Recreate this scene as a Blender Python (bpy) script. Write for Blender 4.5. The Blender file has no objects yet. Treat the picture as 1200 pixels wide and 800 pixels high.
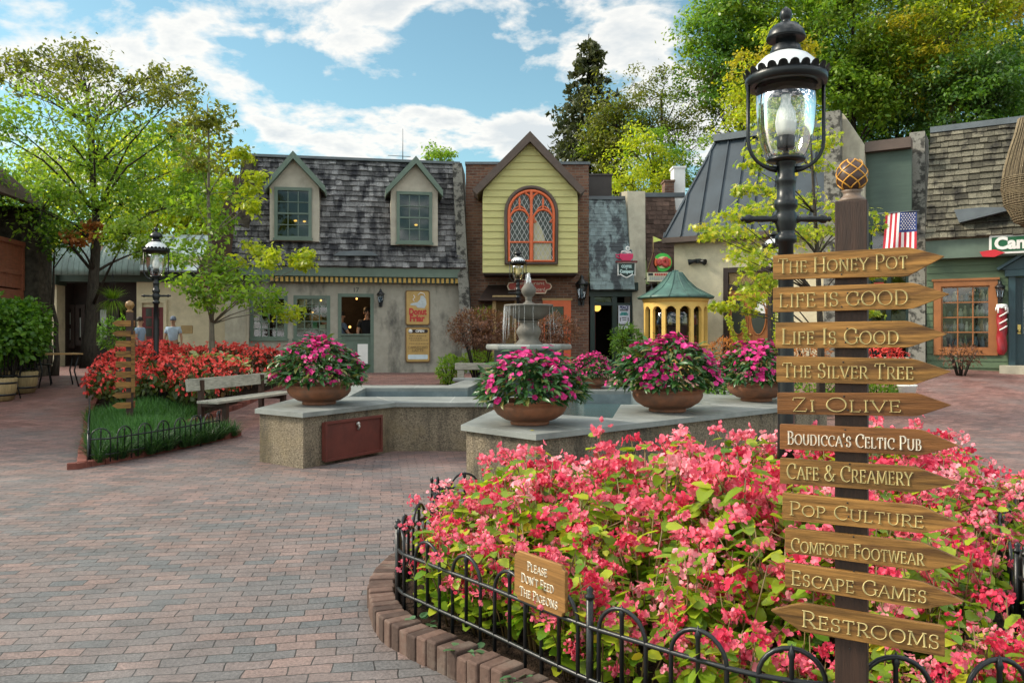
import bpy, math, random
import numpy as np
from mathutils import Vector, Matrix, Euler

random.seed(7)
sc = bpy.context.scene
COL = sc.collection
F, CX, HY, EYE = 933.33, 600.0, 392.0, 1.5
R = math.radians

def sstep(a, b, x):
    t = max(0.0, min(1.0, (x - a) / (b - a)))
    return t * t * (3 - 2 * t)

def zg(x, y):
    """height of the plaza: level near the camera, rising gently towards the shops"""
    return 0.47 * sstep(11, 20, y) + 0.28 * sstep(3, 8, x) * sstep(9, 17, y)

def X(px, Y): return (px - CX) / F * Y
def Z(py, Y): return EYE + (HY - py) / F * Y
def P(px, py, Y): return Vector((X(px, Y), Y, Z(py, Y)))

# ------------------------------------------------------------------ mesh builder
class MB:
    def __init__(s):
        s.v, s.f, s.m, s.s = [], [], [], []
    def add(s, vs, fs, m=0, smooth=False, M=None):
        o = len(s.v)
        if M is not None:
            vs = [M @ Vector(v) for v in vs]
        s.v.extend([tuple(v) for v in vs])
        for f in fs:
            s.f.append(tuple(i + o for i in f)); s.m.append(m); s.s.append(smooth)
        return s
    def b(s, x0, x1, y0, y1, z0, z1, m=0, M=None):
        vs = [(x, y, z) for z in (z0, z1) for y in (y0, y1) for x in (x0, x1)]
        return s.add(vs, [(0, 2, 3, 1), (4, 5, 7, 6), (0, 1, 5, 4), (2, 6, 7, 3), (0, 4, 6, 2), (1, 3, 7, 5)], m, False, M)
    def box(s, c, sz, m=0, rz=0, rot=None):
        M = Matrix.Translation(c) @ (rot.to_matrix().to_4x4() if rot else Matrix.Rotation(rz, 4, 'Z'))
        a, b_, c_ = sz[0] / 2, sz[1] / 2, sz[2] / 2
        return s.b(-a, a, -b_, b_, -c_, c_, m, M)
    def beam(s, p0, p1, w, h, m=0, up=(0, 0, 1)):
        p0, p1 = Vector(p0), Vector(p1); d = (p1 - p0); L = d.length; d.normalize()
        u = Vector(up)
        if abs(u.dot(d)) > .98: u = Vector((0, 1, 0))
        sx = d.cross(u).normalized(); uu = sx.cross(d)
        M = Matrix((( d.x, sx.x, uu.x, p0.x), (d.y, sx.y, uu.y, p0.y), (d.z, sx.z, uu.z, p0.z), (0, 0, 0, 1)))
        return s.b(0, L, -w / 2, w / 2, -h / 2, h / 2, m, M)
    def prism(s, poly, a, b_, ax='z', m=0, M=None):
        """extrude a 2-D outline: ax z -> (x,y), ax y -> (x,z) extruded along y, ax x -> (y,z)"""
        n = len(poly)
        def mk(p, h):
            return (p[0], p[1], h) if ax == 'z' else ((p[0], h, p[1]) if ax == 'y' else (h, p[0], p[1]))
        vs = [mk(p, a) for p in poly] + [mk(p, b_) for p in poly]
        area = sum(poly[i][0] * poly[(i + 1) % n][1] - poly[(i + 1) % n][0] * poly[i][1] for i in range(n))
        fs = [tuple(range(n))[::-1], tuple(range(n, 2 * n))] + [(i, (i + 1) % n, n + (i + 1) % n, n + i) for i in range(n)]
        flip = (area < 0) != (ax == 'y')
        if (b_ < a): flip = not flip
        if flip: fs = [f[::-1] for f in fs]
        return s.add(vs, fs, m, False, M)
    def tube(s, pts, r, n=8, m=0, smooth=True, cap=True, closed=False):
        pts = [Vector(p) for p in pts]; k = len(pts)
        rs = r if isinstance(r, (list, tuple)) else [r] * k
        vs, fs = [], []
        ref = None
        for i in range(k):
            a = pts[(i - 1) % k] if (closed or i > 0) else pts[0]
            c = pts[(i + 1) % k] if (closed or i < k - 1) else pts[-1]
            d = (c - a)
            if d.length < 1e-9: d = Vector((0, 0, 1))
            d.normalize()
            if ref is None:
                ref = Vector((0, 0, 1)) if abs(d.z) < .9 else Vector((1, 0, 0))
            sx = d.cross(ref)
            if sx.length < 1e-5: sx = d.cross(Vector((0.3, 1, 0.2)))
            sx.normalize(); sy = sx.cross(d).normalized(); ref = sy
            for j in range(n):
                t = 2 * math.pi * j / n
                vs.append(pts[i] + (sx * math.cos(t) + sy * math.sin(t)) * rs[i])
        for i in range(k if closed else k - 1):
            for j in range(n):
                a, b_ = i * n + j, i * n + (j + 1) % n
                c, d_ = ((i + 1) % k) * n + (j + 1) % n, ((i + 1) % k) * n + j
                fs.append((a, b_, c, d_))
        if cap and not closed:
            fs.append(tuple(range(n))[::-1]); fs.append(tuple(range((k - 1) * n, k * n)))
        return s.add(vs, fs, m, smooth)
    def lathe(s, prof, n=20, c=(0, 0, 0), m=0, smooth=True, M=None, a0=0, a1=360):
        vs, fs = [], []; full = abs(a1 - a0) >= 359.9; nn = n if full else n + 1
        for r_, z in prof:
            for j in range(nn):
                t = R(a0) + R(a1 - a0) * j / n
                vs.append((c[0] + r_ * math.cos(t), c[1] + r_ * math.sin(t), c[2] + z))
        for i in range(len(prof) - 1):
            for j in range(n):
                jj = (j + 1) % nn
                fs.append((i * nn + j, i * nn + jj, (i + 1) * nn + jj, (i + 1) * nn + j))
        if full:
            if prof[0][0] > 1e-4: fs.append(tuple(range(nn))[::-1])
            if prof[-1][0] > 1e-4: fs.append(tuple(range((len(prof) - 1) * nn, len(prof) * nn)))
        return s.add(vs, fs, m, smooth, M)
    def ball(s, c, r, m=0, n=10, sx=1, sy=1, sz=1):
        prof = [(max(1e-5, math.sin(math.pi * i / (n // 1)) ), -math.cos(math.pi * i / n)) for i in range(n + 1)]
        M = Matrix.Translation(c) @ Matrix.Diagonal((r * sx, r * sy, r * sz, 1))
        return s.lathe(prof, n + 4, (0, 0, 0), m, True, M)
    def walls(s, s0, s1, z0, z1, holes, t0, t1, m=0):
        """wall slab in x-z with rectangular holes (x0,x1,z0,z1), from y=t0 (front) to t1"""
        xs = sorted({s0, s1, *[h[0] for h in holes], *[h[1] for h in holes]}); xs = [x for x in xs if s0 <= x <= s1]
        zs = sorted({z0, z1, *[h[2] for h in holes], *[h[3] for h in holes]}); zs = [z for z in zs if z0 <= z <= z1]
        def solid(i, j):
            if not (0 <= i < len(xs) - 1 and 0 <= j < len(zs) - 1): return False
            cx, cz = (xs[i] + xs[i + 1]) / 2, (zs[j] + zs[j + 1]) / 2
            return not any(h[0] < cx < h[1] and h[2] < cz < h[3] for h in holes)
        for i in range(len(xs) - 1):
            for j in range(len(zs) - 1):
                if not solid(i, j): continue
                a, b_, c, d = xs[i], xs[i + 1], zs[j], zs[j + 1]
                s.add([(a, t0, c), (b_, t0, c), (b_, t0, d), (a, t0, d)], [(0, 1, 2, 3)], m)
                s.add([(a, t1, c), (b_, t1, c), (b_, t1, d), (a, t1, d)], [(3, 2, 1, 0)], m)
                if not solid(i - 1, j): s.add([(a, t0, c), (a, t1, c), (a, t1, d), (a, t0, d)], [(3, 2, 1, 0)], m)
                if not solid(i + 1, j): s.add([(b_, t0, c), (b_, t1, c), (b_, t1, d), (b_, t0, d)], [(0, 1, 2, 3)], m)
                if not solid(i, j - 1): s.add([(a, t0, c), (b_, t0, c), (b_, t1, c), (a, t1, c)], [(3, 2, 1, 0)], m)
                if not solid(i, j + 1): s.add([(a, t0, d), (b_, t0, d), (b_, t1, d), (a, t1, d)], [(0, 1, 2, 3)], m)
        return s
    def build(s, name, mats, parent=None, rel=False, bevel=0, smooth=None):
        if not isinstance(mats, (list, tuple)): mats = [mats]
        me = bpy.data.meshes.new(name)
        v = s.v
        if rel and parent is not None:
            o = wloc(parent); v = [(a - o.x, b_ - o.y, c - o.z) for a, b_, c in v]
        me.from_pydata(v, [], s.f)
        me.polygons.foreach_set('material_index', s.m)
        me.polygons.foreach_set('use_smooth', s.s if smooth is None else [smooth] * len(s.f))
        for mt in mats: me.materials.append(mt)
        me.update()
        return link(name, me, parent, bevel)

def wloc(o):
    p = Vector(o.location)
    while o.parent: o = o.parent; p += Vector(o.location)
    return p

def link(name, me, parent=None, bevel=0):
    ob = bpy.data.objects.new(name, me); COL.objects.link(ob)
    if parent is not None: ob.parent = parent
    if bevel:
        md = ob.modifiers.new('bevel', 'BEVEL'); md.width = bevel; md.segments = 2; md.limit_method = 'ANGLE'; md.angle_limit = R(40)
        md.harden_normals = False
    return ob

def tag(o, label, cat, group=None):
    o['label'] = label; o['category'] = cat
    if group: o['group'] = group
    return o

def thing(name, label, cat, loc=(0, 0, 0), rz=0, group=None):
    o = bpy.data.objects.new(name, None); COL.objects.link(o)
    o.empty_display_size = .1
    o.location = loc; o.rotation_euler = (0, 0, rz)
    return tag(o, label, cat, group)

def kind(o, k):
    o['kind'] = k; return o

def copy_tree(o, parent=None):
    c = o.copy(); COL.objects.link(c)
    if parent is not None: c.parent = parent
    for ch in list(o.children): copy_tree(ch, c)
    return c

class Fr:
    """upright facade plane through (ox,oy), turned by deg; local x along it, local y away from the square"""
    def __init__(s, ox, oy, deg):
        s.ox, s.oy, s.a = ox, oy, R(deg); s.c, s.s = math.cos(s.a), math.sin(s.a)
    def sz(s, px, py=HY, t=0):
        u = (px - CX) / F
        ox, oy = s.ox - s.s * t, s.oy + s.c * t
        k = (u * oy - ox) / (s.c - u * s.s); Y = oy + k * s.s
        return k, EYE + (HY - py) / F * Y
    def S(s, px, t=0): return s.sz(px, HY, t)[0]
    def Zz(s, px, py, t=0): return s.sz(px, py, t)[1]
    def w(s, k, t, z): return Vector((s.ox + s.c * k - s.s * t, s.oy + s.s * k + s.c * t, z))
    def root(s, name, label, cat, group=None):
        return thing(name, label, cat, (s.ox, s.oy, 0), s.a, group)

# ------------------------------------------------------------------ materials
def C(r, g, b):
    f = lambda c: ((c / 255) / 12.92 if c / 255 <= .04045 else (((c / 255) + .055) / 1.055) ** 2.4)
    return (f(r), f(g), f(b))

class NT:
    def __init__(s, name):
        s.mat = bpy.data.materials.new(name); s.mat.use_nodes = True
        s.nt = s.mat.node_tree; s.nt.nodes.clear()
        s.out = s.n('ShaderNodeOutputMaterial')
    def n(s, t, **k):
        nd = s.nt.nodes.new(t)
        for a, v in k.items():
            if a.startswith('i_'):
                key = a[2:].replace('_', ' ')
                nd.inputs[key].default_value = v
            else: setattr(nd, a, v)
        return nd
    def l(s, a, b): s.nt.links.new(a, b)
    def ramp(s, fac, stops, interp='LINEAR'):
        nd = s.n('ShaderNodeValToRGB'); cr = nd.color_ramp; cr.interpolation = interp
        while len(cr.elements) < len(stops): cr.elements.new(.5)
        for e, (p, c) in zip(cr.elements, stops):
            e.position = p; e.color = (*c, 1) if isinstance(c, tuple) else (c, c, c, 1)
        s.l(fac, nd.inputs['Fac']); return nd.outputs['Color']
    def mix(s, fac, a, b, mode='MIX'):
        nd = s.n('ShaderNodeMix', data_type='RGBA', blend_type=mode)
        for sock, v in ((0, fac), (6, a), (7, b)):
            if isinstance(v, bpy.types.NodeSocket): s.l(v, nd.inputs[sock])
            elif isinstance(v, tuple): nd.inputs[sock].default_value = (*v, 1)
            else: nd.inputs[sock].default_value = v
        return nd.outputs[2]
    def math(s, op, a, b=0.0):
        nd = s.n('ShaderNodeMath', operation=op)
        for i, v in enumerate((a, b)):
            if isinstance(v, bpy.types.NodeSocket): s.l(v, nd.inputs[i])
            else: nd.inputs[i].default_value = v
        return nd.outputs[0]
    def coords(s, stretch=(1, 1, 1), rot=(0, 0, 0)):
        tc = s.n('ShaderNodeTexCoord'); mp = s.n('ShaderNodeMapping')
        mp.inputs['Scale'].default_value = stretch; mp.inputs['Rotation'].default_value = rot
        s.l(tc.outputs['Object'], mp.inputs['Vector']); return mp.outputs['Vector']
    def noise(s, vec, scale, detail=6, rough=.6, dist=0):
        nd = s.n('ShaderNodeTexNoise'); nd.inputs['Scale'].default_value = scale
        nd.inputs['Detail'].default_value = detail; nd.inputs['Roughness'].default_value = rough
        nd.inputs['Distortion'].default_value = dist
        if vec is not None: s.l(vec, nd.inputs['Vector'])
        return nd.outputs['Fac']
    def bump(s, h, strength=.3, dist=.02, normal=None):
        nd = s.n('ShaderNodeBump'); nd.inputs['Strength'].default_value = strength; nd.inputs['Distance'].default_value = dist
        s.l(h, nd.inputs['Height'])
        if normal is not None: s.l(normal, nd.inputs['Normal'])
        return nd.outputs['Normal']
    def bsdf(s, col, rough=.6, metal=0, spec=.5, normal=None, **k):
        p = s.n('ShaderNodeBsdfPrincipled')
        for key, v in (('Base Color', col), ('Roughness', rough), ('Metallic', metal), ('Specular IOR Level', spec)):
            if isinstance(v, bpy.types.NodeSocket): s.l(v, p.inputs[key])
            elif key == 'Base Color': p.inputs[key].default_value = (*v, 1)
            else: p.inputs[key].default_value = v
        if normal is not None: s.l(normal, p.inputs['Normal'])
        for key, v in k.items(): p.inputs[key.replace('_', ' ')].default_value = v
        return p.outputs['BSDF']
    def done(s, sh):
        s.l(sh, s.out.inputs['Surface']); return s.mat

def sc3(c, k): return tuple(max(0, min(1, a * k)) for a in c)

def pm(name, col, rough=.65, var=.25, s=3, bump=.2, bs=40, metal=0, stretch=(1, 1, 1), dirt=None, ds=1.2, da=.6,
       dlo=.5, dhi=.68, spec=.4, island=0, bd=.01, dstretch=None, orand=0):
    t = NT(name); v = t.coords(stretch)
    if orand:                      # every object gets its own piece of the grain and its own tone
        oi = t.n('ShaderNodeObjectInfo'); sh = t.n('ShaderNodeVectorMath', operation='ADD'); t.l(v, sh.inputs[0]); t.l(t.math('MULTIPLY', oi.outputs['Random'], 40.0), sh.inputs[1]); v = sh.outputs[0]
    c = t.mix(t.ramp(t.noise(v, s), [(.3, 0.0), (.7, 1.0)]), sc3(col, 1 - var), sc3(col, 1 + var))
    if island:
        g = t.n('ShaderNodeNewGeometry')
        c = t.mix(1.0, c, t.ramp(g.outputs['Random Per Island'], [(0, 1 - island), (1, 1 + island)]), 'MULTIPLY')
    if orand: c = t.mix(1.0, c, t.ramp(oi.outputs['Random'], [(0, 1 - orand), (1, 1 + orand)]), 'MULTIPLY')
    if dirt:
        v2 = t.coords(dstretch or (1, 1, 1))
        c = t.mix(t.math('MULTIPLY', t.ramp(t.noise(v2, ds, 9, .65), [(dlo, 0.0), (dhi, 1.0)]), da), c, dirt)
    nrm = t.bump(t.noise(v, bs, 4), bump, bd) if bump else None
    return t.done(t.bsdf(c, rough, metal, spec, nrm))

def brickmat(name, c1, c2, mortar, bw=.21, rh=.075, ms=.008, dirt=None, flat=False, rot=0, noise_amt=.5, da=.5):
    t = NT(name); tc = t.n('ShaderNodeTexCoord'); sp = t.n('ShaderNodeSeparateXYZ'); cb = t.n('ShaderNodeCombineXYZ')
    t.l(tc.outputs['Object'], sp.inputs[0])
    if flat:
        mp = t.n('ShaderNodeMapping'); mp.inputs['Rotation'].default_value = (0, 0, rot)
        t.l(tc.outputs['Object'], mp.inputs['Vector']); vec = mp.outputs['Vector']
    else:
        t.l(t.math('ADD', sp.outputs[0], sp.outputs[1]), cb.inputs[0]); t.l(sp.outputs[2], cb.inputs[1]); vec = cb.outputs[0]
    br = t.n('ShaderNodeTexBrick'); t.l(vec, br.inputs['Vector'])
    br.inputs['Color1'].default_value = (*c1, 1); br.inputs['Color2'].default_value = (*c2, 1); br.inputs['Mortar'].default_value = (*mortar, 1)
    for k, val in (('Scale', 1), ('Mortar Size', ms), ('Mortar Smooth', .2), ('Bias', 0), ('Brick Width', bw), ('Row Height', rh)):
        br.inputs[k].default_value = val
    c = t.mix(noise_amt, br.outputs['Color'], t.ramp(t.noise(tc.outputs['Object'], 9, 8), [(.25, .55), (.75, 1.45)]), 'MULTIPLY')
    if dirt: c = t.mix(t.math('MULTIPLY', t.ramp(t.noise(tc.outputs['Object'], 1.1, 8), [(.48, 0.0), (.7, 1.0)]), da), c, dirt)
    h = t.math('SUBTRACT', t.math('MULTIPLY', t.noise(tc.outputs['Object'], 60, 3), .3), br.outputs['Fac'])
    return t.done(t.bsdf(c, .85, 0, .25, t.bump(h, .6, .008)))

def leafmat(name, a, b, trans=.45, gloss=.35, tint=1.25, c3=None, spec=.35, petal=False):
    t = NT(name); g = t.n('ShaderNodeNewGeometry')
    st = [(0, a), (1, b)] if c3 is None else [(0, a), (.82, b), (.9, c3), (1, c3)]
    c = t.ramp(g.outputs['Random Per Island'], st)
    p = t.bsdf(c, gloss, 0, spec)
    tr = t.n('ShaderNodeBsdfTranslucent')
    t.l(t.mix(1.0, c, (1.0, 1.0, 1.0) if petal else (min(1.6, tint * 1.15), tint * 1.2, tint * .6), 'MULTIPLY'), tr.inputs['Color'])
    mx = t.n('ShaderNodeMixShader'); mx.inputs[0].default_value = trans
    t.l(p, mx.inputs[1]); t.l(tr.outputs[0], mx.inputs[2])
    return t.done(mx.outputs[0])

def glassmat(name, tint=(.9, .95, .93), refl=.12, alpha=.85, rough=.02):
    """thin pane: mostly clear, mirror-like at grazing angles"""
    t = NT(name); tr = t.n('ShaderNodeBsdfTransparent'); tr.inputs[0].default_value = (*sc3(tint, alpha), 1)
    gl = t.n('ShaderNodeBsdfGlossy'); gl.inputs['Roughness'].default_value = rough; gl.inputs['Color'].default_value = (.95, .97, 1, 1)
    lw = t.n('ShaderNodeLayerWeight'); lw.inputs['Blend'].default_value = .35
    f = t.math('ADD', t.math('MULTIPLY', lw.outputs['Fresnel'], .7), refl)
    mx = t.n('ShaderNodeMixShader'); t.l(f, mx.inputs[0]); t.l(tr.outputs[0], mx.inputs[1]); t.l(gl.outputs[0], mx.inputs[2])
    return t.done(mx.outputs[0])

def emit(name, col, st):
    t = NT(name); e = t.n('ShaderNodeEmission'); e.inputs[0].default_value = (*col, 1); e.inputs[1].default_value = st
    return t.done(e.outputs[0])

M = {}
M['iron'] = pm('black_iron', (.008, .009, .010), .36, .3, 20, .1, 60, 0, spec=.4)
M['pole'] = pm('pole_paint', (.007, .009, .010), .34, .2, 10, .08, 50, spec=.35)
M['white_enamel'] = pm('white_enamel', (.52, .54, .55), .35, .06, 4, 0)
M['frost'] = NT('frosted_glass').mat
_t = NT('frosted'); M['frost'] = _t.done(_t.bsdf((.82, .82, .78), .5, 0, .4, Subsurface_Weight=0.0))
M['lampglass'] = glassmat('lamp_glass', (.96, .98, .97), .05, .95)
M['lampglass_aged'] = glassmat('lamp_glass_aged', (.95, .88, .6), .07, .85)
M['wood_sign'] = pm('carved_sign_wood', (.215, .105, .027), .6, .62, 3.0, .4, 12, 0, (1.6, 26, 26), spec=.25, bd=.005, dirt=(.06, .026, .01), ds=2.6, da=.8, dlo=.5, dhi=.64, dstretch=(1.4, 12, 12), orand=.22)
M['wood_sign2'] = pm('carved_sign_wood_dark', (.155, .062, .018), .55, .5, 3.0, .4, 12, 0, (1.6, 26, 26), spec=.25, bd=.005, orand=.15)
M['post'] = pm('dark_stained_post', (.035, .016, .009), .6, .4, 5, .3, 30, 0, (12, 12, 1))
M['gilt'] = pm('pale_gilt', (.47, .39, .175), .5, .35, 30, 0, spec=.35, dirt=(.22, .15, .06), ds=14, da=.6)
M['ivory'] = pm('ivory_paint', (.60, .54, .44), .55, .2, 30, 0)
M['gold_line'] = pm('amber_line', (.55, .26, .03), .45, .2, 20, 0)
M['bluestone'] = pm('bluestone_coping', (.185, .195, .182), .5, .3, 2.2, .3, 45, dirt=(.30, .30, .275), ds=3, da=.4, spec=.45)
M['aggregate'] = None
M['terracotta'] = pm('terracotta', (.25, .095, .045), .65, .35, 5, .25, 40, dirt=(.085, .055, .042), ds=3.2, da=.75, dlo=.44, dhi=.66)
M['soil'] = pm('mulch_soil', (.030, .019, .013), .95, .6, 25, .9, 45, bd=.04, spec=.1)
M['redpanel'] = pm('oxide_red_panel', (.115, .028, .020), .55, .2, 4, .15, 30, dirt=(.05, .02, .015), ds=3, da=.5)
M['bench_wood'] = pm('grey_bench_wood', (.30, .28, .225), .7, .4, 4, .3, 20, 0, (2, 20, 20), dirt=(.13, .12, .09), ds=3, da=.6)
# ------------------------------------------------------------------ carved roman lettering (drawn stroke by stroke)
def arc(cx, cy, rx, ry, a0, a1, n=14):
    return [(cx + rx * math.cos(R(a0 + (a1 - a0) * i / n)), cy + ry * math.sin(R(a0 + (a1 - a0) * i / n))) for i in range(n + 1)]
_bowlP = [(.14, 1), (.32, 1)] + arc(.32, .73, .26, .27, 90, -90) + [(.14, .46)]
GL = {
 'A': (.84, [[(.06, 0), (.42, 1)], [(.42, 1), (.78, 0)], [(.2, .36), (.64, .36)]], [(.06, 0), (.78, 0)]),
 'B': (.68, [[(.14, 0), (.14, 1)], [(.14, 1), (.3, 1)] + arc(.3, .76, .22, .24, 90, -90) + [(.14, .52)], [(.14, .52), (.34, .52)] + arc(.34, .26, .26, .26, 90, -90) + [(.14, 0)]], [(.14, 0), (.14, 1)]),
 'C': (.8, [arc(.47, .5, .39, .5, 48, 312, 24), [(.73, .68), (.73, .98)]], []),
 'D': (.84, [[(.14, 0), (.14, 1)], [(.14, 1), (.36, 1)] + arc(.36, .5, .4, .5, 90, -90, 18) + [(.14, 0)]], [(.14, 0), (.14, 1)]),
 'E': (.64, [[(.14, 0), (.14, 1)], [(.14, 1), (.54, 1), (.54, .84)], [(.14, .52), (.46, .52)], [(.14, 0), (.56, 0), (.58, .18)], [(.46, .43), (.46, .61)]], [(.14, 0), (.14, 1)]),
 'F': (.6, [[(.14, 0), (.14, 1)], [(.14, 1), (.54, 1), (.54, .84)], [(.14, .52), (.46, .52)], [(.46, .43), (.46, .61)]], [(.14, 0), (.14, 1)]),
 'G': (.86, [arc(.47, .5, .39, .5, 48, 330, 24), [(.78, .06), (.78, .42)], [(.73, .7), (.73, .96)]], [(.78, .42)]),
 'H': (.86, [[(.14, 0), (.14, 1)], [(.72, 0), (.72, 1)], [(.14, .51), (.72, .51)]], [(.14, 0), (.14, 1), (.72, 0), (.72, 1)]),
 'I': (.34, [[(.17, 0), (.17, 1)]], [(.17, 0), (.17, 1)]),
 'L': (.62, [[(.14, 0), (.14, 1)], [(.14, 0), (.54, 0), (.57, .2)]], [(.14, 0), (.14, 1)]),
 'M': (1.0, [[(.1, 0), (.16, 1)], [(.16, 1), (.5, .08)], [(.5, .08), (.84, 1)], [(.84, 1), (.9, 0)]], [(.1, 0), (.9, 0), (.13, 1), (.87, 1)]),
 'N': (.86, [[(.14, 0), (.14, 1)], [(.14, 1), (.72, 0)], [(.72, 0), (.72, 1)]], [(.14, 0), (.1, 1), (.72, 1)]),
 'O': (.92, [arc(.46, .5, .4, .5, 0, 360, 32)], []),
 'P': (.64, [[(.14, 0), (.14, 1)], _bowlP], [(.14, 0), (.14, 1)]),
 'R': (.72, [[(.14, 0), (.14, 1)], _bowlP, [(.34, .46), (.66, 0)]], [(.14, 0), (.14, 1), (.68, 0)]),
 'S': (.6, [arc(.3, .75, .2, .25, 30, 262, 16) + arc(.3, .255, .22, .255, 82, -145, 16), [(.48, .74), (.48, .98)], [(.1, .02), (.1, .28)]], []),
 'T': (.72, [[(.36, 0), (.36, 1)], [(.06, .82), (.06, 1), (.66, 1), (.66, .82)]], [(.36, 0)]),
 'U': (.84, [[(.14, 1), (.14, .32)] + arc(.42, .32, .28, .32, 180, 360) + [(.70, 1)]], [(.14, 1), (.70, 1)]),
 'V': (.8, [[(.06, 1), (.4, 0)], [(.4, 0), (.74, 1)]], [(.06, 1), (.74, 1)]),
 'W': (1.12, [[(.06, 1), (.32, 0)], [(.32, 0), (.56, 1)], [(.56, 1), (.8, 0)], [(.8, 0), (1.06, 1)]], [(.06, 1), (.56, 1), (1.06, 1)]),
 'Y': (.76, [[(.06, 1), (.38, .48)], [(.38, .48), (.70, 1)], [(.38, .48), (.38, 0)]], [(.06, 1), (.70, 1), (.38, 0)]),
 'Z': (.7, [[(.08, .82), (.1, 1), (.6, 1)], [(.6, 1), (.08, 0)], [(.08, 0), (.62, 0), (.64, .2)]], []),
 '&': (.86, [[(.8, .42), (.55, .05), (.4, 0)] + arc(.3, .25, .22, .25, 270, 110, 10) + [(.44, .66)] + arc(.36, .82, .15, .18, -30, 210, 12) + [(.74, 0)]], [(.8, .44)]),
 "'": (.22, [[(.1, 1.02), (.08, .74)]], []),
 'X': (.8, [[(.08, 1), (.72, 0)], [(.7, 1), (.1, 0)]], []), 'K': (.78, [[(.14, 0), (.14, 1)], [(.14, .45), (.66, 1)], [(.3, .6), (.7, 0)]], [(.14, 0), (.14, 1)]),
}
def text_width(s, small=.78, gap=.06, cond=1.0):
    w = 0
    for ch in s:
        if ch == ' ': w += .36; continue
        k = small if ch.islower() else 1
        w += GL[ch.upper()][0] * k * cond + gap
    return w - gap
def carve(mb, s, h, width, origin, ux, uz, un, m=0, small=.78, thick=.135, relief=.0035, gap=.06, thin=.42):
    """letter strokes as raised ridges; origin = bottom left, ux/uz in-plane axes, un outward normal"""
    tot = text_width(s, small, gap); kx = (width / tot) if width else h
    x = 0; o = Vector(origin); n = 0
    for ch in s:
        if ch == ' ': x += .36 * kx; continue
        k = small if ch.islower() else 1.0
        gw, strokes, serifs = GL[ch.upper()]
        strokes = list(strokes)
        for (sx, sy) in serifs:
            strokes.append([(sx - .11, sy), (sx + .11, sy)])
        for st in strokes:
            n += 1
            L, Cc, Rr = [], [], []
            q = [Vector((a * k * kx, b_ * k * h)) for a, b_ in st]
            for i in range(len(q)):
                d = (q[min(i + 1, len(q) - 1)] - q[max(i - 1, 0)])
                if d.length < 1e-9: d = Vector((1, 0))
                d.normalize(); th = math.atan2(d.y, d.x)
                wd = thick * h * max(thin, abs(math.sin(th - R(22)))) * (.9 if k < 1 else 1)
                nn = Vector((-d.y, d.x)) * wd / 2
                def w3(p, off): return o + ux * (x + p.x) + uz * p.y + un * off
                L.append(w3(q[i] + nn, -.0008)); Rr.append(w3(q[i] - nn, -.0008)); Cc.append(w3(q[i], relief + .00012 * (n % 7)))
            vs = L + Cc + Rr; c = len(q); fs = []
            for i in range(c - 1):
                fs.append((i, c + i, c + i + 1, i + 1)); fs.append((c + i, 2 * c + i, 2 * c + i + 1, c + i + 1))
            fs += [(0, 2 * c, c), (c - 1, 2 * c - 1, 3 * c - 1)]
            mb.add(vs, fs, m)
        x += (gw * k + gap) * kx
    return mb

def letters(body, size, parent, loc, mat, name='lettering', rot=(R(90), 0, 0), align='CENTER', ext=.004, offset=0.0, width=None, shear=0):
    cu = bpy.data.curves.new('letters', 'FONT'); cu.body = body; cu.size = size; cu.align_x = align; cu.align_y = 'CENTER'
    cu.extrude = ext; cu.offset = offset; cu.resolution_u = 3; cu.shear = shear
    o = bpy.data.objects.new('letters_tmp', cu); COL.objects.link(o)
    dg = bpy.context.evaluated_depsgraph_get(); dg.update()
    me = bpy.data.meshes.new_from_object(o.evaluated_get(dg))
    bpy.data.objects.remove(o); bpy.data.curves.remove(cu)
    me.name = name
    if width:
        xs = [v.co.x for v in me.vertices]
        if xs:
            k = width / max(1e-6, max(xs) - min(xs))
            for v in me.vertices: v.co.x *= k
    me.materials.clear(); me.materials.append(mat)
    ob = link(name, me, parent); ob.location = loc; ob.rotation_euler = rot
    return ob
from mathutils.geometry import tessellate_polygon
# ------------------------------------------------------------------ camera, light, sky
cam = bpy.data.cameras.new('camera'); cam.lens = 28; cam.sensor_width = 36; cam.clip_end = 3000; cam.clip_start = .05
cam.shift_y = -8 / 1200
co = bpy.data.objects.new('camera', cam); COL.objects.link(co)
co.location = (0, 0, EYE); co.rotation_euler = (R(90), 0, 0); sc.camera = co

SUN_AZ, SUN_EL = -84.0, 36.0            # degrees from +Y towards -X; the sun stands behind the trees on the left
sd = bpy.data.lights.new('sun', 'SUN'); sd.energy = 2.9; sd.angle = R(13); sd.color = (1, .90, .74)
so = bpy.data.objects.new('sun', sd); COL.objects.link(so)
_d = Vector((math.sin(R(SUN_AZ)) * math.cos(R(SUN_EL)), math.cos(R(SUN_AZ)) * math.cos(R(SUN_EL)), math.sin(R(SUN_EL))))
so.rotation_euler = _d.to_track_quat('Z', 'Y').to_euler(); so.location = _d * 60

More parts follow.
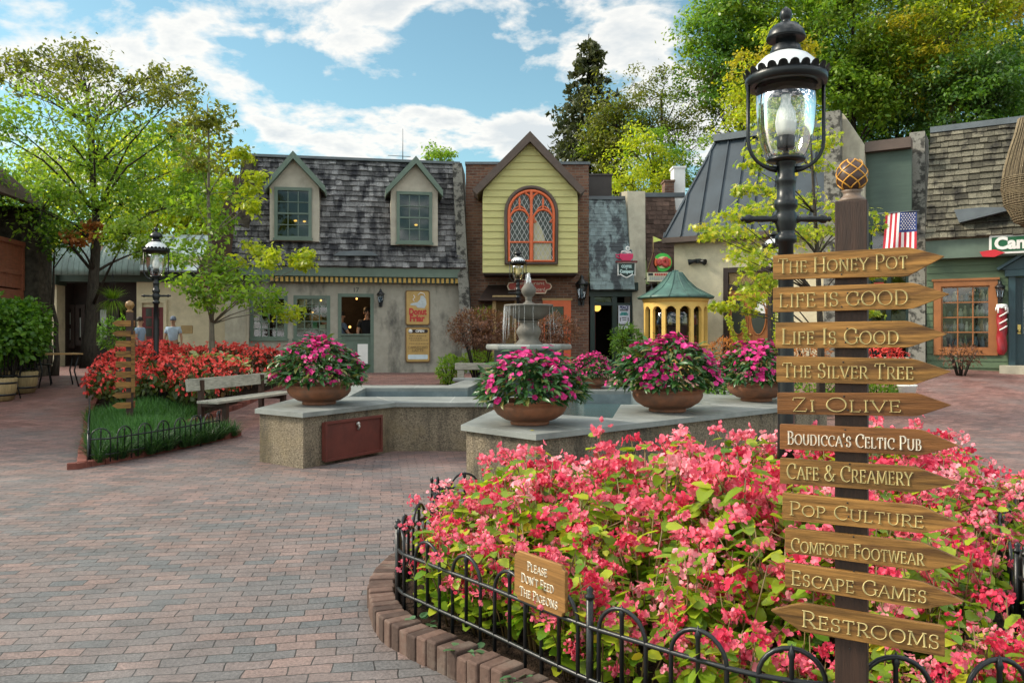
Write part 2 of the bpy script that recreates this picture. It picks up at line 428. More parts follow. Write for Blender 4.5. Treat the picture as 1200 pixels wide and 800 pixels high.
wd = bpy.data.worlds.new('World'); sc.world = wd; wd.use_nodes = True
nt = wd.node_tree; nt.nodes.clear()
def wn(t, **k):
    n_ = nt.nodes.new(t)
    for a, v in k.items(): setattr(n_, a, v)
    return n_
wl = nt.links.new
sky = wn('ShaderNodeTexSky', sky_type='NISHITA'); sky.sun_disc = False
sky.sun_elevation = R(SUN_EL); sky.sun_rotation = R(SUN_AZ); sky.air_density = 1.0; sky.dust_density = .6; sky.ozone_density = 1.6
bg1 = wn('ShaderNodeBackground'); bg1.inputs[1].default_value = .095
gm = wn('ShaderNodeMix', data_type='RGBA', blend_type='MULTIPLY'); gm.inputs[0].default_value = 1
wl(sky.outputs[0], gm.inputs[6]); gm.inputs[7].default_value = (.92, 1.12, 0.93, 1)
wl(gm.outputs[2], bg1.inputs[0])
def wmath(op, a, b=0.0, c=None):
    n_ = wn('ShaderNodeMath', operation=op)
    for i, v in enumerate((a, b) if c is None else (a, b, c)):
        if isinstance(v, bpy.types.NodeSocket): wl(v, n_.inputs[i])
        else: n_.inputs[i].default_value = v
    return n_.outputs[0]
tcw = wn('ShaderNodeTexCoord'); sepw = wn('ShaderNodeSeparateXYZ'); wl(tcw.outputs['Generated'], sepw.inputs[0])
zz = wmath('ADD', wmath('MAXIMUM', sepw.outputs[2], 0.0), .22)
cmb = wn('ShaderNodeCombineXYZ'); wl(wmath('DIVIDE', sepw.outputs[0], zz), cmb.inputs[0]); wl(wmath('DIVIDE', sepw.outputs[1], zz), cmb.inputs[1]); cmb.inputs[2].default_value = 3.7
def wnoise(scale, det, rough, off=(0, 0, 0), dist=0.0):
    mp = wn('ShaderNodeMapping'); mp.inputs['Location'].default_value = off; wl(cmb.outputs[0], mp.inputs[0])
    n_ = wn('ShaderNodeTexNoise'); n_.inputs['Scale'].default_value = scale; n_.inputs['Detail'].default_value = det
    n_.inputs['Roughness'].default_value = rough; n_.inputs['Distortion'].default_value = dist; wl(mp.outputs[0], n_.inputs['Vector']); return n_.outputs['Fac']
n1 = wnoise(3.3, 10, .57, (2.3, 7.1, 0), .3); n2 = wnoise(9.5, 7, .6, (9, 4, 2))
# individual cloud banks, placed by direction (x/y, z/y of the view direction)
yy = wmath('MAXIMUM', sepw.outputs[1], .05)
du = wmath('DIVIDE', sepw.outputs[0], yy); dv = wmath('DIVIDE', sepw.outputs[2], yy)
acc = None
for (px, py, rx, ry, amp) in [(285, 85, 105, 62, .26), (190, 20, 90, 34, .16), (430, 30, 60, 40, .22), (590, 40, 45, 55, .2), (500, 150, 150, 42, .30), (380, 172, 80, 22, .2),
                              (740, 60, 120, 80, .28), (620, 165, 90, 30, .22), (60, 70, 110, 26, .18), (480, 90, 40, 14, .16), (150, 120, 120, 40, .16), (330, 5, 60, 30, .15), (800, 160, 100, 70, .15),
                              (430, 120, 60, 26, -.14), (560, 110, 90, 20, -.10), (110, 35, 90, 20, -.14), (655, 120, 22, 34, -.14), (370, 145, 60, 18, -.06), (560, 15, 22, 30, -.12), (500, 20, 20, 26, -.1)]:
    a = wmath('DIVIDE', wmath('SUBTRACT', du, (px - CX) / F), rx / F); b = wmath('DIVIDE', wmath('SUBTRACT', dv, (HY - py) / F), ry / F)
    g = wmath('MULTIPLY', wmath('POWER', 2.718, wmath('MULTIPLY', wmath('ADD', wmath('MULTIPLY', a, a), wmath('MULTIPLY', b, b)), -1.0)), amp)
    acc = g if acc is None else wmath('ADD', acc, g)
front = wmath('MULTIPLY', acc, wmath('GREATER_THAN', sepw.outputs[1], .05))
# unseen clouds overhead and behind the camera, thickened and brightened as added fill light
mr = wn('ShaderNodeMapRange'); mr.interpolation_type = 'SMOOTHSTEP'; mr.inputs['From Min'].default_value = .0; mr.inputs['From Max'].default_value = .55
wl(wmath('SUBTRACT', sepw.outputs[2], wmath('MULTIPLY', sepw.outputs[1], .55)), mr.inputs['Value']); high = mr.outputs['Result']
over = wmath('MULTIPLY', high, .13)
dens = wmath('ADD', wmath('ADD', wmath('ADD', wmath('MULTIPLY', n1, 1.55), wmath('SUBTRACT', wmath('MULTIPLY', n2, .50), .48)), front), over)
cr = wn('ShaderNodeValToRGB'); cr.color_ramp.elements[0].position = .655; cr.color_ramp.elements[0].color = (0, 0, 0, 1)
cr.color_ramp.elements[1].position = .80; cr.color_ramp.elements[1].color = (1, 1, 1, 1); wl(dens, cr.inputs[0])
crs = wn('ShaderNodeValToRGB'); crs.color_ramp.elements[0].position = .82; crs.color_ramp.elements[0].color = (1.0, .985, .94, 1)
crs.color_ramp.elements[1].position = 1.2; crs.color_ramp.elements[1].color = (.74, .78, .80, 1); wl(dens, crs.inputs[0])
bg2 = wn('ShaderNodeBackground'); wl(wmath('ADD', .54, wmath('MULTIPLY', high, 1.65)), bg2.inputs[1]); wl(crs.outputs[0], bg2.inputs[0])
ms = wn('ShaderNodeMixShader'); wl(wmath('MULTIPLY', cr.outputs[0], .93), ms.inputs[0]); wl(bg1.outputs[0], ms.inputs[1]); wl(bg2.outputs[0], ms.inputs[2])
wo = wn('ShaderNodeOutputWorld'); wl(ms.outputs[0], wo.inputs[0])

vs = sc.view_settings; vs.view_transform = 'Standard'; vs.look = 'None'; vs.gamma = 1; vs.use_curve_mapping = False; vs.exposure = 0.95
sc.render.engine = 'CYCLES'; sc.cycles.max_bounces = 7; sc.cycles.transparent_max_bounces = 12; sc.cycles.use_denoising = True
sc.cycles.caustics_reflective = False; sc.cycles.caustics_refractive = False; sc.cycles.sample_clamp_indirect = 4

# ------------------------------------------------------------------ ground
t = NT('brick_paving'); tc = t.n('ShaderNodeTexCoord')
mp = t.n('ShaderNodeMapping'); mp.inputs['Rotation'].default_value = (0, 0, R(-9)); t.l(tc.outputs['Object'], mp.inputs['Vector'])
wv = t.n('ShaderNodeTexNoise'); wv.inputs['Scale'].default_value = 2.2; wv.inputs['Detail'].default_value = 3; t.l(tc.outputs['Object'], wv.inputs['Vector'])
va = t.n('ShaderNodeVectorMath', operation='MULTIPLY_ADD'); t.l(wv.outputs['Color'], va.inputs[0]); va.inputs[1].default_value = (.085, .085, 0); t.l(mp.outputs[0], va.inputs[2])
def brk(c1, c2, mo):
    br = t.n('ShaderNodeTexBrick'); t.l(va.outputs[0], br.inputs['Vector'])
    for k_, v_ in (('Color1', (*c1, 1)), ('Color2', (*c2, 1)), ('Mortar', (*mo, 1)), ('Scale', 1), ('Mortar Size', .0034), ('Mortar Smooth', .35), ('Bias', 0), ('Brick Width', .195), ('Row Height', .094)):
        br.inputs[k_].default_value = v_
    return br
b1 = brk((.094, .096, .096), (.178, .122, .105), (.020, .017, .015)); b2 = brk((.140, .066, .056), (.225, .115, .098), (.035, .024, .021))
spz = t.n('ShaderNodeSeparateXYZ'); t.l(tc.outputs['Object'], spz.inputs[0])
far = t.ramp(t.math('ADD', t.math('MULTIPLY', spz.outputs[1], .05), t.math('MULTIPLY', t.noise(tc.outputs['Object'], .5, 4), .55)), [(.62, 0.0), (1.05, 1.0)])
c = t.mix(far, b1.outputs['Color'], b2.outputs['Color'])
c = t.mix(.85, c, t.ramp(t.noise(tc.outputs['Object'], 60, 5, .75), [(.3, .4), (.7, 1.6)]), 'MULTIPLY')
c = t.mix(.6, c, t.ramp(t.noise(tc.outputs['Object'], 2.4, 8, .7), [(.3, .55), (.7, 1.4)]), 'MULTIPLY')
c = t.mix(t.math('MULTIPLY', t.ramp(t.noise(tc.outputs['Object'], .8, 8), [(.5, 0.0), (.75, 1.0)]), .55), c, (.150, .148, .145))
lum = t.n('ShaderNodeRGBToBW'); t.l(b1.outputs['Color'], lum.inputs[0])
h = t.math('ADD', t.math('SUBTRACT', t.math('MULTIPLY', t.noise(tc.outputs['Object'], 90, 4), .45), b1.outputs['Fac']), t.math('MULTIPLY', lum.outputs[0], 7.0))
M['paving'] = t.done(t.bsdf(c, t.ramp(t.noise(tc.outputs['Object'], 3, 5), [(.3, .45), (.7, .75)]), 0, .45, t.bump(h, .75, .012)))

xs = [-900, -300, -120, -60, -35] + [i * .5 for i in range(-48, 49)] + [35, 60, 120, 300, 900]
ys = [-300, -60, -15, -6] + [i * .5 for i in range(-6, 70)] + [45, 70, 130, 300, 900]
vs_, fs_ = [], []
rg = random.Random(3)
for y in ys:
    for x in xs:
        vs_.append((x, y, zg(x, y) + (rg.uniform(-.006, .006) if abs(x) < 20 and 0 < y < 25 else 0)))
nx = len(xs)
for j in range(len(ys) - 1):
    for i in range(nx - 1):
        fs_.append((j * nx + i, j * nx + i + 1, (j + 1) * nx + i + 1, (j + 1) * nx + i))
g_ = MB().add(vs_, fs_, 0, True).build('ground', M['paving']); kind(g_, 'structure')

M['hill'] = pm('hill_grass', (.03, .045, .012), .95, .5, .5, .5, 3, bd=.3, spec=.1)
vs_, fs_ = [], []; hx = [-60 + 4 * i for i in range(41)]; hy = [31 + 3 * i for i in range(24)]
for y in hy:
    for x in hx:
        z = -.3 + 10 * sstep(31, 85, y) * (.35 + .65 * sstep(-8, 18, x)) + 5 * sstep(6, 30, x) * sstep(31, 45, y) + rg.uniform(-.15, .15)
        vs_.append((x, y, z))
for j in range(len(hy) - 1):
    for i in range(40): fs_.append((j * 41 + i, j * 41 + i + 1, (j + 1) * 41 + i + 1, (j + 1) * 41 + i))
def hill_z(x, y): return -.3 + 10 * sstep(31, 85, y) * (.35 + .65 * sstep(-8, 18, x)) + 5 * sstep(6, 30, x) * sstep(31, 45, y)
kind(MB().add(vs_, fs_, 0, True).build('hillside', M['hill']), 'structure')

# ------------------------------------------------------------------ flower beds: mounded soil and low brick kerbs
def smooth_closed(pts, n=6):
    out = []; k = len(pts)
    for i in range(k):
        p0, p1, p2, p3 = [Vector(pts[(i + d) % k]) for d in (-1, 0, 1, 2)]
        for j in range(n):
            u = j / n
            out.append(.5 * ((2 * p1) + (p2 - p0) * u + (2 * p0 - 5 * p1 + 4 * p2 - p3) * u * u + (3 * p1 - p0 - 3 * p2 + p3) * u ** 3))
    return out
def resample(pts, step, closed=True):
    pts = [Vector(p) for p in pts]
    if closed: pts = pts + [pts[0]]
    out = [pts[0].copy()]; acc_ = 0
    for a, b_ in zip(pts, pts[1:]):
        L = (b_ - a).length; d = step - acc_
        while d <= L:
            out.append(a + (b_ - a) * (d / L)); d += step
        acc_ = (acc_ + L) % step
    return out
def inside(p, poly):
    c_ = False; k = len(poly)
    for i in range(k):
        a, b_ = poly[i], poly[(i + 1) % k]
        if (a[1] > p[1]) != (b_[1] > p[1]) and p[0] < (b_[0] - a[0]) * (p[1] - a[1]) / (b_[1] - a[1]) + a[0]: c_ = not c_
    return c_
def edge_dist(p, poly):
    p = Vector((p[0], p[1])); best = 9e9; k = len(poly)
    for i in range(k):
        a, b_ = Vector(poly[i][:2]), Vector(poly[(i + 1) % k][:2]); d = b_ - a
        u = max(0, min(1, (p - a).dot(d) / max(1e-9, d.dot(d)))); best = min(best, (p - a - d * u).length)
    return best

FB = smooth_closed([(-.2, 6.3), (-.6, 5.6), (-.8, 4.9), (-.80, 4.45), (-.74, 4.17), (-.61, 3.86), (-.345, 3.56), (0, 3.2), (.27, 2.86), (.62, 2.5), (1.05, 2.28), (1.5, 2.24), (2.05, 2.42), (2.45, 2.85), (2.72, 3.6),
                    (3.1, 4.4), (3.7, 5.1), (4.0, 6.1), (3.5, 7.0), (2.3, 6.9), (1.2, 6.2), (.4, 6.15)], 5)
LB = [Vector(p) for p in [(-4.84, 8.86), (-4.55, 9.7), (-4.25, 10.8), (-3.98, 11.75), (-4.2, 11.9), (-5.25, 12.0), (-4.95, 14.6), (-4.85, 18.4), (-9.4, 18.8), (-8.6, 16.5), (-7.2, 13.4), (-6.3, 11.7), (-5.5, 10.1)]]
def bed_z(x, y, poly, rise):
    return zg(x, y) + .05 + rise * sstep(.05, 1.1, edge_dist((x, y), poly))
def bed(poly, rise, step, name):
    x0, x1 = min(p[0] for p in poly), max(p[0] for p in poly); y0, y1 = min(p[1] for p in poly), max(p[1] for p in poly)
    nx_, ny_ = int((x1 - x0) / step) + 2, int((y1 - y0) / step) + 2
    idx = {}; vs2, fs2 = [], []
    def vid(i, j):
        if (i, j) not in idx:
            x, y = x0 + i * step, y0 + j * step
            ins = inside((x, y), poly); d = edge_dist((x, y), poly)
            if not ins:   # pull rim vertices down below the paving
                z = zg(x, y) - .05
            elif d < .11: z = zg(x, y) - .06
            else: z = bed_z(x, y, poly, rise) + rg.uniform(-.02, .02)
            idx[(i, j)] = len(vs2); vs2.append((x, y, z))
        return idx[(i, j)]
    for i in range(nx_):
        for j in range(ny_):
            cs = [(i, j), (i + 1, j), (i + 1, j + 1), (i, j + 1)]
            k = sum(inside((x0 + a * step, y0 + b_ * step), poly) for a, b_ in cs)
            if k >= 1 and (k == 4 or all(inside((x0 + a * step, y0 + b_ * step), poly) or edge_dist((x0 + a * step, y0 + b_ * step), poly) < step * 1.5 for a, b_ in cs)):
                fs2.append(tuple(vid(a, b_) for a, b_ in cs))
    o = MB().add(vs2, fs2, 0, True).build(name, M['soil']); kind(o, 'structure'); return o
bed(FB, .16, .11, 'soil'); bed(LB, .17, .2, 'soil')
M['kerb'] = pm('kerb_brick', (.095, .055, .041), .85, .4, 7, .5, 45, island=.45, dirt=(.13, .11, .09), ds=7, da=.6)
M['kerb_red'] = pm('kerb_brick_red', (.15, .045, .03), .8, .25, 5, .3, 40, island=.25)
def brick_kerb(poly, name, label, step, depth, height, mat, closed=True, inset=.5, cat='kerb'):
    pts = resample(poly, step, closed); mb = MB(); k = len(pts)
    for i in range(k if closed else k - 1):
        a, b_ = pts[i], pts[(i + 1) % k]
        d = (b_ - a)
        if d.length < .02: continue
        ang = math.atan2(d.y, d.x); n_ = Vector((-d.y, d.x)).normalized()
        c_ = (a + b_) / 2; 
        if closed and not inside(c_ + n_ * .05, poly): n_ = -n_
        c_ = c_ + n_ * (depth * inset); z = zg(c_.x, c_.y); h_ = height + rg.uniform(-.008, .008)
        mb.box((c_.x, c_.y, z + h_ / 2 - .03), (d.length - .004, depth + rg.uniform(-.01, .01), h_ + .06), 0, ang + rg.uniform(-.02, .02))
    o = mb.build(name, mat, bevel=.009); return tag(o, label, cat)
brick_kerb(FB, 'brick_kerb', 'tall kerb of upright brown bricks around the near pink flower bed', .072, .14, .115, M['kerb'])
brick_kerb(LB, 'brick_kerb', 'low red brick kerb around the lawn and red flower bed', .2, .1, .075, M['kerb_red'])

# ------------------------------------------------------------------ fountain basin
t = NT('aggregate_wall'); v = t.coords()
c = t.mix(t.ramp(t.noise(v, 55, 3), [(.35, 0.0), (.65, 1.0)]), (.105, .085, .060), (.29, .235, .165))
c = t.mix(t.math('MULTIPLY', t.ramp(t.noise(t.coords((2.6, 2.6, .5)), 1.5, 8, .65), [(.46, 0.0), (.66, 1.0)]), .85), c, (.035, .032, .028))
c = t.mix(t.math('MULTIPLY', t.ramp(t.noise(v, 1.6, 7), [(.52, 0.0), (.7, 1.0)]), .5), c, (.26, .20, .11))
M['aggregate'] = t.done(t.bsdf(c, .9, 0, .2, t.bump(t.noise(v, 60, 4), .8, .02)))
t = NT('pool_water'); v = t.coords()
nrm = t.bump(t.noise(v, 9, 4, .6, 1.5), .25, .03)
M['water'] = t.done(t.bsdf((.045, .085, .085), .06, 0, .6, nrm))
OUT = [(-3.03, 9.38), (-2.33, 8.87), (-1.5, 10.2), (-.04, 10.2), (-.495, 7.7), (.21, 6.97), (4.15, 10.33), (3.75, 11.4), (2.9, 13.6), (1.5, 13.6), (1.5, 15.45), (-.9, 15.45), (-1.1, 13.75), (-2.95, 13.75), (-2.98, 10.9)]
INN = [(1.05, 8.33), (1.36, 9.95), (2.5, 9.95), (2.55, 11.3), (1.85, 12.4), (1.12, 12.4), (1.16, 15.1), (-.55, 15.1), (-.73, 13.05), (-2.4, 13.05), (-2.3, 11.2), (.3, 11.2), (.45, 8.75)]
def offset_poly(poly, d):
    out = []; k = len(poly)
    for i in range(k):
        p0, p1, p2 = Vector(poly[i - 1]), Vector(poly[i]), Vector(poly[(i + 1) % k])
        e1, e2 = (p1 - p0).normalized(), (p2 - p1).normalized()
        n1_, n2_ = Vector((-e1.y, e1.x)), Vector((-e2.y, e2.x))
        b_ = (n1_ + n2_); b_ = b_ / max(.3, b_.length_squared) * 2
        out.append(tuple(p1 + b_ * d))
    return out
def slab_hole(mb, outer, inner, z0, z1, m=0):
    for z, up in ((z1, True), (z0, False)):
        L = [[Vector((*p, z)) for p in outer], [Vector((*p, z)) for p in inner]]
        tri = tessellate_polygon(L); vv = [*L[0], *L[1]]; fs = []
        for a in tri:
            n_ = (vv[a[1]] - vv[a[0]]).cross(vv[a[2]] - vv[a[0]])
            fs.append(tuple(a) if (n_.z > 0) == up else tuple(a)[::-1])
        mb.add(vv, fs, m)
    for poly, s_ in ((outer, 1), (inner, -1)):
        k = len(poly); ar = sum(poly[i][0] * poly[(i + 1) % k][1] - poly[(i + 1) % k][0] * poly[i][1] for i in range(k))
        for i in range(k):
            a, b_ = poly[i], poly[(i + 1) % k]
            f = (0, 1, 2, 3) if ar * s_ > 0 else (3, 2, 1, 0)
            mb.add([(*a, z0), (*b_, z0), (*b_, z1), (*a, z1)], [f], m)
fb = thing('fountain_basin', 'low zigzag stone basin with bluestone coping holding the pool', 'fountain basin', (0, 10, 0))
mb = MB(); slab_hole(mb, OUT, INN, .575, .628); mb.build('coping', M['bluestone'], fb, True, .008)
mb = MB(); slab_hole(mb, offset_poly(OUT, .05), offset_poly(INN, -.03), -.1, .575); mb.build('wall', M['aggregate'], fb, True)
M['basin_lining'] = pm('basin_lining', (.13, .16, .165), .5, .25, 3, .1, 30, dirt=(.25, .27, .26), ds=3, da=.4)
mb = MB(); k = len(INN); inn2 = offset_poly(INN, .012)
for i in range(k):
    a, b_ = INN[i], INN[(i + 1) % k]
    mb.add([(*a, .05), (*b_, .05), (*b_, .574), (*a, .574)], [(3, 2, 1, 0)])
mb.build('lining', M['basin_lining'], fb, True)
# joints between the coping flags
mb = MB()
for p0, p1 in (((1.28, 7.88), (.98, 8.30)), ((2.25, 8.72), (1.7, 9.95)), ((.62, 7.33), (.3, 7.8)), ((-1.5, 10.2), (-1.9, 11.2)), ((-.8, 10.2), (-.8, 11.2)), ((3.1, 9.44), (2.5, 10.0)), ((-1.6, 13.05), (-1.6, 13.75)), ((1.2, 12.4), (1.2, 13.6))):
    mb.beam((*p0, .6285), (*p1, .6285), .008, .002)
mb.build('joint', pm('joint_grout', (.42, .42, .40), .8, .1, 5, 0), fb, True)
# red access hatch let into the left end of the basin
pa, pb = Vector((-2.33, 8.87)), Vector((-1.5, 10.2)); d = (pb - pa).normalized(); nrm2 = Vector((d.y, -d.x))
hp = MB(); a0, a1 = .32, 1.30
pc = pa + d * ((a0 + a1) / 2) - nrm2 * .012
hp.box((pc.x, pc.y, .27), (a1 - a0, .05, .44), 0, math.atan2(d.y, d.x))
pn = hp.build('access_panel', M['redpanel'], fb, True, .006)
hp = MB()
for zz_ in (.055, .485): hp.box((pc.x + nrm2.x * .03, pc.y + nrm2.y * .03, zz_), (a1 - a0, .03, .03), 0, math.atan2(d.y, d.x))
for k_ in (a0 + .015, a1 - .015):
    q = pa + d * k_ - nrm2 * .012 + nrm2 * .03; hp.box((q.x, q.y, .27), (.03, .03, .40), 0, math.atan2(d.y, d.x))
hp.build('panel_frame', M['redpanel'], pn).location = -Vector((fb.location))
hp = MB(); q = pa + d * .86 + nrm2 * .03
hp.tube([(q.x, q.y, .43), (q.x + nrm2.x * .02, q.y + nrm2.y * .02, .40), (q.x, q.y, .36)], .014, 8); hp.ball((q.x, q.y, .43), .025)
hp.build('latch', pm('latch_steel', (.4, .38, .34), .4, .2, 20, 0, metal=.6), pn).location = -Vector((fb.location))
# water
mb = MB(); L = [[Vector((*p, .43)) for p in offset_poly(INN, .02)]]; tri = tessellate_polygon(L)
fs = []
for a in tri:
    n_ = (L[0][a[1]] - L[0][a[0]]).cross(L[0][a[2]] - L[0][a[0]]); fs.append(tuple(a) if n_.z > 0 else tuple(a)[::-1])
mb.add(L[0], fs); kind(mb.build('water', M['water']), 'structure')

# stone step beside the basin (behind the sign post) and slab behind the pool
st = MB(); st.box((2.55, 7.62, .15), (.75, .42, .34), 0, R(40)); st2 = MB(); st2.box((2.55, 7.62, .345), (.82, .48, .05), 0, R(40))
r_ = thing('stone_step', 'small stone step with bluestone tread beside the basin wall', 'step', (2.55, 7.62, 0))
st.build('riser', M['aggregate'], r_, True); st2.build('tread', M['bluestone'], r_, True, .006)

# tiered fountain
M['caststone'] = pm('cast_stone', (.115, .105, .088), .7, .3, 5, .3, 40, dirt=(.055, .05, .04), ds=3, da=.7)
tf = thing('tiered_fountain', 'carved stone tiered fountain with wide bowl and egg finial above the pool', 'fountain', (.30, 14.3, .43))
mb = MB(); mb.lathe([(.05, -.2), (.62, -.2), (.62, .80), (.66, .80)], 8); mb.build('pedestal', M['basin_lining'], tf)
mb = MB(); mb.lathe([(.60, .80), (.75, .80), (.77, .83), (.77, .87), (.75, .90), (.62, .90), (.60, .84), (.02, .84)], 8, smooth=False); mb.build('rim', M['bluestone'], tf, bevel=.006)
mb = MB(); mb.lathe([(.02, .84), (.27, .84), (.27, .89), (.22, .93), (.17, .99), (.20, 1.06), (.23, 1.12), (.20, 1.19), (.155, 1.25), (.17, 1.30), (.21, 1.32), (.02, 1.32)], 24); mb.build('stem', M['caststone'], tf)
mb = MB(); prof = [(.02, 1.31), (.14, 1.32), (.25, 1.36), (.34, 1.44), (.385, 1.53), (.405, 1.56), (.44, 1.575), (.445, 1.60), (.42, 1.61), (.38, 1.585), (.25, 1.55), (.02, 1.53)]
vs2 = []; n_ = 48
mb.lathe(prof, n_)
for i, p in enumerate(mb.v):                       # gadrooned underside
    ring = i // n_; a = 2 * math.pi * (i % n_) / n_
    if 1 <= ring <= 4: k_ = 1 + .03 * math.cos(a * 20); mb.v[i] = (p[0] * k_, p[1] * k_, p[2])
mb.build('bowl', M['caststone'], tf)
FZ = lambda pr: [(r_, 1.60 + (z_ - 1.60) * .72) for r_, z_ in pr]
mb = MB(); mb.lathe(FZ([(.19, 1.54), (.19, 1.60), (.12, 1.63), (.06, 1.68), (.055, 1.74), (.07, 1.76), (.055, 1.78), (.10, 1.84), (.135, 1.93), (.125, 2.02), (.08, 2.11), (.03, 2.17), (.001, 2.19)]), 20); mb.build('finial', M['caststone'], tf)
t = NT('falling_water'); tr = t.n('ShaderNodeBsdfTransparent'); df = t.bsdf((.85, .88, .9), .15, 0, .6)
mx = t.n('ShaderNodeMixShader'); mx.inputs[0].default_value = .25; t.l(tr.outputs[0], mx.inputs[1]); t.l(df, mx.inputs[2]); M['spray'] = t.done(mx.outputs[0])
mb = MB(); r2 = random.Random(5)
for i in range(30):
    a = r2.uniform(0, 6.28) if i > 20 else r2.gauss(R(195), .30); r0 = .44
    z0 = 1.58; z1 = r2.uniform(.9, 1.25); pts = []
    for k_ in range(6):
        u = k_ / 5; rr = r0 + .03 * u; pts.append((rr * math.cos(a) + r2.uniform(-.004, .004), rr * math.sin(a), z0 + (z1 - z0) * u))
    mb.tube(pts, [.002, .003, .002, .003, .002, .0015], 4)
for i in range(26):
    a = r2.uniform(0, 6.28); q = r2.uniform(.0, .05); hh = 2.02 + r2.uniform(.05, .16)
    mb.tube([(0, 0, 2.0), (q * .4 * math.cos(a), q * .4 * math.sin(a), hh), (q * math.cos(a), q * math.sin(a), hh - .02), (q * 1.8 * math.cos(a), q * 1.8 * math.sin(a), 1.92)], [.018, .012, .009, .003], 5)
mb.build('spout_water', M['spray'], tf)
# ------------------------------------------------------------------ street lamps
def street_lamp(label, loc, H, aged=False, k=1.0, rz=0):
    r_ = thing('street_lamp', label, 'street lamp', loc, rz, 'lantern topped street lamps in the square')
    T = H / k
    def z(v): return v                                    # heights below are metres under the tip
    base = MB(); base.lathe([(.02, 0), (.16, 0), (.16, .06), (.13, .09), (.13, .30), (.10, .36), (.085, .42), (.095, .45), (.095, .50), (.075, .54), (.06, .62)], 16); base.build('base', M['pole'], r_)
    y0 = T - 3.36                                          # extra pole
    p = MB(); p.lathe([(.055, .55), (.047, .8), (.044, T - 1.75), (.043, T - 1.42), (.062, T - 1.41), (.062, T - 1.37), (.046, T - 1.36), (.05, T - 1.34), (.064, T - 1.29), (.064, T - 1.25), (.05, T - 1.22), (.067, T - 1.20), (.067, T - 1.16), (.052, T - 1.15), (.052, T - 1.06), (.057, T - 1.05), (.057, T - 1.03), (.050, T - 1.02), (.052, T - .95), (.058, T - .94), (.058, T - .92), (.022, T - .91)], 18)
    p.build('pole', M['pole'], r_)
    cb = MB()
    for sgn in (-1, 1):
        cb.lathe([(.026, .03), (.026, .07), (.016, .09), (.020, .14), (.017, .19), (.022, .205), (.026, .215), (.026, .235), (.012, .25), (.019, .262), (.001, .275)], 10, M=Matrix.Translation((0, 0, T - 1.27)) @ Matrix.Rotation(R(90) * sgn, 4, 'Y'))
    cb.build('ladder_rest', M['pole'], r_)
    fr = MB()
    for sgn in (-1, 1):
        pts = [(sgn * .225, 0, T - .46), (sgn * .226, 0, T - .80)] + [(sgn * (.05 + .176 * math.cos(R(a))), 0, T - .80 - .175 * math.sin(R(a))) for a in (15, 30, 45, 60, 75, 88)]
        fr.tube(pts, [.0115] * 6 + [.016, .02], 8)
    fr.build('yoke', M['pole'], r_)
    rg_ = MB()
    rg_.lathe([(.20, T - .475), (.232, T - .475), (.236, T - .44), (.232, T - .415), (.205, T - .42)], 40)
    n_ = 24
    for i in range(n_):                                   # scalloped leaf edge
        a = 2 * math.pi * (i + .5) / n_; w_ = math.pi / n_; pts = []
        for q in range(8):
            u = -1 + 2 * q / 7; aa = a + u * w_; hh = math.sqrt(max(0, 1 - u * u)) * .036
            pts.append((aa, hh))
        inner = [(.231 * math.cos(aa), .231 * math.sin(aa), T - .425) for aa, hh in pts]
        outer = [((.236 + hh * .45) * math.cos(aa), (.236 + hh * .45) * math.sin(aa), T - .425 + hh) for aa, hh in pts]
        rg_.add(inner + outer, [(j, j + 1, 9 + j, 8 + j) for j in range(7)] + [(8 + j, 9 + j, j + 1, j) for j in range(7)], 0)
    rg_.build('crown_ring', M['pole'], r_)
    d = MB(); d.lathe([(.215, T - .43), (.20, T - .395), (.17, T - .345), (.13, T - .305), (.09, T - .285)], 28); d.build('dome', M['white_enamel'], r_)
    cp = MB(); cp.lathe([(.088, T - .30), (.090, T - .265), (.082, T - .255), (.082, T - .24), (.060, T - .225), (.058, T - .19), (.062, T - .185), (.112, T - .20), (.114, T - .185), (.10, T - .15), (.07, T - .115), (.03, T - .10), (.022, T - .09), (.026, T - .08), (.036, T - .06), (.032, T - .03), (.014, T - .012), (.001, T)], 20); cp.build('cap', M['pole'], r_)
    gl = MB(); gl.lathe([(.174, T - .465), (.172, T - .60), (.162, T - .74), (.145, T - .82), (.118, T - .885), (.108, T - .905)], 32); gl.build('globe', M['lampglass_aged' if aged else 'lampglass'], r_)
    bp = MB(); bp.lathe([(.02, T - .935), (.11, T - .925), (.112, T - .91), (.02, T - .905)], 24); bp.lathe([(.178, T - .46), (.178, T - .475), (.17, T - .475), (.17, T - .46)], 32); bp.lathe([(.048, T - .85), (.052, T - .84), (.052, T - .78), (.046, T - .775), (.012, T - .775)], 16); bp.lathe([(.02, T - .91), (.014, T - .84)], 10); bp.build('burner', M['pole'], r_)
    mn = MB(); mn.lathe([(.046, T - .775), (.056, T - .74), (.062, T - .69), (.052, T - .63), (.030, T - .58), (.027, T - .54), (.03, T - .53)], 18); mn.build('chimney_glass', M['frost'], r_)
    if k != 1.0: r_.scale = (k, k, k)
    return r_
street_lamp('tall black lantern lamp nearest, right behind the carved arrow sign post', (X(921, 4.76), 4.76, .10), 3.36)
street_lamp('black lantern lamp standing among the red flowers on the left', (X(183, 14.6), 14.6, .37), 3.11)
street_lamp('black lantern lamp with yellowed glass behind the fountain', (X(607, 20.3), 20.3, .47), 3.26, True, .92)
street_lamp('black lantern lamp in front of the brown double doors', (X(906, 17.9), 17.9, zg(X(906, 17.9), 17.9)), 3.35)

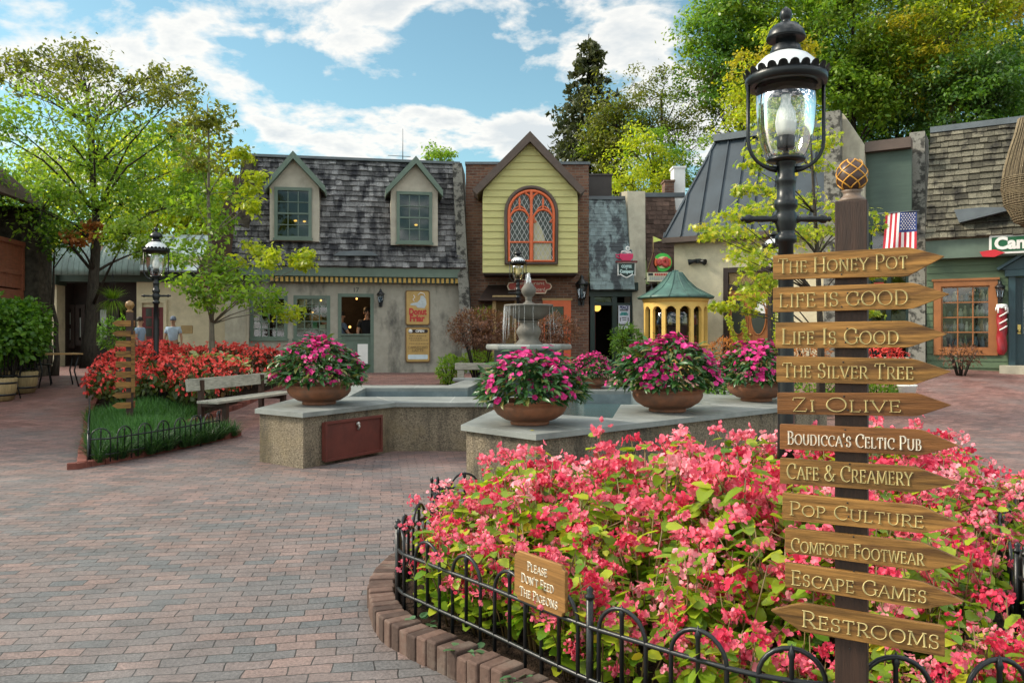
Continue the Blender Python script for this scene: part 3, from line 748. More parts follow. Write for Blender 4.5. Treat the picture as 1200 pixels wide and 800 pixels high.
# ------------------------------------------------------------------ carved finger-post in the near bed
SA = R(-27); SX = Vector((math.cos(SA), math.sin(SA), 0)); SN = Vector((math.sin(SA), -math.cos(SA), 0)); UZ = Vector((0, 0, 1))
S0 = P(997, 392, 2.45)
def on_sign(px, py):
    d = Vector(((px - CX) / F, 1, (HY - py) / F)); o = Vector((0, 0, EYE))
    k = (S0 - o).dot(SN) / d.dot(SN); q = o + d * k; return (q - S0).dot(SX), q.z
sp = thing('signpost', 'dark post with eleven carved wooden arrow boards standing in the pink flowers', 'signpost', (S0.x, S0.y, 0))
BW = .092
pc = -SN * (BW / 2 + .002)
mb = MB(); mb.box((pc.x, pc.y, on_sign(989, 235)[1] / 2), (BW, BW, on_sign(989, 235)[1]), 0, SA); mb.build('post', M['post'], sp, bevel=.003)
zt = on_sign(989, 235)[1]
mb = MB(); mb.lathe([(.040, 0), (.040, .008), (.034, .013), (.026, .02), (.025, .03), (.032, .036)], 20, (pc.x, pc.y, zt))
fin = mb.build('finial', pm('finial_base', (.16, .11, .08), .5, .3, 9, .1), sp)
egg = MB(); prof = [(.001 + .0445 * math.sin(math.pi * i / 14) * (1 - .10 * math.cos(math.pi * i / 14) * -1), .034 + .052 * (1 - math.cos(math.pi * i / 14))) for i in range(15)]
egg.lathe(prof, 24, (pc.x, pc.y, zt)); egg.build('egg', pm('egg_brown', (.06, .03, .022), .35, .3, 8, .05), fin)
ln = MB()
def egg_r(h): 
    u = max(-1, min(1, 1 - (h - .034) / .052)); th = math.acos(u); return .0445 * math.sin(th) * (1 + .10 * math.cos(th)) + .0015
for i in range(6):
    for sgn in (-1, 1):
        pts = []
        for q in range(25):
            h_ = .040 + .092 * q / 24; a = i * math.pi / 3 + sgn * 1.25 * q / 24 * math.pi / 1.5; rr = egg_r(h_)
            pts.append((pc.x + rr * math.cos(a), pc.y + rr * math.sin(a), zt + h_))
        ln.tube(pts, .0021, 5)
ln.build('lattice', M['gold_line'], fin)
BOARDS = [  # left x, top y, bottom y | shoulder x, top y, bottom y | tip x, y | text, left text x, right text x, baseline left/right y, cap height px
 (907, 300, 328, 1064, 290, 324, 1107, 301, 'The Honey Pot', 913, 1064, 321, 315, 17, 'gilt', 'wood_sign'),
 (907, 337.5, 366, 1070, 331.5, 362, 1113, 345, 'LIFE IS GOOD', 914, 1065, 360.5, 357, 16, 'gilt', 'wood_sign'),
 (910, 378, 408, 1065, 376, 407, 1110, 391.5, 'Life Is Good', 917, 1054, 403, 403, 18, 'gilt', 'wood_sign'),
 (911, 417, 447, 1071, 420, 450.5, 1115, 435, 'The Silver Tree', 918, 1071, 441.5, 444, 17, 'gilt', 'wood_sign'),
 (912, 459.5, 484, 1075, 460, 487, 1115, 474, 'Zi Olive', 929, 1057, 481, 482, 16, 'gilt', 'wood_sign2'),
 (915, 496, 525, 1080, 502.5, 532.5, 1123, 521, "Boudicca's Celtic Pub", 924, 1080, 519, 526.5, 15, 'ivory', 'wood_sign2'),
 (915, 535.5, 565, 1073, 546, 575.5, 1123, 564.5, 'Cafe & Creamery', 923, 1070, 559, 567.5, 18, 'gilt', 'wood_sign'),
 (918, 576, 607, 1080, 591, 623, 1127, 613.5, 'Pop Culture', 926, 1083, 601, 616.5, 16, 'gilt', 'wood_sign'),
 (921, 616.5, 645, 1082, 634, 667, 1133, 657, 'Comfort Footwear', 928, 1083, 643.5, 660, 16, 'gilt', 'wood_sign'),
 (921, 657, 685, 1083, 680, 711, 1130, 702.5, 'Escape Games', 928, 1086, 682, 704, 17, 'gilt', 'wood_sign'),
 (1107, 731.5, 766.5, 940, 704.5, 737, 904, 712.5, 'Restrooms', 940, 1101, 730.5, 757.5, 19, 'gilt', 'wood_sign'),
]
for i, (lx, lt, lb, hx_, ht, hb, tx, ty, txt, x0, x1, b0, b1_, cap_, lm, wm) in enumerate(BOARDS):
    pts = [on_sign(lx, lb), on_sign(hx_, hb), on_sign(tx, ty), on_sign(hx_, ht), on_sign(lx, lt)]
    jit = [(0, 0)] * 5
    off = SN * (.001 + .0006 * (i % 3)); th = SN * .019
    # round the shoulders a little
    poly = []
    k = len(pts)
    for j in range(k):
        p0, p1, p2 = Vector(pts[j - 1]), Vector(pts[j]), Vector(pts[(j + 1) % k]); rr = .012 if j in (1, 3) else .0025
        a = p1 + (p0 - p1).normalized() * rr; c_ = p1 + (p2 - p1).normalized() * rr
        for u in (0, .5, 1): poly.append((a * (1 - u) ** 2 + p1 * 2 * u * (1 - u) + c_ * u * u))
    if lx > hx_: poly = poly[::-1]
    n_ = len(poly); mb = MB()
    zc = sum(p[1] for p in pts) / 5
    # board modelled about its own middle so the grain follows the plank
    slope = math.atan2(on_sign(x1, b1_)[1] - on_sign(x0, b0)[1], on_sign(x1, b1_)[0] - on_sign(x0, b0)[0])
    rotM = Matrix.Rotation(SA, 4, 'Z') @ Matrix.Rotation(-slope, 4, 'Y')
    org = SX * 0 + UZ * zc + off
    inv = rotM.inverted()
    vs2 = [SX * p[0] + UZ * p[1] + off for p in poly] + [SX * p[0] + UZ * p[1] + off + th for p in poly]
    vs2 = [inv @ (v_ - org) for v_ in vs2]
    fs = [tuple(range(n_))[::-1], tuple(range(n_, 2 * n_))] + [(j, (j + 1) % n_, n_ + (j + 1) % n_, n_ + j) for j in range(n_)]
    # give each plank its own stretch of timber grain
    mb.add(vs2, [f[::-1] for f in fs])
    me_o = mb.build('sign_board', M[wm], sp, bevel=.0016)
    me_o.location = org; me_o.rotation_euler = rotM.to_euler()
    me_o['label'] = 'arrow board carved with the words ' + txt.replace("'", '').lower().replace('&', 'and') if txt != 'LIFE IS GOOD' else 'upper arrow board carved with the words life is good'
    A, B_ = on_sign(x0, b0), on_sign(x1, b1_)
    o3 = SX * A[0] + UZ * A[1] + off + th; e3 = SX * B_[0] + UZ * B_[1] + off + th
    ux = (e3 - o3).normalized(); uz = SN.cross(ux) * -1
    if uz.z < 0: uz = -uz
    capm = on_sign((x0 + x1) / 2, 500)[1] - on_sign((x0 + x1) / 2, 500 + cap_)[1]
    mb = MB(); carve(mb, txt, capm, (e3 - o3).length, o3, ux, uz, SN, small=.80, thick=.15 if lm == 'gilt' else .17)
    mb.v = [tuple(inv @ (Vector(v_) - org)) for v_ in mb.v]
    mb.build('lettering', M[lm], me_o)
    pxm = 989 + (lt + lb) / 2 * .0 + ((lt + lb) / 2 - 235) * .026; mb = MB()
    for dy in (-8, 8):
        q_ = on_sign(pxm + random.uniform(-6, 6), (lt + lb) / 2 + dy + (4 if lx < hx_ and i > 6 else 0)); s_ = inv @ (SX * q_[0] + UZ * q_[1] + off + th - org)
        mb.lathe([(.001, .0012), (.0022, .0012), (.0028, 0)], 8, M=Matrix.Translation(s_) @ Matrix.Rotation(R(90), 4, 'X'))
    mb.build('screw', M['iron'], me_o)
# ------------------------------------------------------------------ second finger-post on the left lawn
sx_, sy_ = X(152, 12.1), 12.1; s0 = zg(sx_, sy_) + .12
sp2 = thing('signpost', 'distant carved sign post with stubby wooden boards on two sides, on the left lawn', 'signpost', (sx_, sy_, s0), R(24))
H2 = Z(366, 12.1) - s0
mb = MB(); mb.b(-.05, .05, -.05, .05, -.1, H2); mb.build('post', M['post'], sp2, bevel=.004)
mb = MB(); mb.lathe([(.05, 0), (.05, .02), (.03, .035), (.035, .05), (.062, .09), (.066, .12), (.05, .16), (.001, .185)], 16, (0, 0, H2)); mb.build('finial', pm('gold_finial', (.22, .12, .04), .4, .4, 30, .2), sp2)
for i in range(9):
    zc = Z(379 + i * 11.9 , 12.1) - s0
    for side in (0, 1):
        if side == 0:
            if i in (2, 3, 4, 5, 6): poly = [(-.19, -.045), (.02, -.045), (.02, .045), (-.19, .045)]
            else: poly = [(-.24, 0), (-.17, -.045), (.02, -.045), (.02, .045), (-.17, .045)]
            mb = MB(); mb.prism([(a - .0, b_ + zc) for a, b_ in poly], -.072, -.052, 'y'); bo = mb.build('sign_board', M['wood_sign'], sp2, bevel=.002)
        else:
            if i in (3, 4, 5): continue
            mb = MB(); mb.prism([(-.04, zc - .045), (.22, zc - .045), (.22, zc + .045), (-.04, zc + .045)], .052, .072, 'x'); bo = mb.build('sign_board', M['wood_sign2'], sp2, bevel=.002)
mb = MB(); mb.b(.021, .075, -.085, -.053, Z(460, 12.1) - s0, Z(392, 12.1) - s0); mb.build('sign_board', M['wood_sign'], sp2)['label'] = 'upright bare board on the post front'

# ------------------------------------------------------------------ hoop-top iron fences
def hoop_fence(name, label, pts, zf, z_bot, z_top, z_hoop, z_post, step, posts, rad=.007, gap=0):
    path = resample(pts, step, False); k = len(path)
    c0 = path[len(path) // 2]; r_ = thing(name, label, 'fence', (c0.x, c0.y, zf(c0.x, c0.y)))
    def q(p, z): return (p.x, p.y, zf(p.x, p.y) + z)
    fine = resample(pts, step / 3, False)
    mb = MB(); mb.tube([q(p, z_top) for p in fine], rad * 1.15, 8); mb.build('top_rail', M['iron'], r_, True)
    mb = MB(); mb.tube([q(p, z_bot) for p in fine], rad * 1.15, 8); mb.build('bottom_rail', M['iron'], r_, True)
    for i in range(0, k):
        p = path[i]
        mb = MB()
        if i % 3 == 0 and i + 2 < k:
            a, b_ = path[i], path[i + 2]; m_ = (a + b_) / 2; d = (b_ - a) / 2; w_ = d.length
            hp_ = [q(a, z_bot - .09), q(a, z_hoop - w_)] + [(m_.x - d.x * math.cos(R(t_)), m_.y - d.y * math.cos(R(t_)), zf(m_.x, m_.y) + z_hoop - w_ + w_ * math.sin(R(t_))) for t_ in range(15, 180, 15)] + [q(b_, z_hoop - w_), q(b_, z_bot - .09)]
            mb.tube(hp_, rad, 8); mb.build('hoop', M['iron'], r_, True)
        elif i % 3 == 1:
            mb.tube([q(p, z_bot - .02), q(p, z_top + .07), q(p, z_top + .085), q(p, z_top + .12)], [rad, rad, rad * 1.6, .001], 8); mb.build('picket', M['iron'], r_, True)
    for p in posts:
        p = Vector(p); mb = MB(); mb.tube([q(p, -.12), q(p, z_post - .02)], rad * 1.75, 10); mb.lathe([(rad * 2.3, 0), (rad * 2.3, .012), (rad * 1.2, .02), (rad * 1.9, .035), (.001, .05)], 10, q(p, z_post - .03)); mb.build('post', M['iron'], r_, True)
    return r_
FP = smooth_closed([(-.25, 5.9), (-.42, 5.3), (-.58, 4.7), (-.6, 4.19), (-.42, 3.92), (-.13, 3.58), (.194, 3.18), (.384, 2.985), (.81, 2.63), (1.19, 2.53), (1.55, 2.5), (1.95, 2.68), (2.22, 3.1), (2.36, 3.7), (2.75, 4.5), (3.3, 5.2), (3.5, 6.0)], 5)[:80]
hoop_fence('hoop_fence', 'knee high black iron fence with hoop tops curving round the near flower bed', FP, lambda x, y: .085, .09, .292, .395, .43, .105, [(-.6, 4.19), (.30, 3.07), (2.36, 3.72), (2.36, 3.66)], .0085)
LP2 = [(-6.9, 13.0), (-6.15, 11.6), (-5.4, 10.15), (-4.85, 9.12), (-4.66, 9.2), (-4.42, 9.9), (-4.2, 10.7), (-4.12, 11.2), (-4.25, 11.6)]
hoop_fence('hoop_fence', 'low black iron hoop fence along the left lawn edge', [Vector(p) for p in LP2], lambda x, y: zg(x, y) + .06, .06, .24, .36, .34, .105, [(-4.85, 9.12), (-4.2, 10.75)], .008)

# carved notice on the near fence
A, B_ = Vector((.036 - .0, 3.40)), Vector((.235, 3.15)); d = (B_ - A).normalized(); n2 = Vector((d.y, -d.x)); n3 = Vector((n2.x, n2.y, 0)); u3 = Vector((d.x, d.y, 0))
if n3.y > 0: n3 = -n3
W_ = (B_ - A).length; H_ = .205; o3 = Vector((A.x, A.y, .385)) + n3 * .025
nb = thing('notice_board', 'small carved wooden notice with notched corners fixed to the near fence', 'sign', o3 + u3 * W_ / 2)
c_ = .022; poly = [(c_, 0), (W_ - c_, 0), (W_ - c_ * .7, c_ * .7), (W_, c_), (W_, H_ - c_), (W_ - c_ * .7, H_ - c_ * .7), (W_ - c_, H_), (c_, H_), (c_ * .7, H_ - c_ * .7), (0, H_ - c_), (0, c_), (c_ * .7, c_ * .7)]
rot = Matrix.Rotation(math.atan2(d.y, d.x), 4, 'Z'); n_ = len(poly)
mb = MB(); mb.prism([(a - W_ / 2, b_) for a, b_ in poly], -.009, .009, 'y')
bo = mb.build('board', pm('notice_wood', (.215, .105, .030), .55, .4, 3.0, .3, 12, 0, (1.6, 26, 26), spec=.25, bd=.004), nb, bevel=.003); bo.rotation_euler = rot.to_euler()
mb = MB()
ox = Vector((1, 0, 0)); on = Vector((0, -1, 0))
for txt, x0, w_, z0, hh in (('Please', .088, .125, .138, .036), ("Don't Feed", .048, .205, .082, .036), ('The Pigeons', .038, .238, .024, .036)):
    carve(mb, txt, hh, w_ * W_ / .32, Vector((x0 * W_ / .32 - W_ / 2, -.009, z0)), ox, UZ, on, small=.82, thick=.175, relief=.003)
mb.build('lettering', pm('notice_white_paint', (.74, .68, .55), .5, .1, 30, 0), bo)
mb = MB()
for xx in (-.1, .1): mb.b(xx - .006, xx + .006, .0092, .02, -.05, .15)
mb.build('bracket', M['iron'], nb).rotation_euler = rot.to_euler()

# ------------------------------------------------------------------ garden bench
bx0, bx1 = Vector((-4.84, 12.02)), Vector((-4.28, 14.25)); d = (bx1 - bx0); L_ = d.length; ang = math.atan2(d.y, d.x)
bz = zg(-4.1, 13)
bn = thing('park_bench', 'weathered grey plank bench beside the red flower bed', 'bench', (bx0.x, bx0.y, bz), ang)
def slab(y0, y1, z0, z1): return MB().b(0, L_, y0, y1, z0, z1)
mb = MB(); mb.b(0, L_, -.46, -.28, .40, .44); mb.b(.0, L_, -.27, -.09, .402, .442); mb.build('seat', M['bench_wood'], bn, bevel=.006)
mb = MB(); mb.b(-.03, L_, -.035, .01, .58, .77, 0, Matrix.Rotation(R(-6), 4, 'X')); mb.build('backrest', M['bench_wood'], bn, bevel=.006)
for xx in (.3, L_ - .3):
    mb = MB(); mb.b(xx - .04, xx + .04, -.42, -.34, -.1, .398); mb.b(xx - .04, xx + .04, .012, .08, -.1, .74); mb.b(xx - .035, xx + .035, -.09, .012, .33, .398); mb.b(xx - .035, xx + .035, -.34, -.09, .33, .398); mb.build('leg', M['post'], bn)
# ------------------------------------------------------------------ foliage
def rotmats(N, spin, rng):
    """orthonormal frames whose third axis is N (n,3)"""
    N = N / np.maximum(1e-9, np.linalg.norm(N, axis=1, keepdims=True))
    ref = np.where(np.abs(N[:, 2:3]) < .95, np.array([[0, 0, 1.0]]), np.array([[1.0, 0, 0]]))
    U = np.cross(ref, N); U /= np.linalg.norm(U, axis=1, keepdims=True); V = np.cross(N, U)
    c, s = np.cos(spin)[:, None], np.sin(spin)[:, None]
    return np.stack([U * c + V * s, -U * s + V * c, N], axis=2)
class NM:
    """collects many small leaf/petal pieces"""
    def __init__(s): s.V, s.Fc, s.Mi, s.n = [], [], [], 0
    def inst(s, tv, tf, pos, Rm, scale, mi=0):
        tv = np.asarray(tv, float); n = len(pos); k = len(tv)
        sc_ = np.broadcast_to(np.asarray(scale, float).reshape(-1, 1, 1) if np.ndim(scale) else np.full((n, 1, 1), scale), (n, 1, 1))
        W = np.einsum('nij,kj->nki', Rm, tv) * sc_ + pos[:, None, :]
        s.V.append(W.reshape(-1, 3))
        for f in tf:
            idx = np.arange(n)[:, None] * k + np.array(f)[None, :] + s.n
            s.Fc.append(idx); s.Mi.append(np.full(n, mi))
        s.n += n * k
    def mesh(s, name, mats, smooth=False):
        V = np.concatenate(s.V); me = bpy.data.meshes.new(name)
        starts, lv, tot, mi = [], [], 0, []
        for idx, m_ in zip(s.Fc, s.Mi):
            n, k = idx.shape; starts.append(np.arange(n) * k + tot); lv.append(idx.reshape(-1)); tot += n * k; mi.append(m_)
        me.vertices.add(len(V)); me.vertices.foreach_set('co', V.astype(np.float32).reshape(-1))
        me.loops.add(tot); me.loops.foreach_set('vertex_index', np.concatenate(lv).astype(np.int32))
        st = np.concatenate(starts).astype(np.int32); me.polygons.add(len(st)); me.polygons.foreach_set('loop_start', st)
        for mt in (mats if isinstance(mats, (list, tuple)) else [mats]): me.materials.append(mt)
        me.polygons.foreach_set('material_index', np.concatenate(mi).astype(np.int32))
        if smooth: me.polygons.foreach_set('use_smooth', np.ones(len(st), bool))
        me.update(calc_edges=True); me.validate()
        return me
    def build(s, name, mats, parent=None, smooth=False):
        return link(name, s.mesh(name, mats, smooth), parent)
DIA = ([(-.5, 0, 0), (0, -.24, .04), (.5, 0, 0), (0, .24, .04)], [(0, 1, 2, 3)])
STAR = ([(0, 0, 0), (.5, .0, -.05), (.2, .12, 0), (.28, .42, -.04), (.0, .2, 0), (-.3, .38, -.05), (-.18, .1, 0), (-.45, -.05, -.04), (-.15, -.14, 0), (-.2, -.42, -.05), (.05, -.2, 0), (.3, -.36, -.04), (.2, -.1, 0)],
        [(0, 12, 1, 2), (0, 2, 3, 4), (0, 4, 5, 6), (0, 6, 7, 8), (0, 8, 9, 10), (0, 10, 11, 12)])
# lance leaf with a folded midrib, base at the origin, tip along +x
LANCE = ([(0, 0, 0), (.35, -.17, .03), (.4, 0, -.03), (.35, .17, .03), (.75, -.12, -.02), (.78, 0, -.08), (.75, .12, -.02), (1.05, 0, -.2)],
         [(0, 1, 2), (0, 2, 3), (1, 4, 5, 2), (2, 5, 6, 3), (4, 7, 5), (5, 7, 6)])
ROUND = ([(0, 0, 0), (.18, -.34, .07), (.3, 0, -.02), (.22, .30, .07), (.62, -.36, .03), (.65, 0, -.05), (.66, .30, .03), (1.0, -.12, -.08), (1.02, .07, -.13)],
         [(0, 1, 2), (0, 2, 3), (1, 4, 5, 2), (2, 5, 6, 3), (4, 7, 8, 5), (5, 8, 6)])
PETAL = ([(0, 0, 0), (.3, -.28, .10), (.35, 0, .03), (.3, .28, .10), (.75, -.36, .16), (.85, 0, .06), (.75, .36, .16), (1.0, -.12, .10), (1.0, .14, .12)],
         [(0, 1, 2), (0, 2, 3), (1, 4, 5, 2), (2, 5, 6, 3), (4, 7, 5), (5, 7, 8), (5, 8, 6)])
def flower(nm, pos, N, size, rng, petals=4, cup=.35, mi=0, tpl=PETAL, wide=1.0):
    n = len(pos); spin0 = rng.uniform(0, 6.28, n)
    A = rotmats(N, spin0, rng)
    for i in range(petals):
        a = 2 * math.pi * i / petals; k = 1.0 if (i % 2 == 0 or petals > 4) else .72
        ca, sa = math.cos(a), math.sin(a); cu = cup
        # petal frame inside the flower: x outward and up by cup
        ex = np.array([ca * math.cos(cu), sa * math.cos(cu), math.sin(cu)]); ey = np.array([-sa, ca, 0]) * wide; ez = np.cross(ex, ey)
        B = np.stack([ex, ey, ez], axis=1)
        nm.inst(tpl[0], tpl[1], pos, A @ B, np.asarray(size) * k, mi)

M['bark'] = pm('bark', (.055, .045, .035), .9, .4, 8, .8, 20, 0, (3, 3, .8), bd=.03, spec=.15)
M['bark_dark'] = pm('bark_dark', (.03, .025, .02), .9, .4, 8, .6, 20, 0, (3, 3, .8), bd=.03, spec=.1)
M['bark_pale'] = pm('bark_pale', (.15, .13, .10), .85, .35, 8, .5, 20, 0, (4, 4, 1), bd=.02, spec=.15)

def tree(name, label, base, top, clusters, mats, trunk_r, leaf=.12, per=260, seed=1, tpl=DIA, group=None, sub=9, spread=.30, flat=.75, trunk=None, bark='bark', cat='tree', limb_to=None, hang=0.0, trunk_n=10):
    """trunk and limbs as one tapered mesh; the crown is leaves gathered in sprays round each cluster"""
    rng = np.random.default_rng(seed); rd = random.Random(seed)
    base = Vector(base); top = Vector(top)
    r_ = thing(name, label, cat, base, 0, group)
    path = [Vector(p) for p in trunk] if trunk else [base + (top - base) * u + Vector((rd.uniform(-.06, .06), rd.uniform(-.06, .06), 0)) * (0 if u in (0, 1) else 1) for u in [i / 7 for i in range(8)]]
    k = len(path)
    tb = MB(); tb.tube(path, [trunk_r * (1.35 if i == 0 else 1) * (1 - .82 * i / (k - 1)) for i in range(k)], trunk_n)
    Hh = max(.1, path[-1].z - base.z)
    nm = NM(); allp, alln = [], []
    for ci, cl in enumerate(clusters):
        c, rad = Vector(cl[0]), cl[1]; mi = cl[2] if len(cl) > 2 else 0; dens = cl[3] if len(cl) > 3 else 1.0
        # limb from the trunk, springing well below the spray
        want = c.z - .55 * (Vector((c.x, c.y, 0)) - Vector((base.x, base.y, 0))).length - rad * .3
        j = min(range(k), key=lambda i: abs(path[i].z - max(base.z + Hh * .22, want)))
        a = path[j]; mid = (a + c) / 2 + Vector((rd.uniform(-.1, .1), rd.uniform(-.1, .1), -.05 + .08 * (c - a).length))
        lr = trunk_r * .30 * (1 - .6 * j / k)
        tb.tube([a, a * .5 + mid * .5 + Vector((0, 0, .03)), mid, mid * .45 + c * .55, c], [lr, lr * .8, lr * .6, lr * .42, lr * .2], 6)
        for s_ in range(sub):
            dv_ = rng.normal(size=3); dv_ /= np.linalg.norm(dv_); q = np.array(c) + dv_ * rad * rng.uniform(.25, 1.0) ** .6 * np.array([1, 1, flat])
            m3 = (np.array(c) + q) / 2 + np.array([0, 0, .03 * rad])
            tb.tube([c, m3, q], [lr * .22, lr * .14, lr * .06], 4)
            n = max(4, int(per / sub * dens * rng.uniform(.55, 1.4)))
            off = rng.normal(size=(n, 3)) * rad * spread * np.array([1, 1, flat * .8])
            if hang: off[:, 2] -= np.abs(rng.normal(size=n)) * rad * hang
            pp = q + off
            N = off * .5 / max(1e-6, rad * spread) + rng.normal(size=(n, 3)) * .6 + np.array([0, 0, .7])
            nm.inst(tpl[0], tpl[1], pp, rotmats(N, rng.uniform(0, 6.28, n), rng), leaf * rng.uniform(.6, 1.25, n), mi)
    tb.v = [tuple(Vector(v_) - base) for v_ in tb.v]
    tb.build('trunk', M[bark], r_)
    nm.V = [v_ - np.array(base) for v_ in nm.V]
    nm.build('crown', mats, r_)
    return r_

def ell_clusters(c, rx, ry, rz, n, rad, seed, shell=.45, lo=-1.0, mats=(0,), dens=1.0):
    rd = random.Random(seed); out = []; tries = 0
    while len(out) < n and tries < 5000:
        tries += 1
        v_ = Vector((rd.gauss(0, 1), rd.gauss(0, 1), rd.gauss(0, 1))).normalized() * rd.uniform(shell, 1) 
        if v_.z < lo: continue
        p = Vector((c[0] + v_.x * rx, c[1] + v_.y * ry, c[2] + v_.z * rz)); r0 = rad * rd.uniform(.7, 1.3)
        if any((p - o[0]).length < .55 * (r0 + o[1]) for o in out) and tries < 4000: continue
        out.append((p, r0, rd.choice(mats), dens))
    return out

Lm = {}
Lm['mid'] = leafmat('leaf_mid', (.085, .15, .016), (.24, .29, .025), .5)
Lm['yg'] = leafmat('leaf_yellow_green', (.22, .31, .02), (.50, .50, .03), .55)
Lm['gold'] = leafmat('leaf_gold', (.28, .26, .02), (.50, .40, .03), .5)
Lm['lime'] = leafmat('leaf_lime', (.17, .27, .02), (.44, .46, .04), .5, c3=(.52, .44, .05))
Lm['green'] = leafmat('leaf_green', (.045, .125, .018), (.14, .26, .03), .45)
Lm['deep'] = leafmat('leaf_deep', (.025, .075, .014), (.085, .16, .025), .4)
Lm['fresh'] = leafmat('leaf_fresh', (.10, .21, .02), (.25, .36, .035), .5)
Lm['fresh2'] = leafmat('leaf_fresh_pale', (.14, .24, .03), (.30, .40, .05), .5)
Lm['rust'] = leafmat('leaf_rust', (.32, .10, .03), (.45, .20, .06), .5)
Lm['conifer'] = leafmat('needle', (.030, .042, .014), (.085, .092, .030), .25, .6)
Lm['olive'] = leafmat('leaf_olive', (.085, .11, .018), (.21, .21, .03), .45)
Lm['jmaple'] = leafmat('leaf_red_brown', (.075, .030, .022), (.20, .095, .055), .35)

# left multi-limbed tree
b_ = Vector((X(105, 19), 19, zg(X(105, 19), 19)))
TR = [P(105, 431, 19), P(104, 400, 19), P(108, 360, 19), P(110, 320, 19), P(113, 285, 19), P(112, 250, 19), P(108, 200, 19), P(104, 150, 19.1), P(102, 110, 19.2)]
cl = []
rdt = random.Random(11)
for (px, py, r_) in [(95, 80, 1.0), (45, 95, .9), (20, 85, .8), (140, 110, .9), (180, 110, .8), (205, 110, .7), (60, 140, 1.1), (110, 140, 1.0), (160, 160, 1.0), (20, 150, .9), (200, 160, .9), (70, 185, 1.1),
                     (125, 185, 1.0), (170, 205, 1.0), (30, 200, 1.0), (215, 195, .8), (85, 225, 1.0), (140, 240, .9), (190, 245, .9), (50, 245, .9), (5, 220, .9), (225, 235, .7), (150, 275, .7), (175, 290, .6), (-30, 140, 1.0), (-30, 210, 1.0), (90, 65, .6), (100, 105, .8)]:
    cl.append((P(px, py, 19 + rdt.uniform(-2.0, 2.0)), r_ * rdt.uniform(.7, .95), 1 if py < 130 else (0 if rdt.random() < .6 else 2), .42 if py < 130 else (.8 if py < 170 else 1)))
for (px, py) in [(8, 76), (22, 70), (40, 80), (58, 66), (75, 72), (88, 56), (96, 68), (112, 78), (128, 84), (150, 96), (172, 92), (190, 84), (205, 100), (220, 88), (212, 120), (-8, 90), (30, 110)]:
    cl.append((P(px, py, 19 + rdt.uniform(-1.5, 1.5)), rdt.uniform(.22, .36), 1, .16))
for (px, py) in ((112, 268), (88, 282)): cl.append((P(px, py, 18.2), .26, 3, .25))
tree('shade_tree', 'large airy tree with many thin limbs at the left, with olive leaves at the top', b_, P(102, 110, 19), cl, [Lm['fresh'], Lm['olive'], Lm['fresh2'], Lm['rust']], .17, .125, 800, 11, trunk=TR, sub=13, spread=.27, bark='bark')
# slender young tree in the red bed
b_ = Vector((X(249, 16), 16, zg(X(249, 16), 16) + .1))
TR = [b_] + [P(px, py, 16) for px, py in ((248, 380), (246, 330), (246, 280), (244, 230), (245, 190), (244, 150), (243, 122))]
cl = [(P(px, py, 16 + rdt.uniform(-.8, .8)), r_, m_, 1) for px, py, r_, m_ in [(243, 130, .42, 1), (228, 150, .42, 1), (258, 152, .45, 1), (270, 185, .42, 1), (235, 185, .42, 1), (222, 205, .4, 0), (268, 225, .42, 0), (230, 240, .5, 0), (285, 185, .25, 2), (298, 215, .28, 2),
      (290, 240, .33, 2), (262, 265, .42, 0), (225, 280, .5, 0), (290, 297, .38, 2), (318, 303, .32, 2), (352, 303, .30, 2), (360, 308, .25, 2), (300, 340, .45, 0), (270, 335, .5, 0), (325, 352, .38, 0), (228, 330, .4, 0), (240, 350, .36, 0), (280, 325, .45, 0), (335, 365, .3, 2), (258, 310, .45, 0), (205, 296, .36, 0)]]
tree('young_tree', 'slender young tree with a thin straight stem rising from the red flowers', b_, P(243, 122, 16), cl, [Lm['fresh'], Lm['olive'], Lm['yg']], .06, .125, 260, 21, trunk=TR, sub=8, spread=.28, bark='bark_pale', trunk_n=8)
# yellow-green trees behind the left shops
tree('background_tree', 'bright yellow-green tree behind the left shops, beyond the large airy tree', (-14.5, 31, .3), (-14.5, 31, 8), ell_clusters((-14.3, 31, 6.0), 5.4, 2.2, 3.2, 52, 1.2, 5, .2), [Lm['yg']], .2, .22, 460, 31, group='background trees')
tree('background_tree', 'yellow tree low behind the left shop roofs, beside the stucco shop', (-9.6, 33, .3), (-9.6, 33, 7), ell_clusters((-10.6, 33, 5.4), 3.2, 2, 2.5, 30, 1.0, 6, .2), [Lm['yg']], .18, .2, 400, 32, group='background trees')
tree('background_tree', 'dark green tree at the far left edge behind the balcony', (-16.8, 25, .3), (-16.8, 25, 6), ell_clusters((-16.8, 25, 5.0), 1.8, 1.8, 2.3, 20, .9, 7, .3), [Lm['green']], .18, .16, 300, 33, group='background trees')
tree('garden_tree', 'blue-green low tree in front of the teal awning by the balcony', (X(50, 19.5), 20, .45), (X(50, 19.5), 20, 3.6), [(P(px, py, 20 + rdt.uniform(-.7, .7)), r_, 0) for px, py, r_ in ((40, 262, .7), (65, 265, .7), (88, 272, .6), (50, 250, .6), (30, 250, .6), (75, 285, .5), (110, 260, .6), (55, 285, .5))], [Lm['green']], .08, .12, 330, 34, sub=10)
tree('background_tree', 'small round tree top peeking over the shake roof beside the antenna', (X(515, 36), 36, .3), (X(515, 36), 36, 8.6), ell_clusters(P(515, 186, 36), .75, .7, .6, 9, .42, 8, .3), [Lm['fresh']], .12, .17, 110, 35, group='background trees')
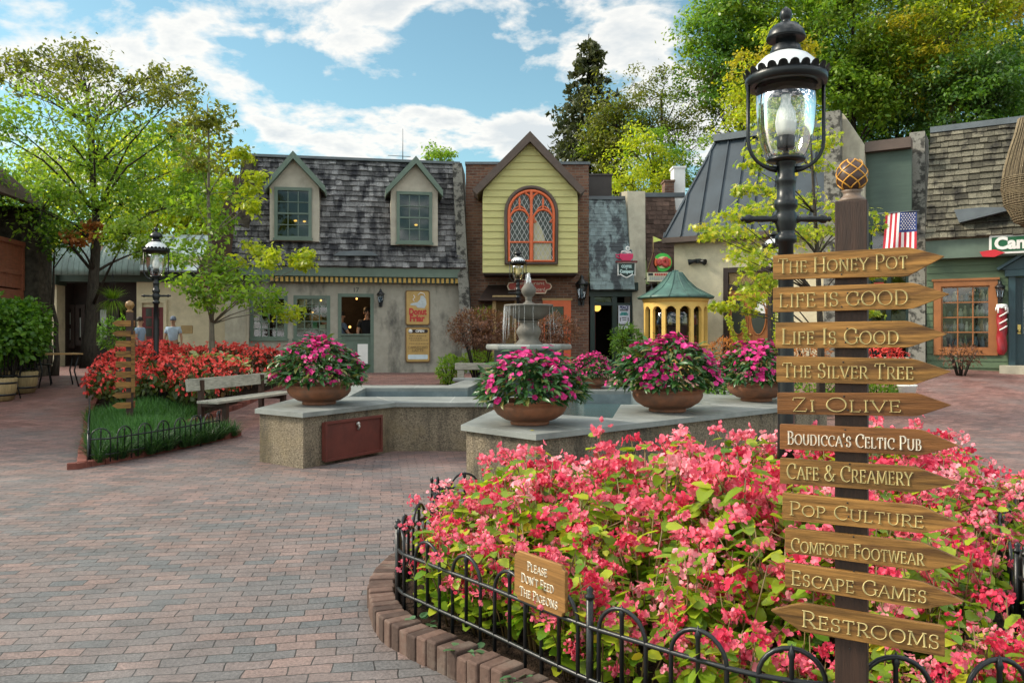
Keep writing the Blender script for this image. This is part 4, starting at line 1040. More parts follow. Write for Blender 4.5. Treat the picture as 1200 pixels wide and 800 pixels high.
# trees beyond the middle and right roofs
def conifer(name, label, base, H, rad, seed, group):
    rng = np.random.default_rng(seed); base = Vector(base); r_ = thing(name, label, 'tree', base, 0, group)
    tb = MB(); tb.tube([(0, 0, 0), (0, 0, H * .5), (0, 0, H)], [.22, .14, .02], 8); nm = NM()
    z = H * .16
    while z < H * .99:
        u = 1 - (z / H); rr = rad * (u ** .72) * rng.uniform(.62, 1.15) + .2
        for b in range(7):
            a = rng.uniform(0, 6.28); L = rr * rng.uniform(.55, 1.1); tip = Vector((L * math.cos(a), L * math.sin(a), z - L * .28)); st = Vector((0, 0, z + .1)); mid = st * .5 + tip * .5 + Vector((0, 0, .12 * L))
            tb.tube([st, mid, tip], [.035, .02, .006], 4)
            n = int(95 * L / rad + 26); q = rng.uniform(.15, 1.05, n); pos = np.array([list(st * (1 - t_) ** 2 + mid * 2 * t_ * (1 - t_) + tip * t_ * t_) for t_ in q])
            pos += rng.normal(size=(n, 3)) * np.array([.13, .13, .09]) * (.5 + L / rad); pos[:, 2] -= np.abs(rng.normal(size=n)) * .22 * (.4 + L / rad)
            N = rng.normal(size=(n, 3)) + np.array([math.cos(a), math.sin(a), .2]) * .4
            nm.inst(DIA[0], DIA[1], pos, rotmats(N, rng.uniform(0, 6.28, n), rng), rng.uniform(.22, .42, n))
        z += H * .028 * rng.uniform(.8, 1.3)
    tb.build('trunk', M['bark_dark'], r_); nm.build('crown', [Lm['conifer']], r_)
conifer('conifer', 'tall dark drooping conifer rising behind the brick shop', (X(690, 40), 40, 1.0), Z(40, 40) - 1.0, 5.6, 41, 'trees above the right roofs')
def bigtree(label, px, Y, ptop, pxr, pyc, pyr, mats, n, seed, leaf=.26, per=330, rad=1.6, dens=1, shell=.35, bark='bark_dark', zt=None):
    x = X(px, Y); b_ = Vector((x, Y, hill_z(x, Y) - .1)); c = P(px, pyc, Y); rx = pxr / F * Y; rz = pyr / F * Y
    return tree('woodland_tree', label, b_, (x, Y, c.z + rz * .5), ell_clusters(c, rx, rx * .7, rz, int(n * .7), rad * 1.05, seed, shell, -1, tuple(range(len(mats)))), mats, .26, leaf * .80, int(per * 1.6), seed, group='trees above the right roofs', bark=bark, sub=10, spread=.225)
bigtree('olive green feathery tree with a visible straight trunk right of the conifer', 722, 37.5, 100, 30, 165, 62, [Lm['mid'], Lm['olive']], 30, 51, .22, 240, 1.1)
bigtree('grey-green airy tree in the gap between the conifer and the tall right trees', 775, 38, 90, 52, 140, 55, [Lm['olive'], Lm['mid']], 30, 52, .19, 200, 1.1)
bigtree('bright fresh green bushy tree rising behind the dark standing seam roof', 765, 33, 150, 48, 195, 45, [Lm['fresh'], Lm['yg']], 26, 53, .2, 300, 1.0)
bigtree('tall deep green broadleaf tree behind the near lantern, left of its cap', 868, 37, -40, 56, 45, 104, [Lm['green'], Lm['mid'], Lm['fresh']], 62, 54, .27, 380, 1.35)
bigtree('golden yellow-green tree immediately around the near lantern cap', 905, 32, 30, 45, 110, 70, [Lm['yg'], Lm['gold']], 32, 55, .22, 300, 1.05)
bigtree('broad green tree with yellow patches right of the near lantern', 1000, 36, -60, 80, 55, 105, [Lm['mid'], Lm['fresh'], Lm['fresh']], 70, 56, .27, 380, 1.4)
bigtree('golden topped tree with pale trunk at the upper right', 1115, 34, -60, 65, 30, 80, [Lm['gold'], Lm['yg'], Lm['mid']], 44, 57, .25, 360, 1.3, bark='bark_pale')
bigtree('dark green shaded tree low behind the green panelled wall', 1050, 39, 60, 70, 130, 70, [Lm['deep'], Lm['green']], 44, 58, .27, 380, 1.4)
bigtree('dark green tree with a low emerald spray behind the right shake roof', 1150, 33, 60, 62, 115, 52, [Lm['deep'], Lm['green']], 40, 59, .24, 380, 1.2)
bigtree('tall dark tree at the top right corner of the scene', 1225, 38, -60, 60, 40, 120, [Lm['green'], Lm['deep']], 44, 60, .27, 380, 1.5)
bigtree('tall green tree far up the slope between the lantern and the golden tree', 945, 50, -60, 75, 40, 130, [Lm['mid'], Lm['green']], 50, 61, .34, 380, 1.9)
bigtree('dark tree far up the slope at the right', 1090, 52, -60, 85, 70, 140, [Lm['deep'], Lm['mid']], 54, 62, .36, 380, 2.0)
# lime green tree beside the sign
b_ = Vector((X(962, 13), 13, zg(X(962, 13), 13)))
TR = [b_] + [P(px, py, 13) for px, py in ((962, 400), (960, 350), (958, 300), (955, 250), (952, 200), (950, 160))]
cl = [(P(px, py, 13 + rdt.uniform(-.9, .9)), r_, 0) for px, py, r_ in [(905, 150, .28), (890, 170, .25), (880, 195, .22), (950, 150, .35), (930, 170, .35), (965, 165, .28), (890, 220, .28), (875, 225, .2), (905, 240, .35), (880, 250, .3), (860, 255, .25), (930, 235, .4), (960, 235, .4), (955, 200, .35),
      (825, 272, .22), (845, 275, .28), (865, 272, .32), (885, 285, .35), (865, 300, .3), (880, 310, .3), (900, 300, .35), (925, 270, .4), (950, 280, .4), (980, 265, .35), (1000, 250, .3), (1015, 262, .28), (1012, 290, .25), (1010, 240, .22), (885, 330, .3), (870, 345, .28), (850, 355, .22), (885, 352, .25), (905, 335, .28), (840, 360, .15), (880, 365, .15), (1010, 320, .22), (1025, 322, .2), (1012, 352, .2), (1020, 365, .18)]]
tree('lime_tree', 'small lime green maple behind the near lamp and arrow sign', b_, P(950, 160, 13), cl, [Lm['lime']], .06, .105, 120, 71, tpl=STAR, trunk=TR, sub=7, spread=.33, flat=.55, bark='bark', cat='tree')

# ------------------------------------------------------------------ pink begonias in the near bed
M['beg_leaf'] = leafmat('begonia_leaf', (.085, .20, .015), (.40, .48, .035), .4, .32, c3=(.58, .46, .035))
M['beg_pink'] = leafmat('begonia_pink', (.68, .075, .14), (.88, .20, .265), .3, .45, 1.0, spec=.3, petal=True)
M['beg_pale'] = leafmat('begonia_pale', (.86, .24, .30), (.92, .42, .46), .3, .45, 1.0, petal=True)
M['beg_coral'] = leafmat('begonia_coral', (.58, .02, .06), (.76, .07, .14), .3, .45, 1.0, petal=True)
M['beg_stem'] = pm('begonia_stem', (.16, .10, .035), .5, .4, 10, 0)
def stems_mb(tips, mb, r0=.006, lean=.6, n=4):
    for tp in tips:
        b0 = Vector((tp[0] * .25, tp[1] * .25, 0)); tp = Vector(tp)
        mb.tube([b0, b0 * .5 + tp * .5 + Vector((0, 0, .04)), tp], [r0, r0 * .8, r0 * .5], n)
def begonia(seed):
    rng = np.random.default_rng(seed); leaves, fl, st = NM(), NM(), MB()
    H = .56; tips = []
    for i in range(9):
        a = rng.uniform(0, 6.28); rr = rng.uniform(.02, .19); tips.append((rr * math.cos(a), rr * math.sin(a), H * rng.uniform(.55, 1.0)))
    stems_mb(tips, st)
    n = 78; base = np.array(tips)[rng.integers(0, 9, n)]; u = rng.uniform(.3, 1.08, n)[:, None]
    pos = base * np.concatenate([.25 + .75 * u, .25 + .75 * u, u], axis=1)
    az = rng.uniform(0, 6.28, n); N = np.stack([np.cos(az) * .75, np.sin(az) * .75, rng.uniform(.35, 1.1, n)], 1)
    # leaf x axis must point outward: build the frame by hand
    ex = np.stack([np.cos(az), np.sin(az), rng.uniform(-.6, .25, n)], 1); ex /= np.linalg.norm(ex, axis=1, keepdims=True)
    ez = np.stack([-np.cos(az) * .1, -np.sin(az) * .1, np.ones(n)], 1) + rng.normal(size=(n, 3)) * .35; ey = np.cross(ez, ex); ey /= np.linalg.norm(ey, axis=1, keepdims=True); ez = np.cross(ex, ey)
    leaves.inst(ROUND[0], ROUND[1], pos + ex * .012, np.stack([ex, ey, ez], 2), rng.uniform(.055, .112, n))
    for k_ in range(10):
        tip = np.array(tips[k_ % 9]); c = tip + np.array([rng.normal() * .055, rng.normal() * .055, rng.uniform(-.05, .075)])
        if k_ > 7: c = tip * np.array([1.25, 1.25, rng.uniform(.45, .8)]) + rng.normal(size=3) * .03
        m_ = int(rng.integers(7, 15)); pp = c + rng.normal(size=(m_, 3)) * np.array([.027, .027, .018])
        N = rng.normal(size=(m_, 3)) * .8 + np.array([0, 0, .35]) + np.array([c[0], c[1], 0]) * 3
        flower(fl, pp, N, rng.uniform(.018, .033, m_), rng, 4, rng.uniform(.1, .9), (0, 0, 0, 0, 0, 1, 1, 2, 2)[int(rng.integers(0, 9))], wide=1.15)
        st.tube([tuple(tip * .9), tuple(c)], .0028, 4)
    return leaves, fl, st
BP = []
for s_ in range(6):
    lv, fl, st = begonia(100 + s_); BP.append((lv.mesh('leaves', M['beg_leaf'], True), fl.mesh('blossoms', [M['beg_pink'], M['beg_coral'], M['beg_pale']], True), st))
rb = random.Random(77); nb_ = 0; spots = []
smeshes = [None] * 6
y = 2.3
while y < 7.1:
    x = -.9
    while x < 4.1:
        p = (x + rb.uniform(-.09, .09), y + rb.uniform(-.09, .09))
        ed = edge_dist(p, FB)
        ok = inside(p, FB) and ed > (.30 if p[1] < 4.4 else .22)
        if p[0] > 1.85 and p[1] < 3.7 and not (p[0] < 2.15 and p[1] < 3.1 and rb.random() < .6): ok = False
        if p[1] < 2.62 and abs(p[0] - 1.05) > .2 : ok = ok and rb.random() < .5
        if (Vector(p) - Vector((1.64, 4.76))).length < .16 or (Vector(p) - Vector((S0.x + .02, S0.y + .04))).length < .13: ok = False
        if ok: spots.append((p, ed))
        x += .25
    y += .235
_fp = resample(FP, .17, False)
for a_, b_2 in zip(_fp, _fp[1:]):
    if a_.y > 3.95 or a_.x > 1.85: continue
    d_ = (b_2 - a_).normalized(); n_ = Vector((-d_.y, d_.x)); q_ = a_ + n_ * (.15 if inside(a_ + n_ * .2, FB) and edge_dist(a_ + n_ * .2, FB) > edge_dist(a_, FB) else -.15)
    q_ = q_ + Vector((rb.uniform(-.05, .05), rb.uniform(-.05, .05)))
    if (q_ - Vector((S0.x, S0.y))).length > .13: spots.append(((q_.x, q_.y), .26))
for (p, ed) in spots:
    i = rb.randrange(6); lm_, fm_, st = BP[i]
    r_ = thing('begonia_plant', 'pink flowering begonia with yellow-green leaves in the near bed', 'flower plant', (p[0], p[1], bed_z(p[0], p[1], FB, .16) - .02), rb.uniform(0, 6.28), 'pink begonias in the near bed')
    k_ = rb.uniform(.81, 1.08) * (.80 + .34 * sstep(.25, 1.3, ed)) * (1.0 if p[1] > 3.1 else .86); r_.scale = (k_, k_, k_ * rb.uniform(.92, 1.1))
    if smeshes[i] is None:
        o = st.build('stems', M['beg_stem'], r_); smeshes[i] = o.data
    else: link('stems', smeshes[i], r_)
    link('leaves', lm_, r_); link('blossoms', fm_, r_)
# small weeds along the kerb
M['weed'] = leafmat('weed_leaf', (.05, .12, .05), (.11, .2, .09), .3, .5)
for wi, (wx, wy) in enumerate([(.02, 3.22), (-.2, 3.52), (1.9, 2.65), (2.05, 2.95), (2.3, 3.25), (-.45, 3.86)]):
    rng = np.random.default_rng(wi + 900); nm = NM(); n = 22; az = rng.uniform(0, 6.28, n); rr = rng.uniform(.0, .06, n)
    pos = np.stack([rr * np.cos(az), rr * np.sin(az), rng.uniform(.0, .07, n)], 1)
    ex = np.stack([np.cos(az), np.sin(az), rng.uniform(-.1, .5, n)], 1); ex /= np.linalg.norm(ex, axis=1, keepdims=True); ez = np.tile([0, 0, 1.0], (n, 1)) + rng.normal(size=(n, 3)) * .2
    ey = np.cross(ez, ex); ey /= np.linalg.norm(ey, axis=1, keepdims=True); nm.inst(ROUND[0], ROUND[1], pos, np.stack([ex, ey, np.cross(ex, ey)], 2), rng.uniform(.03, .06, n))
    o = nm.build('weed', M['weed']); o.location = (wx, wy, bed_z(wx, wy, FB, .16)); tag(o, 'small blue-green weed sprouting from bare soil inside the near kerb', 'weed', 'weeds in the near bed')

# ------------------------------------------------------------------ planted bowls on the coping
M['imp_leaf'] = leafmat('impatiens_leaf', (.012, .050, .014), (.05, .13, .03), .22, .32, spec=.4, c3=(.14, .14, .03))
M['imp_pink'] = leafmat('impatiens_pink', (.46, .007, .12), (.76, .04, .28), .25, .5, 1.0, petal=True)
def impatiens(seed, nl=1500, nf=330):
    rng = np.random.default_rng(seed); lv, fl = NM(), NM()
    n = nl; th = np.arccos(rng.uniform(-.02, 1, n)); az = rng.uniform(0, 6.28, n)
    lump = 1 + .07 * np.sin(az * 3 + seed) + .05 * np.sin(az * 5 + th * 4) + rng.normal(size=n) * .05
    d = np.stack([np.sin(th) * np.cos(az), np.sin(th) * np.sin(az), np.cos(th)], 1)
    rad = np.array([.45, .45, .47]); depth = rng.uniform(.72, 1.0, n) ** .6
    pos = d * rad * (lump * depth)[:, None] + np.array([0, 0, .285])
    tang = np.stack([np.cos(az), np.sin(az), np.zeros(n)], 1)
    ex = tang * .8 + d * .4 + np.array([0, 0, -.38]) + rng.normal(size=(n, 3)) * .45; ex /= np.linalg.norm(ex, axis=1, keepdims=True)
    ez = d + np.array([0, 0, .35]) + rng.normal(size=(n, 3)) * .25; ey = np.cross(ez, ex); ey /= np.linalg.norm(ey, axis=1, keepdims=True)
    lv.inst(LANCE[0], LANCE[1], pos, np.stack([ex, ey, np.cross(ex, ey)], 2), rng.uniform(.07, .13, n))
    n = nf; th = np.arccos(1 - rng.uniform(0, 1, n) ** 1.35 * .98); az = rng.uniform(0, 6.28, n)
    az += .25 * np.sin(az * 4 + seed)
    lump = 1 + .07 * np.sin(az * 3 + seed) + .05 * np.sin(az * 5 + th * 4)
    d = np.stack([np.sin(th) * np.cos(az), np.sin(th) * np.sin(az), np.cos(th)], 1)
    pos = d * rad * (1.04 * lump)[:, None] + np.array([0, 0, .285]) + rng.normal(size=(n, 3)) * .02
    flower(fl, pos, d + rng.normal(size=(n, 3)) * .4 + np.array([0, 0, .1]), rng.uniform(.025, .038, n), rng, 5, .12, 0, wide=1.2)
    return lv.mesh('leaves', M['imp_leaf'], True), fl.mesh('blossoms', M['imp_pink'], True)
IM = [impatiens(5), impatiens(9, 1600, 250), impatiens(14), impatiens(23), impatiens(31, 1400, 340)]
def planted_bowl(label, x, y, z, k, i, rz, dome=1.0):
    r_ = thing('planted_bowl', label, 'planter', (x, y, z), rz, 'terracotta bowls of magenta impatiens')
    r_.scale = (k, k, k); kx = (1.0, 1.06, .97, 1.02, .95)[i]
    mb = MB(); mb.lathe([(.02, .0), (.19, .0), (.20, .02), (.19, .035), (.25, .05), (.33, .10), (.365, .15), (.372, .18), (.365, .205), (.385, .215), (.39, .235), (.375, .24), (.345, .23), (.34, .2), (.02, .19)], 36)
    mb.build('bowl', M['terracotta'], r_)
    lv = link('leaves', IM[i][0], r_); fl = link('blossoms', IM[i][1], r_)
    for o in (lv, fl): o.location = (0, 0, .0); o.scale = (1.14 * dome * kx, 1.14 * dome / kx, (.98, .93, 1.0, 1.02, .96)[i])
    return r_
planted_bowl('terracotta bowl of magenta impatiens on the left end of the basin, above the red hatch', -2.42, 10.0, .629, 1.06, 0, .5, .97)
planted_bowl('terracotta bowl of leafy magenta impatiens on the nearest corner of the basin', .175, 7.78, .629, .97, 1, 2.2)
planted_bowl('smaller terracotta bowl of impatiens on the far coping, left of the yellow bay window', 1.32, 13.0, .629, .70, 3, 4.0)
planted_bowl('wide terracotta bowl of magenta impatiens on the coping in front of the yellow bay window', 1.77, 9.07, .629, 1.07, 2, 5.3)
planted_bowl('terracotta bowl of impatiens on the coping partly hidden by the arrow sign', 3.22, 10.5, .629, 1.02, 4, 3.6, .96)

# ------------------------------------------------------------------ red begonias, lawn and edging on the left
M['red_fl'] = leafmat('red_begonia', (.58, .022, .02), (.84, .11, .085), .25, .5, 1.0, petal=True)
M['bronze'] = leafmat('bronze_leaf', (.05, .022, .012), (.13, .075, .025), .25, .35)
M['bronze_green'] = leafmat('bronze_green', (.03, .05, .012), (.10, .12, .025), .3, .4)
def red_plant(seed):
    rng = np.random.default_rng(seed); nm = NM(); n = 120
    th = np.arccos(rng.uniform(-.1, 1, n)); az = rng.uniform(0, 6.28, n); d = np.stack([np.sin(th) * np.cos(az), np.sin(th) * np.sin(az), np.cos(th)], 1)
    pos = d * np.array([.24, .24, .30]) * rng.uniform(.6, 1, n)[:, None] + np.array([0, 0, .2])
    nm.inst(ROUND[0], ROUND[1], pos, rotmats(d + rng.normal(size=(n, 3)) * .5, rng.uniform(0, 6.28, n), rng), rng.uniform(.05, .09, n), 1 if seed % 3 else 2)
    n = 50; th = np.arccos(1 - rng.uniform(0, 1, n) * .95); az = rng.uniform(0, 6.28, n); d = np.stack([np.sin(th) * np.cos(az), np.sin(th) * np.sin(az), np.cos(th)], 1)
    pos = d * np.array([.26, .26, .34]) * rng.uniform(.92, 1.08, n)[:, None] + np.array([0, 0, .2])
    flower(nm, pos, d + rng.normal(size=(n, 3)) * .6, rng.uniform(.025, .045, n), rng, 4, .3, 0)
    return nm.mesh('begonia', [M['red_fl'], M['bronze'], M['bronze_green']])
RM = [red_plant(300 + i) for i in range(4)]
RED = [Vector(p) for p in [(-5.25, 13.4), (-5.2, 18.2), (-9.2, 18.5), (-8.5, 16.4), (-7.15, 13.7), (-6.5, 13.3)]]
y = 13.2
while y < 18.6:
    x = -9.6
    while x < -5.0:
        p = (x + rb.uniform(-.1, .1), y + rb.uniform(-.1, .1))
        if inside(p, RED) and (Vector(p) - Vector((X(183, 14.6), 14.6))).length > .3 and (Vector(p) - Vector((X(249, 16), 16))).length > .2:
            white = abs(p[1] - 15.9) < .35 and (-6.6 < p[0] < -5.3)
            if not white:
                o = bpy.data.objects.new('begonia_plant', RM[rb.randrange(4)]); COL.objects.link(o); k_ = rb.uniform(.95, 1.3)
                o.location = (p[0], p[1], bed_z(p[0], p[1], LB, .17) - .02); o.rotation_euler = (0, 0, rb.uniform(0, 6.28)); o.scale = (k_, k_, k_ * 1.18)
                tag(o, 'red begonia with bronze leaves massed in the bed round the left lamp', 'flower plant', 'red begonias in the left bed')
        x += .36
    y += .34
M['cream_leaf'] = leafmat('cream_leaf', (.32, .36, .14), (.60, .58, .34), .35, .45)
for i, (wx, wy) in enumerate([(-6.4, 15.7), (-6.1, 15.9), (-5.75, 15.8), (-5.5, 16.1), (-5.95, 16.25), (-6.3, 16.2), (-5.35, 15.7), (-7.2, 14.6)]):
    rng = np.random.default_rng(i + 700); nm = NM(); n = 60; az = rng.uniform(0, 6.28, n)
    ex = np.stack([np.cos(az), np.sin(az), rng.uniform(-.2, .8, n)], 1); ex /= np.linalg.norm(ex, axis=1, keepdims=True); ez = np.tile([0, 0, 1.0], (n, 1)) + rng.normal(size=(n, 3)) * .3
    ey = np.cross(ez, ex); ey /= np.linalg.norm(ey, axis=1, keepdims=True)
    pos = np.stack([np.cos(az) * .1, np.sin(az) * .1, rng.uniform(.25, .62, n)], 1); nm.inst(ROUND[0], ROUND[1], pos, np.stack([ex, ey, np.cross(ex, ey)], 2), rng.uniform(.1, .17, n))
    o = nm.build('caladium', M['cream_leaf']); o.location = (wx, wy, bed_z(wx, wy, LB, .17)); tag(o, 'pale cream leaved caladium among the red begonias', 'leaf plant', 'cream leaved plants in the red bed')
M['grass'] = leafmat('grass_blade', (.028, .095, .02), (.085, .21, .04), .3, .5)
M['liriope'] = leafmat('liriope_blade', (.012, .045, .014), (.05, .11, .03), .25, .4)
BLADE = ([(0, -.018, 0), (0, .018, 0), (.12, .014, .5), (.12, -.014, .5), (.42, 0, .86)], [(0, 1, 2, 3), (3, 2, 4)])
rng = np.random.default_rng(4); nm = NM(); pts = []
LAWN = [Vector(p) for p in [(-4.75, 9.15), (-4.2, 10.8), (-4.05, 11.7), (-5.3, 12.0), (-5.25, 13.6), (-6.6, 13.5), (-7.1, 13.3), (-6.2, 11.7), (-5.45, 10.2)]]
while len(pts) < 16000:
    p = (rng.uniform(-7.2, -4), rng.uniform(9, 13.7))
    if inside(p, LAWN): pts.append((p[0], p[1], bed_z(p[0], p[1], LB, .17) - .02))
pts = np.array(pts); n = len(pts)
nm.inst(BLADE[0], BLADE[1], pts, rotmats(np.tile([0, 0, 1.0], (n, 1)) + rng.normal(size=(n, 3)) * .25, rng.uniform(0, 6.28, n), rng), rng.uniform(.12, .30, n))
kind(nm.build('grass', M['grass']), 'stuff')
def tuft(seed, n=90, L=.3, mat='liriope', nm_name='tuft'):
    rng = np.random.default_rng(seed); nm = NM(); a = rng.uniform(0, 6.28, n); rr = rng.uniform(0, .05, n)
    pos = np.stack([rr * np.cos(a), rr * np.sin(a), np.zeros(n)], 1); ex = np.stack([np.cos(a), np.sin(a), np.zeros(n)], 1); ez = np.tile([0, 0, 1.0], (n, 1)) + ex * rng.uniform(-.1, .9, n)[:, None]; ez /= np.linalg.norm(ez, axis=1, keepdims=True)
    ey = np.cross(ez, ex); ey /= np.linalg.norm(ey, axis=1, keepdims=True); nm.inst(BLADE[0], BLADE[1], pos, np.stack([np.cross(ey, ez), ey, ez], 2), rng.uniform(.6, 1.1, n) * L); return nm.mesh(nm_name, M[mat] if mat in M else Lm[mat])
TM = [tuft(800 + i) for i in range(3)]
edge = resample([Vector((-4.8, 9.2)), Vector((-4.5, 9.75)), Vector((-4.24, 10.65)), Vector((-4.06, 11.55))], .13, False) + resample([Vector((-4.98, 9.4)), Vector((-4.6, 10.0)), Vector((-4.34, 10.9))], .2, False)
for p in edge:
    o = bpy.data.objects.new('lilyturf', TM[rb.randrange(3)]); COL.objects.link(o); k_ = rb.uniform(.9, 1.3)
    px_, py_ = p.x + rb.uniform(-.05, .05), p.y + rb.uniform(-.06, .06)
    o.location = (px_, py_, bed_z(px_, py_, LB, .17) - .02); o.rotation_euler = (0, 0, rb.uniform(0, 6.28)); o.scale = (k_, k_, k_)
    tag(o, 'dark green lilyturf tuft edging the left lawn kerb', 'grass tuft', 'lilyturf tufts along the lawn edge')

# ------------------------------------------------------------------ shrubs round the square
def shrub(name, label, c, rx, ry, rz, mats, n, leaf, seed, cat='shrub', tpl=LANCE, stems=6, ground=None, inner=.55, lumps=.14):
    rng = np.random.default_rng(seed); c = Vector(c); g = zg(c.x, c.y) if ground is None else ground
    r_ = thing(name, label, cat, (c.x, c.y, g))
    th = np.arccos(rng.uniform(-.85, 1, n)); az = rng.uniform(0, 6.28, n); d = np.stack([np.sin(th) * np.cos(az), np.sin(th) * np.sin(az), np.cos(th)], 1)
    lump = 1 + lumps * np.sin(az * 3 + seed) * np.sin(th * 3) + lumps * np.sin(az * 5 + th * 6 + seed) + rng.normal(size=n) * .05
    pos = d * np.array([rx, ry, rz]) * (lump * rng.uniform(inner, 1.0, n) ** .5)[:, None] + np.array([0, 0, c.z - g])
    nm = NM(); ex = d + np.array([0, 0, -.1]) + rng.normal(size=(n, 3)) * .7; ex /= np.linalg.norm(ex, axis=1, keepdims=True); ez = d * .6 + np.array([0, 0, .8]) + rng.normal(size=(n, 3)) * .3
    ey = np.cross(ez, ex); ey /= np.linalg.norm(ey, axis=1, keepdims=True); nm.inst(tpl[0], tpl[1], pos, np.stack([ex, ey, np.cross(ex, ey)], 2), rng.uniform(.7, 1.25, n) * leaf, 0)
    nm.build('foliage', mats, r_)
    mb = MB(); rd = random.Random(seed)
    for i in range(stems):
        a = rd.uniform(0, 6.28); mb.tube([(.06 * math.cos(a), .06 * math.sin(a), -.05), (.4 * rx * math.cos(a), .4 * ry * math.sin(a), (c.z - g) * .6), (.7 * rx * math.cos(a), .7 * ry * math.sin(a), c.z - g + .3 * rz)], [.02, .015, .006], 5)
    mb.build('stems', M['bark_dark'], r_); return r_
shrub('laurel_shrub', 'large glossy laurel shrub at the far left, in front of the balcony', P(4, 388, 15.6), .62, .6, .62, Lm['green'], 2400, .10, 201, tpl=ROUND)
shrub('laurel_shrub', 'smaller laurel shrub with lit yellow-green tips left of the plank table', P(34, 386, 16.6), .42, .45, .58, Lm['green'], 1600, .09, 202, tpl=ROUND)
shrub('laurel_shrub', 'dark laurel shrub low behind the iron chairs at the far left', P(22, 408, 17.4), .5, .5, .45, Lm['green'], 1200, .09, 203, tpl=ROUND)
shrub('laceleaf_maple', 'russet laceleaf maple mound left of the fountain', P(562, 386, 17.5), .66, .6, .44, Lm['jmaple'], 3000, .075, 204, tpl=LANCE, lumps=.10)
shrub('laceleaf_maple', 'russet laceleaf maple mound right of the fountain', P(640, 389, 17.8), .72, .6, .40, Lm['jmaple'], 2800, .075, 205, lumps=.10)
shrub('round_shrub', 'round green shrub under the safety notice by the dark green shopfront', P(735, 402, 20.2), .42, .4, .46, Lm['green'], 1300, .085, 206)
shrub('low_shrub', 'light green low shrub against the pier beside the donut shop', P(527, 434, 17.6), .26, .3, .3, Lm['fresh'], 700, .10, 207)
shrub('low_shrub', 'green plants beside the weathered timber bench behind the pool', P(560, 424, 17.9), .45, .3, .22, Lm['fresh'], 700, .10, 208)
shrub('dark_shrub', 'dark twiggy shrub under the brown framed window of the green shop', P(1126, 417, 17.0), .42, .35, .24, [Lm['jmaple']], 500, .07, 209, stems=10)
shrub('flower_shrub', 'orange and red flowering plant between the two right bowls', P(850, 412, 16.2), .34, .3, .26, [Lm['rust']], 500, .08, 210)
shrub('low_shrub', 'low green plants behind the right bowl on the basin', P(846, 458, 11.9), .32, .3, .2, Lm['green'], 500, .1, 211, ground=.55)
shrub('low_shrub', 'fresh green plants seen through the arrow sign, beside the white tub', P(950, 455, 13.6), .62, .4, .3, Lm['fresh'], 1200, .1, 212)
shrub('low_shrub', 'fresh green plants at the right of the arrow post, next to the white tub', P(1026, 457, 13.6), .38, .3, .26, Lm['fresh'], 800, .1, 216)
shrub('flower_shrub', 'red flowers in front of the panelled green wall, right of the arrow post', P(1030, 416, 17.0), .5, .3, .22, [M['red_fl']], 500, .09, 213)
shrub('flower_shrub', 'orange red flowers seen between the lamp pole and arrow post', P(950, 412, 17.0), .4, .3, .2, [Lm['rust']], 500, .08, 214)
shrub('foliage_plant', 'dark plants under the window behind the left shade tree', P(135, 392, 22.5), .5, .3, .45, Lm['green'], 700, .13, 215)
# goldenrod-like stalks
for (px, py0, py1, lean, lab) in ((872, 402, 370, -1, 'left leaning pale yellow flower spike before the brown doors'), (882, 405, 376, -.6, 'shorter pale yellow flower spike before the brown doors'), (908, 405, 368, .1, 'upright pale yellow flower spike beside the arrow boards')):
    rng = np.random.default_rng(px); nm = NM(); b0 = P(px, py0 + 25, 15.5); tp = P(px + lean * 20, py1, 15.5); n = 240; u = rng.uniform(.3, 1, n)[:, None]
    pos = np.array(b0) * (1 - u) + np.array(tp) * u + rng.normal(size=(n, 3)) * .03 - np.array(b0)
    nm.inst(DIA[0], DIA[1], pos, rotmats(rng.normal(size=(n, 3)), rng.uniform(0, 6, n), rng), rng.uniform(.04, .08, n))
    r_ = thing('flower_spike', lab, 'flower', b0); nm.build('florets', Lm['lime'], r_); MB().tube([(0, 0, 0), tuple((tp - b0))], .008, 5).build('stem', M['beg_stem'], r_)
# hanging basket of spider plant
hb = thing('hanging_basket', 'hanging spider plant basket beside the left shade tree trunk', 'hanging plant', P(132, 352, 18.4))
o = link('leaves', tuft(900, 190, .52, 'fresh', 'leaves'), hb); o.location = (0, 0, .0); o.scale = (1, 1, .75)
rng = np.random.default_rng(3); nm = NM(); n = 130; a = rng.uniform(0, 6.28, n); ex = np.stack([np.cos(a), np.sin(a), rng.uniform(-.9, -.1, n)], 1); ex /= np.linalg.norm(ex, axis=1, keepdims=True)
ez = ex.copy(); ey = np.cross(np.tile([0, 0, 1.0], (n, 1)), ez); ey /= np.linalg.norm(ey, axis=1, keepdims=True)
nm.inst(BLADE[0], BLADE[1], np.tile([0, 0, .05], (n, 1)) + ex * .08, np.stack([np.cross(ey, ez), ey, ez], 2), rng.uniform(.3, .5, n)); nm.build('leaves', Lm['fresh'], hb)
mb = MB(); mb.lathe([(.02, -.16), (.10, -.16), (.15, .02), (.14, .03), (.02, 0)], 14); mb.build('pot', M['bark'], hb)
mb = MB()
for a in (0, 2.1, 4.2): mb.tube([(.14 * math.cos(a), .14 * math.sin(a), .02), (0, 0, .62)], .005, 4)
mb.tube([(0, 0, .62), (0, 0, 1.1)], .005, 4); mb.build('hanger', M['iron'], hb)
fn = thing('fern', 'bright green fern on the ledge beside the dark shop canopy', 'fern', P(566, 376, 20.6))
o = link('leaves', tuft(901, 150, .5, 'fresh', 'leaves'), fn)
mb = MB(); mb.lathe([(.02, -.18), (.11, -.18), (.14, 0), (.02, -.01)], 12); mb.build('pot', M['terracotta'], fn)
